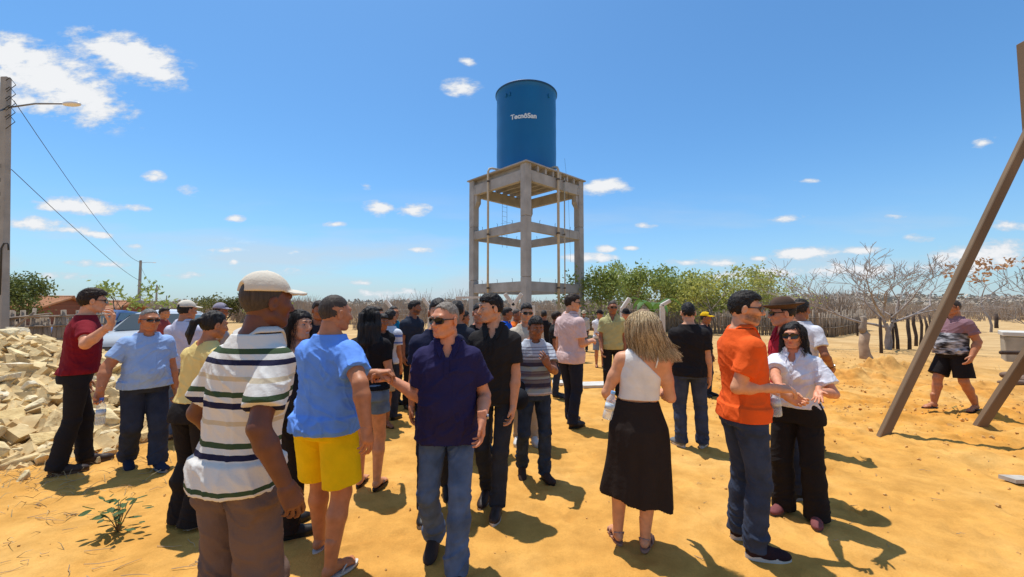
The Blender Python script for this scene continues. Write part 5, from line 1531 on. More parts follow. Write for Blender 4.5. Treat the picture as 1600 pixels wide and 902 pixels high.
# ------------------------------------------------------------------ stone heap
def stones():
    cx, cy, rx, hh = -7.7, 6.3, 3.25, 1.05
    root = empty('stone_heap', (cx, cy, 0)); tag(root, 'heap of pale yellow broken building stones at the left', 'stone heap')
    r = np.random.RandomState(21); meshes = []
    for k in range(16):
        bm = bmesh.new(); n = r.randint(9, 14); sc = np.array((1, r.uniform(.65, .95), r.uniform(.40, .78)))
        for i in range(n):
            v = r.randn(3); v = v / np.linalg.norm(v); v = np.sign(v) * np.abs(v) ** .55; bm.verts.new(v * sc * .5 * r.uniform(.8, 1.05))
        bmesh.ops.convex_hull(bm, input=bm.verts[:])
        for v in [v for v in bm.verts if not v.link_faces]: bm.verts.remove(v)
        bmesh.ops.bevel(bm, geom=bm.edges[:], offset=.018, segments=1, affect='EDGES')
        me = bpy.data.meshes.new('stone'); bm.to_mesh(me); bm.free(); meshes.append(me)
    cols = [(.84, .68, .38), (.88, .75, .47), (.76, .58, .30), (.88, .78, .56), (.80, .60, .28)]
    mats = [mat('stone_%d' % i, c, .9, .22, 5, .08, 22, color2=(c[0] * .66, c[1] * .58, c[2] * .5), bump2=.12, b2scale=9) for i, c in enumerate(cols)]
    for i, me in enumerate(meshes): me.materials.append(mats[i % 5])
    def H(x, y):
        d = math.hypot((x - cx) / rx, (y - cy) / (rx * .95)); t = max(0, 1 - d)
        return hh * min(1, t * 1.25) * (1 - .12 * math.sin(x * 2.3 + y * 1.7))
    cand = []
    for _ in range(6000):
        a = r.uniform(0, 6.283); q = math.sqrt(r.rand()) * rx * 1.04; x, y = cx + math.cos(a) * q, cy + math.sin(a) * q * .95
        d = math.hypot(x, y)
        if x < -1.42 * y - .6: continue
        # facing side first
        if (x - cx) * 0.75 - (y - cy) * .66 < -1.4: continue
        cand.append((x, y))
    placed = []; big = []; small = []
    for (x, y) in cand:
        s = (.36 if len(big) < 90 else .24) * r.uniform(.6, 1.35)
        ok = all((x - px) ** 2 + (y - py) ** 2 > (.36 * (s + ps)) ** 2 for px, py, ps in placed)
        if ok and len(big) < 290: placed.append((x, y, s * .9)); big.append((x, y, s))
    r2 = np.random.RandomState(5)
    sl = lambda x, y: (H(x + .1, y) - H(x - .1, y), H(x, y + .1) - H(x, y - .1))
    for i, (x, y, s) in enumerate(big):
        o = bpy.data.objects.new('stone', meshes[r2.randint(16)]); COL.objects.link(o); o.parent = root
        gx, gy = sl(x, y)
        o.location = (x - cx, y - cy, H(x, y) + s * .10 + r2.uniform(-.02, .05)); o.scale = (s * r2.uniform(.9, 1.3), s * r2.uniform(.8, 1.1), s * r2.uniform(.8, 1.1))
        o.rotation_euler = (gy * 3 + r2.randn() * .25, -gx * 3 + r2.randn() * .25, r2.uniform(0, 6.28))
    VV, QQ, off = [], [], 0
    b = MB()
    for (x, y) in cand[:4200]:
        s = .05 + .20 * r2.rand() ** 1.6; z = H(x, y) - .01
        Mx = Euler((r2.uniform(-1, 1), r2.uniform(-1, 1), r2.uniform(0, 6))).to_matrix(); b.box((x - cx, y - cy, z), (s, s * r2.uniform(.6, 1), s * r2.uniform(.4, .8)), Mx, taper=r2.uniform(.6, .95))
    o = b.build('rubble', mats[2], root); o['kind'] = 'stuff'
    # underlying mound so no holes show
    n = 40; V = []; 
    for i in range(n):
        for j in range(n):
            x = cx + (i / (n - 1) * 2 - 1) * rx * 1.05; y = cy + (j / (n - 1) * 2 - 1) * rx * 1.0; V.append((x - cx, y - cy, H(x, y) - .10))
    Q = [(i * n + j, (i + 1) * n + j, (i + 1) * n + j + 1, i * n + j + 1) for i in range(n - 1) for j in range(n - 1)]
    link('earth_core', mesh_np('earth_core', np.array(V), np.array(Q)), mat('core_soil', (.33, .22, .10), .95, .3, 6, .05), root)
    # stray stones in front of the heap
    for (u, v, s) in ((210, 672, .22), (243, 668, .20), (262, 676, .24), (286, 672, .20), (196, 700, .16), (170, 712, .15), (222, 690, .13), (150, 724, .12), (30, 752, .14), (295, 684, .12)):
        g = gpt(u, v); o = bpy.data.objects.new('stone', meshes[r2.randint(16)]); COL.objects.link(o); o.parent = root
        o.location = (g[0] - cx, g[1] - cy, s * .2); o.scale = (s * 1.2, s, s); o.rotation_euler = (r2.randn() * .3, r2.randn() * .3, r2.uniform(0, 6))
stones()

# ------------------------------------------------------------------ ground litter
def litter():
    r = np.random.RandomState(33); b = MB()
    for i in range(80):
        g = gpt(r.uniform(-20, 330), r.uniform(735, 915)) if i < 45 else gpt(r.uniform(950, 1620), r.uniform(560, 880))
        L = r.uniform(.04, .20) * (.5 if i > 45 else 1); a = r.uniform(-.6, .9); z = gh(g[0], g[1]) + .006
        p = [(g[0] + math.cos(a) * L * (t - .5), g[1] + math.sin(a) * L * (t - .5) + r.randn() * .01, z + abs(r.randn()) * .008) for t in (0, .35, .7, 1)]
        b.tube(p, [.0025, .0022, .0018, .001], 4)
    tag(b.build('twig_litter', mat('twig_litter', (.42, .29, .17), .9, .3, 9)), 'dry twigs scattered on the sand', kind='stuff')
    b = MB()
    for i in range(2600):
        w = r.rand()
        if w < .5: g = np.array((6.3 + r.randn() * 2.2, 7.6 + r.randn() * 2.2, 0))
        elif w < .62: g = np.array((8.6 + r.randn() * 1.2, 11.8 + r.randn() * .7, 0))
        else: g = np.array((r.uniform(-6, 7), r.uniform(1.6, 9), 0))
        if g[1] < 1.5: continue
        s = abs(r.randn()) * (.019 if w < .62 else .006) + .004; z = gh(g[0], g[1]) + s * .2
        b.box((g[0], g[1], z), (s, s * r.uniform(.6, 1), s * r.uniform(.5, .8)), Euler((r.uniform(-1, 1), r.uniform(-1, 1), r.uniform(0, 6))).to_matrix(), taper=r.uniform(.5, .9))
    tag(b.build('dirt_clods', mat('clod', (.60, .34, .11), .95, .2, 9)), 'loose clods of dug orange soil', kind='stuff')
    b = MB()
    for i in range(900):
        g = np.array((-5.0 + r.randn() * .8, 3.7 + r.randn() * .7, 0)) if i < 500 else np.array((r.uniform(4, 14), r.uniform(10, 24), 0))
        if i < 500 and g[1] < 2.2: continue
        a = r.uniform(0, 6.28); L = r.uniform(.05, .16) * (1 if i < 500 else 2.2); z = gh(g[0], g[1])
        b.tube([(g[0], g[1], z), (g[0] + math.cos(a) * L * .5, g[1] + math.sin(a) * L * .5, z + L * .35), (g[0] + math.cos(a) * L, g[1] + math.sin(a) * L, z + L * r.uniform(.05, .5))], [.003, .002, .001], 3, cap=False)
    tag(b.build('dry_grass', mat('dry_grass', (.42, .33, .18), .9, .3, 9)), 'dead grass stems at the foot of the stones and in the field', kind='stuff')
litter()
def sapling(u, v, n, hgt, lab, seed):
    g = gpt(u, v); root = empty('small_plant', (g[0], g[1], gh(g[0], g[1]))); tag(root, lab, 'plant'); r = np.random.RandomState(seed)
    lm = leafmat('sapling_leaf', (.10, .17, .06), (.05, .10, .035), 8); bm_ = MB()
    n_ = 6; vs, fs = [], []
    for j in range(n_ + 1):
        t = j / n_; w = .30 * math.sin(math.pi * min(.97, max(.05, t))) ** .8; vs += [(-w, t, .10 * t * t + .06), (0, t, .10 * t * t), (w, t, .10 * t * t + .06)]
    for j in range(n_): fs += [[3 * j, 3 * j + 1, 3 * j + 4, 3 * j + 3], [3 * j + 1, 3 * j + 2, 3 * j + 5, 3 * j + 4]]
    bm_.add(vs, fs); me = bm_.mesh('leaf', True); me.materials.append(lm); sb = MB()
    for i in range(n):
        a = r.uniform(0, 6.28); q = r.uniform(.0, 1); tip = np.array((math.cos(a) * hgt * .65 * q + .02 * r.randn(), math.sin(a) * hgt * .5 * q, hgt * r.uniform(.25, 1.0) * (1 - .3 * q)))
        if i % 3 == 0: sb.tube([(0, 0, 0), tuple(tip * (.5, .5, .6)), tuple(tip)], [.004, .003, .002], 5)
        o = bpy.data.objects.new('leaf', me); COL.objects.link(o); o.parent = root; o.location = tip; s = hgt * r.uniform(.16, .27); o.scale = (s, s, s); o.rotation_euler = (r.uniform(-.5, .7), r.uniform(-.6, .6), a - math.pi / 2 + r.randn() * .5)
    sb.build('stem', mat('sapling_stem', (.20, .15, .08), .9), root, smooth=True)
sapling(184, 836, 46, .29, 'small green sapling growing from the sand at the lower left', 2)
sapling(1500, 655, 9, .14, 'tiny green sprout between the walking man\'s feet', 3)

# ------------------------------------------------------------------ street side at the left: poles, houses, cars
STL = plain('steel_grey', (.25, .25, .25), .5, .6)
def pole_(label, p, h, w, lamp=None, crank=True):
    root = empty('utility_pole', tuple(p)); tag(root, label, 'utility pole')
    b = MB(); b.box((0, 0, h / 2 - .2), (w * 1.25, w * .9, h + .4), None, taper=.62); root.rotation_euler = (0, R(-1.9 if w < .3 and lamp and w < .26 else 0), 0); b.build('shaft', mat('pole_concrete', (.36, .33, .29), .9, .15, 3, .04, 30), root, bevel=.012 if w > .2 else 0)
    if lamp:
        lx, lz = lamp; b = MB(); b.tube([(0, 0, lz - .05), (lx * .5, 0, lz + .05), (lx, 0, lz + .02)], .025, 6); b.build('lamp_arm', STL, root, smooth=True)
        F = Field((-.34, -.15, -.10), (.34, .15, .12), .02); F.ell((0, 0, .0), (.27, .11, .075), 0); F.cut((0, 0, -.04), (0, 0, -1)); V, Q = F.mesh()
        o = link('lamp_head', mesh_np('lamp_head', V + np.array((lx + .2, 0, lz), np.float32), Q), plain('lamp_white', (.7, .7, .7), .4), root)
    return root
pA = pxd(3, 500, 12.0); hA = pxd(10, 121, 12.0)[2]
rt = pole_('thick concrete utility pole at the left edge with a street lamp arm', (pA[0], pA[1], 0), hA, .25, ((105 - 10) / 640 * 12.0, pxd(100, 166, 12.0)[2]))
b = MB()
for i in range(5): b.tube([(.12, -.10, hA - .15 - i * .28), (.30, -.15, hA - .10 - i * .28), (.42, -.1, hA - .3 - i * .28), (.15, -.1, hA - .5 - i * .28)], .012, 4)
b.build('cable_loops', plain('cable_black', (.02, .02, .02), .6), rt)['kind'] = 'stuff'
b = MB(); b.tube([(.10, -.1, 2.0), (.12, -.12, 3.35), (.2, -.12, 3.5), (.32, -.12, 3.5), (.34, -.12, 3.3)], .022, 6); b.build('conduit', plain('conduit_black', (.03, .03, .03), .5), rt, smooth=True)
b = MB()
for i in range(16): b.box((.0, -.108 + i * .0028, 1.2 + i * .42), (.05, .012, .12))
b.build('climbing_hole', plain('hole_dark', (.22, .20, .18), .9), rt)['kind'] = 'stuff'
pB = pxd(216, 500, 62); hB = pxd(217, 407, 62)[2]; pole_('slim utility pole with a lamp above the man in light blue', (pB[0], pB[1], 0), hB, .34, (1.9, hB - .35))
pC = pxd(243, 500, 118); hC = pxd(243, 445, 118)[2]; pole_('thin utility pole farther down the road, left of the beige cap', (pC[0], pC[1], 0), hC, .4)
pD = pxd(259, 500, 190); hD = pxd(259, 462, 190)[2]; pole_('most distant tiny utility pole on the road', (pD[0], pD[1], 0), hD, .4)
def wire(a, c, sag, lab, r=.012):
    b = MB(); b.tube([a + (c - a) * t + np.array((0, 0, -sag * 4 * t * (1 - t))) for t in np.linspace(0, 1, 24)], [r * (1 + 1.2 * t) for t in np.linspace(0, 1, 24)], 4, cap=False); tag(b.build('power_line', plain('cable_black', (.02, .02, .02), .6)), lab, 'cable')
wire(pxd(22, 158, 12), pxd(217, 409, 62), .9, 'upper black cable from the thick pole to the slim pole')
wire(pxd(18, 265, 12), pxd(217, 438, 62), .35, 'lower black cable from the thick pole toward the slim pole')
wire(pxd(217, 409, 62), pxd(243, 446, 118), 1.2, 'far black cable between the slim pole and the thin pole', .02)
wire(pxd(-40, 178, 9.5), pxd(8, 170, 12), .05, 'short black cable leaving the thick pole to the left')

BRK = bpy.data.materials.new('brick_wall')
def brickmat():
    m = BRK; m.use_nodes = True; t = m.node_tree; b = t.nodes['Principled BSDF']; b.inputs['Roughness'].default_value = .95
    br = t.nodes.new('ShaderNodeTexBrick'); br.inputs['Scale'].default_value = 2.2; br.inputs['Color1'].default_value = (.30, .10, .055, 1); br.inputs['Color2'].default_value = (.22, .075, .045, 1); br.inputs['Mortar'].default_value = (.28, .20, .15, 1)
    tc = t.nodes.new('ShaderNodeTexCoord'); mp = t.nodes.new('ShaderNodeMapping'); mp.inputs['Rotation'].default_value = (R(90), 0, 0); t.links.new(tc.outputs['Object'], mp.inputs[0]); t.links.new(mp.outputs[0], br.inputs[0]); t.links.new(br.outputs[0], b.inputs[0])
brickmat()
TILE = mat('roof_tile', (.50, .24, .12), .9, .25, 2.5, .05, 20, color2=(.36, .16, .08))
def house(label, u0, u1, d, vridge, veave, gable, seed, depth=5.0):
    A = pxd(u0, 500, d); B = pxd(u1, 500, d); w = B[0] - A[0]; zr = pxd(u0, vridge, d + depth / 2)[2]; ze = pxd(u0, veave, d)[2]
    root = empty('brick_house', (A[0] + w / 2, d + depth / 2, 0)); tag(root, label, 'house')
    t = .15
    for (c, s) in (((0, -depth / 2 + t / 2, ze / 2), (w, t, ze)), ((0, depth / 2 - t / 2, ze / 2), (w, t, ze)), ((-w / 2 + t / 2, 0, ze / 2), (t, depth - 2 * t - .01, ze)), ((w / 2 - t / 2, 0, ze / 2), (t, depth - 2 * t - .01, ze))):
        b = MB(); b.box(c, s); b.build('wall', BRK, root)
    for sx in (-1, 1):
        b = MB(); x = sx * (w / 2 - t / 2); b.add([(x - t / 2, -depth / 2, ze), (x - t / 2, depth / 2, ze), (x - t / 2, 0, zr - .06), (x + t / 2, -depth / 2, ze), (x + t / 2, depth / 2, ze), (x + t / 2, 0, zr - .06)], [[0, 2, 1], [3, 4, 5], [0, 3, 5, 2], [1, 2, 5, 4]]); b.build('gable', BRK, root)
    sl = math.hypot(depth / 2, zr - ze)
    for sy in (-1, 1):
        f = empty('roof', (0, 0, 0)); bpy.data.objects.remove(f)
        b = MB(); n = int((w + .8) / .22); ov = .35
        for i in range(n):
            x = -w / 2 - .4 + (i + .5) * (w + .8) / n
            b.tube([(x, sy * (depth / 2 + ov), ze - ov * (zr - ze) / (depth / 2) + .05), (x, 0, zr + .05)], .10, 6)
        o = b.build('roof', TILE, root)
    b = MB(); b.tube([(-w / 2 - .4, 0, zr + .11), (w / 2 + .4, 0, zr + .11)], .12, 8); b.build('ridge', TILE, root)
    b = MB(); b.box((-w * .15, -depth / 2 - .02, 1.0), (.9, .06, 2.0)); b.build('door', plain('door_wood', (.16, .10, .07), .8), root)
    b = MB(); b.box((w * .22, -depth / 2 - .02, 1.35), (.8, .06, .8)); b.build('window', plain('window_wood', (.14, .09, .07), .8), root)
house('brick house with an orange tile roof beside the dark tree', 14, 66, 34, 466, 479, 1, 1, 4)
house('lower brick outbuilding with a tile roof behind the man in dark red', 96, 180, 38, 473, 482, 1, 2, 3)

def car(label, pos, rz, paint, name='parked_car'):
    root = empty(name, tuple(pos), rz); tag(root, label, 'car')   # +Y is the nose
    pm = mat('paint_' + name + '_%d' % int(paint[0] * 1000), paint, .3, .03, 3, 0, metal=0, spec=.5)
    gl = mat('car_glass', (.035, .045, .05), .08, 0, spec=.6); bk = plain('car_black', (.015, .015, .016), .5)
    # body as a loft of cross sections along y
    sec = [(-2.1, .78, .40, .95), (-2.0, .84, .30, 1.02), (-1.2, .88, .26, 1.05), (.3, .89, .26, 1.03), (1.2, .88, .28, .98), (1.75, .85, .30, .90), (2.02, .78, .34, .80), (2.10, .68, .42, .70)]
    b = MB(); ring = []
    for (y, w, z0, z1) in sec:
        ring.append([(-w * .92, y, z0), (-w, y, z0 + .15), (-w, y, z1 - .22), (-w * .95, y, z1 - .06), (-w * .80, y, z1), (0, y, z1 + .035), (w * .80, y, z1), (w * .95, y, z1 - .06), (w, y, z1 - .22), (w, y, z0 + .15), (w * .92, y, z0)])
    k = 11; vs = [p for r in ring for p in r]; fs = [[i * k + j, i * k + (j + 1) % k, (i + 1) * k + (j + 1) % k, (i + 1) * k + j][::-1] for i in range(len(sec) - 1) for j in range(k)] + [list(range(k)), [(len(sec) - 1) * k + j for j in range(k)][::-1]]
    b.add(vs, fs); b.build('body', pm, root, smooth=True)
    cab = [(-1.95, .80, 1.00, .80), (-1.5, .80, 1.42, .66), (-.2, .80, 1.52, .68), (.25, .80, 1.46, .67), (1.05, .82, 1.00, .76)]
    b = MB(); vs = []
    for (y, wb, zt, wt) in cab: vs += [(-wb, y, .98), (-wt, y, zt - .04), (-wt * .85, y, zt), (0, y, zt + .03), (wt * .85, y, zt), (wt, y, zt - .04), (wb, y, .98)]
    k = 7; b.add(vs, [[i * k + j, i * k + j + 1, (i + 1) * k + j + 1, (i + 1) * k + j][::-1] for i in range(4) for j in range(6)]); b.build('cabin', pm, root, smooth=True)
    b = MB(); b.add([(-.70, 1.02, 1.035), (.70, 1.02, 1.035), (.60, .33, 1.455), (-.60, .33, 1.455), (-.70, 1.05, 1.03), (.70, 1.05, 1.03), (.60, .36, 1.45), (-.60, .36, 1.45)], [[4, 5, 6, 7], [0, 3, 2, 1], [0, 1, 5, 4], [1, 2, 6, 5], [2, 3, 7, 6], [3, 0, 4, 7]]); b.build('windshield', gl, root)
    for sx in (-1, 1):
        b = MB(); b.add([(sx * .825, .85, 1.04), (sx * .825, -1.6, 1.04), (sx * .70, -1.35, 1.38), (sx * .70, .25, 1.42)], [[0, 1, 2, 3]]); b.add([(sx * .81, .85, 1.04), (sx * .81, -1.6, 1.04), (sx * .685, -1.35, 1.38), (sx * .685, .25, 1.42)], [[3, 2, 1, 0]]); b.build('side_window', gl, root)
        F = Field((-.22, -.12, -.1), (.22, .12, .1), .02); F.ell((0, 0, 0), (.20, .10, .085), 0); V, Q = F.mesh(); link('headlight', mesh_np('headlight', V + np.array((sx * .60, 1.98, .74), np.float32), Q), mat('headlight_glass', (.6, .62, .64), .15, .05, 9, 0, metal=.3), root)
        b = MB(); b.box((sx * .98, .72, 1.06), (.20, .10, .14)); b.build('mirror', pm, root, bevel=.03)
        for y in (1.32, -1.30):
            w = empty('w', (0, 0, 0)); bpy.data.objects.remove(w)
            b = MB(); b.lathe([(.20, -.10), (.31, -.10), (.33, -.06), (.33, .06), (.31, .10), (.20, .10)], 20); b.v = [(sx * .80 + p[2], y + p[0], .33 + p[1]) for p in b.v]; wo = b.build('wheel', bk, root, smooth=True)
            b = MB(); b.lathe([(.02, .09), (.19, .09), (.20, .105), (.02, .11)], 16); b.v = [(sx * .80 + sx * p[2], y + p[0], .33 + p[1]) for p in b.v]; b.build('rim', STL, wo, smooth=True)
    b = MB(); b.box((0, 2.085, .60), (.84, .05, .13)); b.build('grille', bk, root)
    for i in range(3): b = MB(); b.box((0, 2.115, .565 + i * .035), (.80, .015, .010)); b.build('grille_bar', STL, root)
    b = MB(); b.box((0, 2.07, .40), (1.3, .10, .14)); b.build('bumper', bk, root, bevel=.02)
    b = MB(); b.box((0, 2.13, .42), (.40, .012, .13)); b.build('licence_plate', plain('plate_grey', (.5, .5, .5), .5), root)
    return root
cp = pxd(207, 500, 11.3)
car('silver car parked behind the stones, half hidden by the man in light blue', (cp[0], cp[1] + 1.0, 0), R(180 + 20), (.42, .44, .46))
cp = pxd(160, 500, 17.0)
car('dark blue car parked beyond the silver car', (cp[0], cp[1], 0), R(200), (.03, .06, .16))
cp = pxd(262, 500, 19.0)
car('white car farther back, seen right of the light blue tee', (cp[0], cp[1], 0), R(190), (.62, .62, .62))
BLACKJ = fabric('jeans_black', (.018, .017, .020)); DJ = fabric('jeans_dark_blue', (.028, .036, .060), var=.25); 
MJ = fabric('jeans_mid_blue', (.085, .125, .21), var=.35); GJ = fabric('jeans_dark_grey', (.030, .034, .045), var=.25); NJ = fabric('jeans_navy', (.016, .020, .035))
BLKT = fabric('cloth_black', (.016, .013, .013)); LEATH = mat('leather_brown', (.035, .020, .014), .5, .2, 12, .02, 60)
LEATHB = mat('leather_black', (.012, .011, .011), .45, .2, 12, .02, 60); SOLEW = plain('sole_white', (.55, .53, .50), .7); SOLEG = plain('sole_grey', (.25, .24, .23), .7); SOLEB = plain('sole_brown', (.10, .06, .04), .7)
GREYH = ((.30, .28, .26), (.12, .11, .10)); BROWNH = ((.022, .012, .007), (.035, .02, .012))
WALK = ((-.09, -.17, .05, -3), (.09, .22, 0, 6))
WALK2 = ((-.09, .20, 0, -6), (.09, -.18, .05, 4))

def stripes_mat(name, stops, z0, z1, rough=.88, tilt=0.0):
    """horizontal stripes by height in the wearer's frame: list of (z, colour) constant bands"""
    m = bpy.data.materials.new(name); m.use_nodes = True; t = m.node_tree; L = t.links.new
    b = t.nodes['Principled BSDF']; b.inputs['Roughness'].default_value = rough; b.inputs['Specular IOR Level'].default_value = .15
    tc = t.nodes.new('ShaderNodeTexCoord'); sp = t.nodes.new('ShaderNodeSeparateXYZ'); L(tc.outputs['Object'], sp.inputs[0])
    mr = t.nodes.new('ShaderNodeMapRange'); L(sp.outputs[2], mr.inputs[0]); mr.inputs[1].default_value = z0; mr.inputs[2].default_value = z1
    rp = t.nodes.new('ShaderNodeValToRGB'); rp.color_ramp.interpolation = 'CONSTANT'; e = rp.color_ramp.elements
    while len(e) < len(stops): e.new(.5)
    for q, (z, c) in zip(e, stops): q.position = max(0, (z - z0) / (z1 - z0)); q.color = (*c, 1)
    L(mr.outputs[0], rp.inputs[0]); L(rp.outputs[0], b.inputs['Base Color'])
    last = None
    for s, ds in ((14, .010), (55, .003)):
        n = t.nodes.new('ShaderNodeTexNoise'); n.inputs['Scale'].default_value = s; n.inputs['Detail'].default_value = 6; L(tc.outputs['Object'], n.inputs['Vector'])
        bp = t.nodes.new('ShaderNodeBump'); bp.inputs['Distance'].default_value = ds; bp.inputs['Strength'].default_value = .6; L(n.outputs[0], bp.inputs['Height'])
        if last is not None: L(last, bp.inputs['Normal'])
        last = bp.outputs[0]
    L(last, b.inputs['Normal'])
    return m

CAPB = fabric('cap_beige', (.64, .57, .46), .8, .05, .02)
P = {}
# ---- left side
P['red'] = make_person('man in a dark red tee raising a hand, beside the stone heap, wearing sunglasses', (112, 735), 452, 95, fat=.35, skin='light', hair='flat', haircol=BROWNH, headrel=92,
    lean=(.0, .05), shirt=dict(mat=fabric('tee_dark_red', (.20, .010, .018)), hem=.93, loose=.018, neck='crew', sleeve=.66), legs=dict(type='trousers', mat=BLACKJ, knee=.062, hem=.068, g=.007),
    feet=dict(type='shoe', mat=LEATH, sole=SOLEB), stance=((-.09, .10, 0, -4), (.09, -.10, 0, 12)), R_=(173, 508, 4.05, 0), poleR=(.5, -.5, -1), handposeR='pinch', palmR=(-.3, -1, .1, -.1, .25, 1.0), glasses={}, handposeL='relaxed')
P['lblue'] = make_person('grey haired man in a light blue tee holding a water bottle, in sunglasses', (222, 730), 481, 12, fat=1.0, shw=1.08, skin='tan', hair='receding', haircol=GREYH, headrel=22, hwide=1.08, neck=1.15,
    shirt=dict(mat=fabric('tee_light_blue', (.30, .44, .72), var=.06), hem=.90, loose=.020, neck='crew', sleeve=.68), legs=dict(type='trousers', mat=DJ, knee=.085, hem=.085, g=.018), feet=dict(type='sneaker', mat=fabric('sneaker_navy', (.02, .025, .05)), sole=SOLEG),
    stance=WALK2, R_=(156, 612, 3.95, 0), poleR=(1, -.6, 0), handposeR='grip', palmR=(0, 1, 0, .1, .0, -1), glasses=dict(w=.030, h=.017), armthick=1.12)
P['beigecap'] = make_person('man in a white shirt and beige cap seen from behind, left of the ponytail woman', (281, 684), 471, 142, skin='tan', hair='short', headrel=118, fat=.1,
    shirt=dict(mat=fabric('shirt_lilac_white', (.62, .60, .70)), neck='shirt', loose=.02, sleeve=.7), legs=dict(type='trousers', mat=MJ), feet=dict(type='boot', mat=mat('suede_beige', (.38, .24, .13), .9), sole=SOLEB), hat=dict(type='cap', mat=CAPB), lod=1)
P['yellow'] = make_person('woman in a pale yellow top with a ponytail and black trousers', (297, 822), 489, 130, fem=True, skin='tan', hair='pony', headrel=112, lean=(.02, .07), headpitch=12, fat=.15,
    shirt=dict(mat=fabric('top_pale_yellow', (.76, .58, .22)), hem=1.0, loose=.012, neck='crew', sleeve=.45, flat=False), legs=dict(type='trousers', mat=BLKT, knee=.075, hem=.115, g=.012, len=.06), feet=dict(type='flat', mat=SOLEW, sole=SOLEW),
    stance=((-.08, .02, 0, -4), (.08, -.02, 0, 4)))
WHI = (.66, .63, .58); GRN = (.045, .075, .035); NVY = (.016, .016, .045); CRM = (.55, .46, .32)
stp = [(0, WHI), (.872, GRN), (.893, WHI), (.996, NVY), (1.016, WHI), (1.038, GRN), (1.062, WHI), (1.13, CRM), (1.15, WHI), (1.200, NVY), (1.222, WHI), (1.244, GRN), (1.268, WHI), (1.31, CRM), (1.33, WHI), (1.375, NVY), (1.396, WHI), (1.416, GRN), (1.440, WHI)]
P['striped'] = make_person('man in a beige cap and striped polo shirt, nearest to the camera, seen from behind', (366, 930), 429, 127, dep=1.84, fat=.05, shw=.92, skin='dark', hair='buzz', headrel=112, headpitch=4, lean=(.035, .04),
    shirt=dict(mat=stripes_mat('polo_stripes', stp, .80, 1.60), hem=.86, loose=.021, neck='polo', sleeve=.74, slw=.006, fold=1.0, colmat=fabric('collar_white', (.62, .59, .55))), legs=dict(type='trousers', mat=fabric('trousers_brown', (.155, .098, .075)), knee=.090, hem=.095, g=.022, fold=2.6),
    feet=dict(type='shoe', mat=LEATH, sole=SOLEB), R_=(446, 756, 1.68, 0), poleR=(.1, -1, 0), L_=(-.22, .16, .95), poleL=(-.7, -.9, 0), hat=dict(type='cap', mat=CAPB))
P['smile'] = make_person('smiling woman in a black long sleeved top with long wavy hair', (447, 835), 482, 100, fem=True, skin='light', hair='wavy', headrel=40, smile=True, fat=.1, lean=(.02, .03),
    shirt=dict(mat=fabric('top_black', (.018, .016, .018)), neck='boat', sleeve=1.85, loose=.010, hem=.92), legs=dict(type='trousers', mat=BLKT, knee=.07, hem=.08), feet=dict(type='flat', mat=LEATHB), height=1.62)
P['blue'] = make_person('man in a bright blue tee, yellow shorts and white flip flops', (505, 885), 462, 138, fat=.95, shw=1.04, skin='tan', hair='thin', headrel=116, hwide=1.05, neck=1.12, lean=(.0, .02),
    shirt=dict(mat=fabric('tee_bright_blue', (.14, .31, .80)), hem=.875, loose=.024, neck='crew', sleeve=.66, fold=1.4, slw=.006), legs=dict(type='shorts', mat=fabric('shorts_yellow', (.85, .56, .005)), frac=.86, hem=.112, g=.02, top=1.0), feet=dict(type='flipflop', mat=SOLEW, sole=SOLEW),
    stance=((-.15, .13, 0, -10), (.14, -.09, 0, 12)), R_=(572, 668, 2.42, 0), poleR=(1, -.7, 0), L_=(589, 585, 2.78, 0), poleL=(-.6, .2, -1), handposeL='grip', palmL=(.1, .1, -1), handposeR='relaxed', armthick=1.05)
P['denim'] = make_person('woman with long black hair in a black top and denim shorts, seen from behind', (574, 762), 479, 160, fem=True, skin='light', hair='longblack', headrel=172, fat=.1,
    shirt=dict(mat=fabric('top_black2', (.017, .015, .016)), neck='crew', sleeve=.55, loose=.014, hem=.95), legs=dict(type='shorts', mat=fabric('denim_light', (.16, .24, .36), var=.3), frac=.42, hem=.098, g=.012), feet=dict(type='flipflop', mat=LEATH, sole=LEATH),
    stance=((-.09, .04, 0, -5), (.10, -.02, 0, 10)), R_=(.16, .22, 1.0))
P['boy'] = make_person('boy in a black tee and khaki shorts looking down, behind the handshake', (594, 668), 490, 22, skin='brown', hair='short', headrel=24, headpitch=10, shw=.92, lod=1,
    shirt=dict(mat=fabric('tee_black', (.012, .011, .012)), loose=.022, sleeve=.66, hem=.88), legs=dict(type='shorts', mat=fabric('khaki', (.35, .27, .17)), frac=.85, hem=.10), feet=dict(type='flipflop', mat=LEATHB, sole=LEATHB), L_=(.13, .25, 1.06), handposeL='grip')
P['pattern'] = make_person('man in a white shirt with blue bands, behind the boy in black', (606, 655), 484, 150, skin='tan', hair='short', headrel=140, lod=1, eyes=False,
    shirt=dict(mat=stripes_mat('shirt_white_blue', [(0, (.62, .64, .70)), (1.22, (.12, .2, .5)), (1.25, (.62, .64, .70)), (1.32, (.12, .2, .5)), (1.36, (.62, .64, .7))], .8, 1.6), loose=.022, sleeve=.66), legs=dict(type='trousers', mat=DJ), feet=dict(type='shoe', mat=LEATHB))
P['teal'] = make_person('man in a teal tee, mostly hidden behind the man in the white and blue shirt', (612, 632), 479, 30, skin='tan', hair='receding', headrel=30, lod=1, shirt=dict(mat=fabric('tee_teal', (.01, .25, .38)), loose=.02), legs=dict(type='trousers', mat=DJ), feet=dict(type='shoe', mat=LEATHB))
P['beard'] = make_person('bearded man in a dark slate tee and black boots standing behind the crowd', (643, 636), 470, 40, skin='brown', hair='short', headrel=82, beard=.8, lod=1, eyes=False, shw=1.05,
    shirt=dict(mat=fabric('tee_slate', (.025, .032, .050)), loose=.018, sleeve=.64, hem=.88), legs=dict(type='trousers', mat=BLACKJ, knee=.072, hem=.07), feet=dict(type='boot', mat=LEATHB))
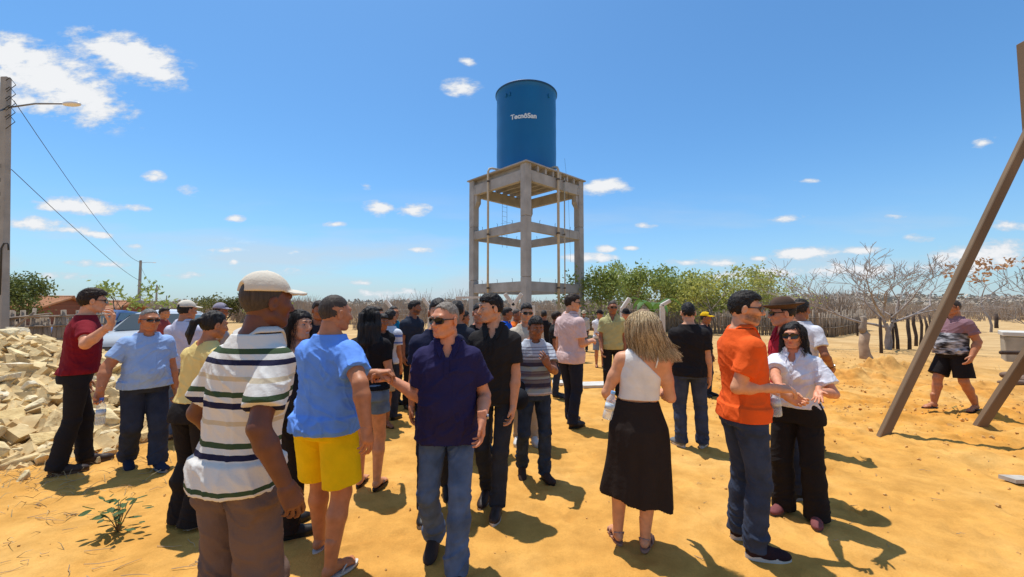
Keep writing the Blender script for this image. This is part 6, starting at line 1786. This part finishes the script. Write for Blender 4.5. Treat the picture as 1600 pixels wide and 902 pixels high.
P['navyback'] = make_person('man in a navy tee, nearly hidden behind the grey haired man in navy', (682, 784), 463, 0, skin='tan', hair='short', headrel=5, shw=1.1, lod=1,
    shirt=dict(mat=fabric('tee_navy', (.018, .020, .045)), loose=.022, sleeve=.66, hem=.90), legs=dict(type='trousers', mat=NJ), feet=dict(type='sneaker', mat=LEATHB, sole=SOLEG), stance=WALK)
P['navy'] = make_person('grey haired man in a navy polo, blue jeans and sunglasses, walking ahead of the group', (698, 876), 466, -4, fat=.55, skin='ruddy', hair='receding', haircol=((.34, .29, .24), (.15, .12, .09)), headrel=-42, hwide=1.04, neck=1.08,
    shirt=dict(mat=fabric('polo_navy', (.022, .018, .066)), hem=.83, loose=.024, neck='polo', sleeve=.68, slw=.012, fold=1.3), legs=dict(type='trousers', mat=MJ, knee=.066, hem=.074, g=.006, fold=1.5), feet=dict(type='shoe', mat=mat('suede_dark', (.04, .03, .028), .9), sole=LEATH),
    stance=((-.075, .23, 0, -6), (.095, -.17, .035, 8)), R_=(611, 592, 2.78, 0), poleR=(.5, -.2, -1), handposeR='grip', palmR=(0, .1, -1), L_=(753, 655, 2.58, 0), palmL=(.9, .1, 0, -.05, .2, -1), handposeL='relaxed', watch=-1, glasses=dict(w=.034, h=.025), poleL=(-.25, -1, 0))
P['dark1'] = make_person('man in a charcoal top seen from behind, right of the man in navy sunglasses', (712, 712), 470, 172, skin='tan', hair='short', headrel=170, lod=1, shirt=dict(mat=fabric('top_charcoal', (.03, .032, .042)), loose=.02), legs=dict(type='trousers', mat=DJ), feet=dict(type='shoe', mat=LEATHB), shw=1.05)
P['small1'] = make_person('short dark haired man facing away in front of the white gate', (722, 640), 486, 130, skin='brown', hair='short', headrel=120, lod=2, shirt=dict(mat=fabric('tee_beige', (.5, .42, .3)), loose=.02), legs=dict(type='trousers', mat=DJ), feet=dict(type='shoe', mat=LEATHB))
P['glassman'] = make_person('man in a black tee and clear glasses looking over the tall man\'s shoulder', (748, 700), 474, 5, skin='ruddy', hair='short', headrel=8, lod=1, shirt=dict(mat=fabric('tee_black3', (.012, .012, .014)), loose=.02), legs=dict(type='trousers', mat=DJ), feet=dict(type='shoe', mat=LEATHB))
P['blackpolo'] = make_person('tall dark haired man in a black polo and slim grey jeans, smiling to the left', (772, 792), 459, -14, skin='light', hair='short', headrel=-66, smile=True, haircol=((.010, .008, .007), (.02, .014, .011)),
    shirt=dict(mat=fabric('polo_black', (.024, .021, .020)), hem=.87, loose=.018, neck='polo', sleeve=.70, slw=.008), legs=dict(type='trousers', mat=GJ, knee=.062, hem=.064, g=.010), feet=dict(type='shoe', mat=LEATH, sole=SOLEW),
    stance=((-.05, .08, 0, -3), (.09, -.16, .03, 5)), L_=(802, 640, 3.33, 0), poleL=(-.8, -.8, 0), handposeL='relaxed')
P['beigetee'] = make_person('young man in a beige tee and dark sunglasses behind the striped tee', (822, 690), 474, 2, skin='light', hair='short', headrel=12, glasses=dict(w=.028, h=.021), lod=1, shirt=dict(mat=fabric('tee_sand', (.55, .47, .36)), loose=.02), legs=dict(type='trousers', mat=fabric('trousers_beige', (.4, .33, .25))), feet=dict(type='sneaker', mat=SOLEW, sole=SOLEW))
LB, DB, MB_, PL, WB2 = (.28, .36, .42), (.05, .045, .075), (.17, .17, .20), (.12, .10, .14), (.48, .50, .54)
yst = [(0, WB2), (.905, (.35, .22, .18)), (.915, WB2), (.93, LB), (.97, MB_), (.985, DB), (1.03, MB_), (1.06, PL), (1.075, LB), (1.10, MB_), (1.115, PL), (1.135, MB_), (1.15, PL), (1.16, LB), (1.21, DB), (1.255, MB_), (1.285, WB2), (1.305, MB_), (1.32, WB2), (1.345, PL), (1.352, WB2), (1.38, MB_), (1.388, WB2), (1.41, PL), (1.416, WB2)]
P['youth'] = make_person('young man in a striped tee and dark jeans holding a dark cap, looking down', (835, 744), 492, 14, skin='brown', hair='short', headrel=20, headpitch=16, shw=.96, lod=0,
    shirt=dict(mat=stripes_mat('tee_stripes', yst, .80, 1.60), hem=.90, loose=.024, neck='crew', sleeve=.66, slw=.008, fold=1.2, ribmat=fabric('rib_maroon', (.08, .03, .03))), legs=dict(type='trousers', mat=fabric('jeans_youth', (.030, .045, .075), var=.4), knee=.066, hem=.070, fold=1.6),
    feet=dict(type='shoe', mat=mat('suede_youth', (.05, .03, .024), .9), sole=LEATHB), stance=((-.10, .06, 0, -12), (.11, -.14, .06, 10)), L_=(857, 570, 3.75, 0), poleL=(-.6, -.2, -1), handposeL='relaxed', palmL=(.3, -.5, .4, .45, .2, .75), R_=(805, 610, 3.95, 0), handposeR='grip')
P['pink'] = make_person('man in a pale pink shirt and navy trousers, seen from behind in sunglasses', (892, 664), 459, 138, skin='light', hair='short', headrel=98, fat=.45, shw=1.04, glasses={}, haircol=BROWNH, lod=0,
    shirt=dict(mat=fabric('shirt_pink', (.70, .50, .46)), hem=.84, loose=.022, neck='polo', sleeve=.72, slw=.008, fold=.8), legs=dict(type='trousers', mat=NJ, knee=.07, hem=.07), feet=dict(type='shoe', mat=LEATH, sole=LEATHB), stance=((-.09, .10, 0, -6), (.09, -.06, 0, 6)), R_=(.15, .25, 1.12), poleR=(.3, -1, -.8), eyes=False)
P['orangesmall'] = make_person('man in an orange tee, small, behind the Y shaped fence post', (806, 616), 484, 60, skin='brown', hair='buzz', headrel=60, lod=2, shirt=dict(mat=fabric('tee_orange', (.75, .16, .02)), loose=.02), legs=dict(type='trousers', mat=DJ), feet=dict(type='shoe', mat=LEATHB))
P['bluesmall'] = make_person('man in a royal blue tee, small, beside the one in orange behind the tall man', (790, 625), 481, 70, skin='brown', hair='short', headrel=90, lod=2, shirt=dict(mat=fabric('tee_royal', (.01, .10, .55)), loose=.02), legs=dict(type='trousers', mat=DJ), feet=dict(type='shoe', mat=LEATHB))
P['hair1'] = make_person('dark haired man left of the pink shirt, head and shoulders showing', (850, 590), 486, 170, skin='brown', hair='short', headrel=170, lod=2, shirt=dict(mat=BLKT, loose=.02), legs=dict(type='trousers', mat=DJ), feet=dict(type='shoe', mat=LEATHB))
P['vest'] = make_person('man in a straw hat, pale open shirt and dark trousers, farthest in the yard', (913, 549), 486, -10, skin='brown', hair='short', headrel=-5, lod=2, hat=dict(type='brim', mat=fabric('straw', (.45, .38, .26)), brim=.13), shirt=dict(mat=fabric('shirt_grey', (.42, .40, .38)), loose=.02, sleeve=1.6), legs=dict(type='trousers', mat=BLACKJ), feet=dict(type='shoe', mat=LEATHB))
P['whitetee'] = make_person('man in a white tee, grey shorts and a black hat with hands folded', (937, 573), 485, 14, skin='tan', hair='short', headrel=30, lod=1, fat=.3, hat=dict(type='brim', mat=BLKT, brim=.12), shirt=dict(mat=fabric('tee_white', (.68, .68, .70)), loose=.02), legs=dict(type='shorts', mat=fabric('shorts_grey', (.20, .22, .25)), frac=.9, hem=.10), feet=dict(type='flipflop', mat=LEATHB, sole=LEATHB), R_=(.06, .22, .98), L_=(-.06, .24, .98))
P['khaki'] = make_person('man in a khaki green polo and sunglasses facing the camera', (958, 622), 470, 4, skin='brown', hair='buzz', headrel=14, glasses=dict(w=.027, h=.018), lod=1, fat=.2, shw=1.05,
    shirt=dict(mat=fabric('polo_khaki', (.44, .40, .18)), hem=.88, loose=.022, neck='polo', sleeve=.70, slw=.01, colmat=fabric('collar_khaki', (.42, .38, .17))), legs=dict(type='trousers', mat=BLACKJ), feet=dict(type='shoe', mat=mat('leather_tan', (.16, .11, .08), .6), sole=LEATHB), R_=(.20, .12, .88))
P['darkhat'] = make_person('man in a dark brimmed hat and dark shirt left of the blonde woman\'s head', (979, 600), 484, 20, skin='ruddy', hair='short', headrel=10, lod=2, hat=dict(type='brim', mat=BLKT, brim=.14), shirt=dict(mat=fabric('shirt_dark', (.03, .03, .035)), loose=.02), legs=dict(type='trousers', mat=DJ), feet=dict(type='shoe', mat=LEATHB))
P['blonde'] = make_person('blonde woman in a white one shoulder top and long black skirt, seen from behind', (999, 852), 483, 181, fem=True, skin='light', hair='bob', haircol=((.42, .27, .12), (.10, .05, .025)), headrel=196, fat=.35, hip=1.02, shw=1.04, lean=(.045, 0),
    shirt=dict(mat=fabric('top_white', (.80, .76, .70)), hem=1.085, loose=.006, neck='oneshoulder', sleeve=0, flat=True, drape=False, ztop=1.46, fold=.3, name='crop_top'), legs=dict(type='skirt', mat=fabric('skirt_black', (.026, .018, .015)), top=1.075, hemz=.36, flare=.262, asym=-.20, sway=-.02), feet=dict(type='sandal', mat=fabric('strap_rose', (.45, .27, .22)), sole=fabric('sole_rose', (.35, .2, .15))),
    stance=((-.155, .02, 0, -18), (.04, -.02, 0, 12)), L_=(-.215, .22, 1.04), R_=(.17, .26, 1.10), poleL=(-.35, -1, -.4), poleR=(.35, -1, -.4), handposeL='grip', palmL=(.8, 0, -.3, -.2, .9, -.3), armthick=1.05)
P['blacktee'] = make_person('man in a black tee and blue jeans with his back turned, behind the blonde woman', (1080, 698), 473, 184, skin='light', hair='short', headrel=188, fat=.3, shw=1.06, lod=0, haircol=((.012, .010, .010), (.02, .016, .015)),
    shirt=dict(mat=fabric('tee_black4', (.020, .017, .017)), hem=.87, loose=.024, sleeve=.68, slw=.01), legs=dict(type='trousers', mat=fabric('jeans_indigo', (.045, .060, .105), var=.3), knee=.074, hem=.075), feet=dict(type='sneaker', mat=fabric('sneaker_grey', (.16, .17, .18)), sole=SOLEW), stance=((-.11, .0, 0, -30), (.13, .06, 0, 14)))
P['yellowcap'] = make_person('man in a yellow cap and dark tee looking right, beside the stick fence', (1103, 618), 488, 60, skin='brown', hair='short', headrel=72, lod=1, hat=dict(type='cap', mat=fabric('cap_yellow', (.70, .42, .01)), opening=False), shirt=dict(mat=fabric('tee_inky', (.014, .014, .022)), loose=.02), legs=dict(type='trousers', mat=DJ), feet=dict(type='shoe', mat=LEATHB), eyes=False)
P['orange'] = make_person('bearded man in a bright orange polo and dark jeans, in sunglasses, talking', (1166, 856), 457, 118, skin='light', hair='short', headrel=92, beard=.75, fat=.35, shw=1.02, glasses={}, haircol=((.010, .008, .007), (.018, .013, .010)),
    shirt=dict(mat=fabric('polo_orange', (.78, .105, .016)), hem=.885, loose=.018, neck='polo', sleeve=.68, slw=.006, fold=.8), legs=dict(type='trousers', mat=fabric('jeans_slate', (.040, .052, .085), var=.3), knee=.070, hem=.073, fold=1.4), feet=dict(type='sneaker', mat=fabric('sneaker_wine', (.028, .014, .018)), sole=SOLEW, lace=LEATHB),
    stance=((-.12, .02, 0, -4), (.12, .0, 0, 8)), R_=(1212, 607, 2.74, 0), poleR=(.0, -1, -.8), handposeR='relaxed', palmR=(-.3, .3, -1), L_=(-.06, .34, 1.02), handposeL='grip')
P['whitewoman'] = make_person('woman in a white blouse, wide black trousers and sunglasses, gesturing with an open hand', (1249, 806), 504, -14, fem=True, skin='ruddy', hair='wavy', haircol=((.030, .024, .022), (.012, .010, .010)), headrel=-14, fat=.6, glasses=dict(w=.036, h=.028), hip=1.05, shw=1.05,
    shirt=dict(mat=fabric('blouse_white', (.70, .70, .75)), hem=.99, loose=.022, neck='shirt', sleeve=.72, slw=.02, fold=1.2, placket=1.05, nbut=6, vdepth=1.35, butmat=SOLEW), legs=dict(type='trousers', mat=BLKT, knee=.086, hem=.100, g=.018, len=.055, top=1.04), feet=dict(type='flat', mat=fabric('flat_rose', (.20, .065, .065)), sole=SOLEB),
    stance=((-.135, .02, 0, -12), (.125, .0, 0, 12)), L_=(1279, 612, 3.00, 0), poleL=(-.5, -.9, -.6), handposeL='open', palmL=(.2, .5, .9, -.1, .75, -.45), R_=(1219, 612, 2.98, 0), handposeR='grip', poleR=(1, -.2, -.8), palmR=(-1, 0, 0))
plaid = fabric('plaid_red', (.42, .022, .03), color2=(.03, .02, .03), stretch=(4, 4, 1))
P['brownhat'] = make_person('man in a brown brimmed hat, sunglasses and red shirt behind the white blouse woman', (1237, 772), 470, -66, skin='ruddy', hair='short', headrel=-72, glasses={}, shw=1.03, lod=0, height=1.71,
    hat=dict(type='brim', mat=mat('felt_brown', (.085, .048, .030), .9, .2, 14, .02), band=mat('felt_band', (.035, .02, .014), .8), brim=.165, droop=-.03), shirt=dict(mat=fabric('shirt_red', (.45, .022, .035)), neck='polo', loose=.022, sleeve=.66), legs=dict(type='trousers', mat=DJ), feet=dict(type='sneaker', mat=LEATHB, sole=SOLEG))
P['whiteback'] = make_person('man in a white tee wearing a watch, turned away behind the brown hat', (1256, 702), 468, 160, skin='brown', hair='short', headrel=150, shw=1.05, lod=0, shirt=dict(mat=fabric('tee_white2', (.68, .67, .70)), loose=.022, sleeve=.66), legs=dict(type='trousers', mat=DJ), feet=dict(type='shoe', mat=LEATHB), watch=1, R_=(.26, .12, .98), eyes=False)
camo = mat('camo_grey', (.30, .30, .32), .9, .3, 9, .02, 50, color2=(.03, .03, .035), stretch=(1, 1, 3.4), detail=8)
def two_tone():
    m = bpy.data.materials.new('tee_mauve_camo'); m.use_nodes = True; t = m.node_tree; L = t.links.new; b = t.nodes['Principled BSDF']; b.inputs['Roughness'].default_value = .9; b.inputs['Specular IOR Level'].default_value = .1
    tc = t.nodes.new('ShaderNodeTexCoord'); sp = t.nodes.new('ShaderNodeSeparateXYZ'); L(tc.outputs['Object'], sp.inputs[0])
    gt = t.nodes.new('ShaderNodeMath'); gt.operation = 'GREATER_THAN'; L(sp.outputs[2], gt.inputs[0]); gt.inputs[1].default_value = 1.24
    ax = t.nodes.new('ShaderNodeMath'); ax.operation = 'ABSOLUTE'; L(sp.outputs[0], ax.inputs[0])
    g2 = t.nodes.new('ShaderNodeMath'); g2.operation = 'GREATER_THAN'; L(ax.outputs[0], g2.inputs[0]); g2.inputs[1].default_value = .245
    mx_ = t.nodes.new('ShaderNodeMath'); mx_.operation = 'MAXIMUM'; L(gt.outputs[0], mx_.inputs[0]); L(g2.outputs[0], mx_.inputs[1])
    mp = t.nodes.new('ShaderNodeMapping'); mp.inputs['Scale'].default_value = (1, 1, 3.2); L(tc.outputs['Object'], mp.inputs[0])
    n = t.nodes.new('ShaderNodeTexNoise'); n.inputs['Scale'].default_value = 8; n.inputs['Detail'].default_value = 9; L(mp.outputs[0], n.inputs[0])
    r = t.nodes.new('ShaderNodeValToRGB'); e = r.color_ramp.elements
    for _ in range(2): e.new(.5)
    for q, (p, c) in zip(e, ((.36, (.02, .02, .025)), (.47, (.12, .12, .13)), (.55, (.34, .34, .36)), (.64, (.52, .52, .55)))): q.position = p; q.color = (*c, 1)
    L(n.outputs[0], r.inputs[0])
    mm = t.nodes.new('ShaderNodeMixRGB'); L(mx_.outputs[0], mm.inputs[0]); L(r.outputs[0], mm.inputs[1]); mm.inputs[2].default_value = (.26, .145, .165, 1); L(mm.outputs[0], b.inputs['Base Color'])
    return m
P['camo'] = make_person('heavy man in a mauve tee with a grey camouflage lower half and black shorts, walking', (1493, 649), 475, -38, skin='tan', hair='buzz', headrel=-48, lean=(-.05, 0), fat=.85, shw=1.05, neck=1.12, lod=0, glasses={}, armthick=1.1,
    shirt=dict(mat=two_tone(), hem=.90, loose=.022, neck='crew', sleeve=.62), legs=dict(type='shorts', mat=BLKT, frac=.86, hem=.115, g=.02), feet=dict(type='flipflop', mat=LEATHB, sole=LEATH), stance=((-.13, -.19, .02, -10), (.13, .21, 0, 4)), R_=(.22, .26, .92), L_=(-.30, .06, .90), handposeR='fist', handposeL='relaxed')
# ---- small heads between the front figures, left half
for k, (lb, u, d_, top, rel, hr, hair, c, hat) in enumerate([
    ('dark haired man between the smiling woman and the man in bright blue', 492, 4.9, 470, 0, 20, 'short', (.02, .02, .03), None),
    ('woman with light brown hair, just left of the smiling woman', 437, 5.6, 487, 40, 70, 'wavy', (.5, .12, .16), None),
    ('woman in pink, head low behind the striped polo man', 428, 4.9, 500, 120, 120, 'wavy', (.6, .2, .25), None),
    ('man in a lilac cap between the ponytail woman and the striped polo', 336, 6.0, 474, 90, 60, 'short', (.3, .3, .32), 'cap'),
    ('man far behind the grey haired man in light blue, near the car', 250, 8.5, 481, 60, 60, 'short', (.25, .05, .05), None),
    ('dark haired man directly behind the long black haired woman', 586, 6.4, 479, 20, 40, 'short', (.3, .35, .45), None),
    ('dark haired person right of the beige tee, low behind the striped tee', 868, 7.5, 487, 90, 100, 'short', (.02, .02, .02), None),
    ('man in dark blue just right of the grey haired man in navy, farther back', 700, 6.8, 479, 10, 30, 'short', (.03, .05, .1), None)]):
    v = CV + 0; gy = d_
    vfoot = 480 + 1056 / d_
    P['x%d' % k] = make_person(lb, (u, vfoot), top, rel, fem='woman' in lb, skin=('brown', 'tan', 'light')[k % 3], hair=hair, headrel=hr, lod=2 if d_ > 5.2 else 1, haircol=BROWNH if k != 1 else ((.20, .12, .06), (.08, .045, .02)),
        shirt=dict(mat=fabric('top_small_%d' % k, c), loose=.02), legs=dict(type='trousers', mat=(DJ, BLACKJ, GJ)[k % 3]), feet=dict(type='shoe', mat=LEATHB), hat=dict(type='cap', mat=fabric('cap_lilac', (.3, .27, .33))) if hat else None)

# blonde woman's hair: loose strands blown to the right
def blonde_hair():
    p = P['blonde']; r = np.random.RandomState(3)
    mats_ = [hair_mat('hair_gold', (.92, .74, .46), (.66, .47, .24)), hair_mat('hair_ash', (.34, .22, .12), (.17, .10, .05))]
    mx = [MB(), MB()]
    for i in range(3200):
        th = r.uniform(-2.75, 2.75); el = r.uniform(.12, 1.45)   # angle around the back of the crown, 0 = straight back
        if abs(th) > 1.9 and el < .6: continue
        x0 = math.sin(th) * math.cos(el) * .084; y0 = -.014 - math.cos(th) * math.cos(el) * .104; z0 = .028 + math.sin(el) * .098
        side = math.sin(th)
        ln = r.uniform(.26, .36) * (1.0 - .25 * (abs(th) > 1.7))
        wind = r.uniform(.03, .12) + .05 * side
        pts = []; dirx, diry = math.sin(th), -math.cos(th)
        ph = r.uniform(0, 6.28); am = r.uniform(.003, .012)
        for j in range(9):
            t = j / 8
            out = .012 + .040 * math.sin(min(1, t * 1.25) * math.pi)
            hz = min(1, t * 3.2) ** 1.4
            # follow the skull down, then hang and blow
            ang = el * (1 - hz) - .45 * hz
            bx = math.sin(th) * math.cos(max(ang, -.2)) * (.086 + out); by = -.014 - math.cos(th) * math.cos(max(ang, -.2)) * (.106 + out * .8)
            bz = .028 + math.sin(ang) * .098 - max(0, t - .25) * ln * 1.0
            bx += wind * max(0, t - .25) ** 1.3 * 1.7 + am * math.sin(ph + t * 9); by += am * math.cos(ph * 1.7 + t * 8)
            pts.append((bx, by, bz))
        wd = r.uniform(.0006, .0014)
        hp = p['hput'](np.array(pts))
        mx[0 if r.rand() < .58 else 1].tube(hp, [wd * (1 - .5 * q / 8) for q in range(9)], 3, cap=False)
    hb = [c for c in p['root'].children if c.name.startswith('hair')][0]
    hb.data.materials.clear(); hb.data.materials.append(mats_[1])
    for k in range(2): mx[k].build('hair_strand', mats_[k], hb, smooth=True)['kind'] = 'stuff'
blonde_hair()
def wisps(key, n, col, length, seed=1, wave=.012, r0=.0011):
    p = P[key]; r = np.random.RandomState(seed); b = MB()
    for i in range(n):
        th = r.uniform(-2.3, 2.3); el = r.uniform(.2, 1.4); ph = r.uniform(0, 6.28); pts = []; L = length * r.uniform(.7, 1.1)
        for j in range(8):
            t = j / 7; hz = min(1, t * 3) ** 1.3; ang = el * (1 - hz) - .3 * hz
            o = .012 + .022 * t
            pts.append((math.sin(th) * math.cos(max(ang, -.2)) * (.082 + o) + wave * math.sin(ph + t * 11), -.014 - math.cos(th) * math.cos(max(ang, -.2)) * (.10 + o) + wave * math.cos(ph + t * 10), .028 + math.sin(ang) * .1 - max(0, t - .25) * L))
        b.tube(p['hput'](np.array(pts)), [r0 * (1 - .5 * j / 7) for j in range(8)], 3, cap=False)
    hb = [c for c in p['root'].children if c.name.startswith('hair')][0]
    b.build('hair_strand', col, hb, smooth=True)['kind'] = 'stuff'
wisps('whitewoman', 380, hair_mat('hair_w1', (.05, .04, .036), (.014, .012, .012)), .30, 2, .016)
wisps('smile', 260, hair_mat('hair_w2', (.022, .014, .010), (.010, .008, .007)), .34, 3, .012)
wisps('denim', 260, hair_mat('hair_w3', (.020, .016, .014), (.008, .007, .007)), .42, 4, .004)

# ---- things held
def clearmat(name, c, op):
    if name in _mats: return _mats[name]
    m = bpy.data.materials.new(name); m.use_nodes = True; t = m.node_tree; b = t.nodes['Principled BSDF']; b.inputs['Base Color'].default_value = (*c, 1); b.inputs['Roughness'].default_value = .08
    lw = t.nodes.new('ShaderNodeLayerWeight'); lw.inputs[0].default_value = .35; mr = t.nodes.new('ShaderNodeMapRange'); mr.inputs[3].default_value = op * .7; mr.inputs[4].default_value = min(1, op * 2.2); t.links.new(lw.outputs['Facing'], mr.inputs[0])
    tr = t.nodes.new('ShaderNodeBsdfTransparent'); mx = t.nodes.new('ShaderNodeMixShader'); t.links.new(mr.outputs[0], mx.inputs[0]); t.links.new(tr.outputs[0], mx.inputs[1]); t.links.new(b.outputs[0], mx.inputs[2]); t.links.new(mx.outputs[0], t.nodes['Material Output'].inputs[0])
    _mats[name] = m; return m
def water_bottle(label, pos, h=.21, r=.031, tilt=(0, 0, 0), fill=.5, cap=(.03, .12, .5)):
    o = empty('water_bottle', pos); o.rotation_euler = tilt; tag(o, label, 'bottle')
    b = MB(); b.lathe([(r * .85, 0), (r, .008), (r, h * .30), (r * .94, h * .33), (r, h * .36), (r, h * .6), (r * .94, h * .63), (r, h * .66), (r * .95, h * .74), (r * .5, h * .88), (r * .40, h * .93), (r * .40, h)], 16)
    b.build('bottle_body', clearmat('clear_plastic', (.75, .82, .86), .30), o, smooth=True)
    b = MB(); b.lathe([(r * .9, .004), (r * .92, h * fill)], 14); b.build('water', clearmat('water_in_bottle', (.62, .74, .80), .22), o, smooth=True)
    b = MB(); b.lathe([(r * .46, h * .95), (r * .46, h * 1.05)], 12); b.build('bottle_cap', plain('cap_' + str(cap[2]), cap), o)
    b = MB(); b.lathe([(r * 1.01, h * .38), (r * 1.012, h * .58)], 16); b.build('bottle_label', mat('label_pale', (.55, .62, .68), .5, .3, 30), o, smooth=True)
    return o
pb = pxd(156, 664, 3.93); water_bottle('clear water bottle hanging from the hand of the man in light blue', pb, .24, .036, (0, R(2), 0), .45)
pb = pxd(948, 655, 2.60); water_bottle('water bottle with blue cap held low by the blonde woman', pb, .17, .030, (0, R(14), 0), .3, (.2, .45, .8))
pb = pxd(1213, 650, 2.80); water_bottle('nearly empty water bottle held between the man in orange and the woman in white', pb, .19, .036, (0, R(-4), 0), .2, (.75, .75, .78))
def cup():
    c = pxd(911, 541, 2.65)
    o = empty('plastic_cup', c); tag(o, 'clear plastic cup held up beside the blonde woman\'s shoulder', 'cup')
    b = MB(); b.lathe([(.026, 0), (.034, .075), (.0345, .078), (.031, .076), (.024, .004)], 16); b.build('cup_wall', clearmat('clear_plastic2', (.8, .84, .86), .35), o, smooth=True)
    b = MB(); b.lathe([(.035, .074), (.036, .079)], 16); b.build('cup_rim', plain('rim', (.7, .72, .74)), o)
def paper():
    p = P['boy']; h = pworld(p, p['WR'][-1]); b = MB(); b.box(h + np.array((.0, -.05, -.05)), (.15, .004, .21), Euler((R(15), R(8), R(10))).to_matrix())
    tag(b.build('paper_sheet', plain('paper_white', (.7, .7, .72), .8)), 'sheet of white paper held by the boy in black', 'paper')
paper()
def held_cap():
    p = P['youth']; M, w, hs = p['hands'][1]; q = pworld(p, w + M @ np.array((0, .10, .03)))
    F = Field((-.10, -.12, -.06), (.10, .22, .12), .006); F.ell((0, 0, 0), (.085, .10, .085), 0); F.cut((0, 0, -.01), (0, 0, -1), .003); F.ell((0, 0, -.02), (.075, .09, .08), .004, 's')
    F.put(lambda X, Y, Z: np.maximum((np.sqrt((X / .075) ** 2 + ((Y - .085) / .09) ** 2) - 1) * .07, np.abs(Z + .005 + (X / .08) ** 2 * .02) - .006), (-.09, -.01, -.04), (.09, .19, .02), .004)
    V, Q = F.mesh(); o = link('held_cap', mesh_np('held_cap', V, Q), fabric('cap_black', (.014, .016, .022))); o.location = q; o.rotation_euler = (R(70), R(20), R(30)); tag(o, 'dark cap dangling from the right hand of the man in the striped tee', 'cap')
held_cap()
def phone():
    p = P['red']; M, w, hs = p['hands'][1]; q = pworld(p, w + M @ np.array((.02, .09, .045)))
    b = MB(); b.tube([q, q + np.array((-.03, -.02, .01))], .006, 6); tag(b.build('cigarette', plain('paper_stub', (.7, .66, .6))), 'small white stub in the fingers of the man in dark red', 'cigarette')
phone()
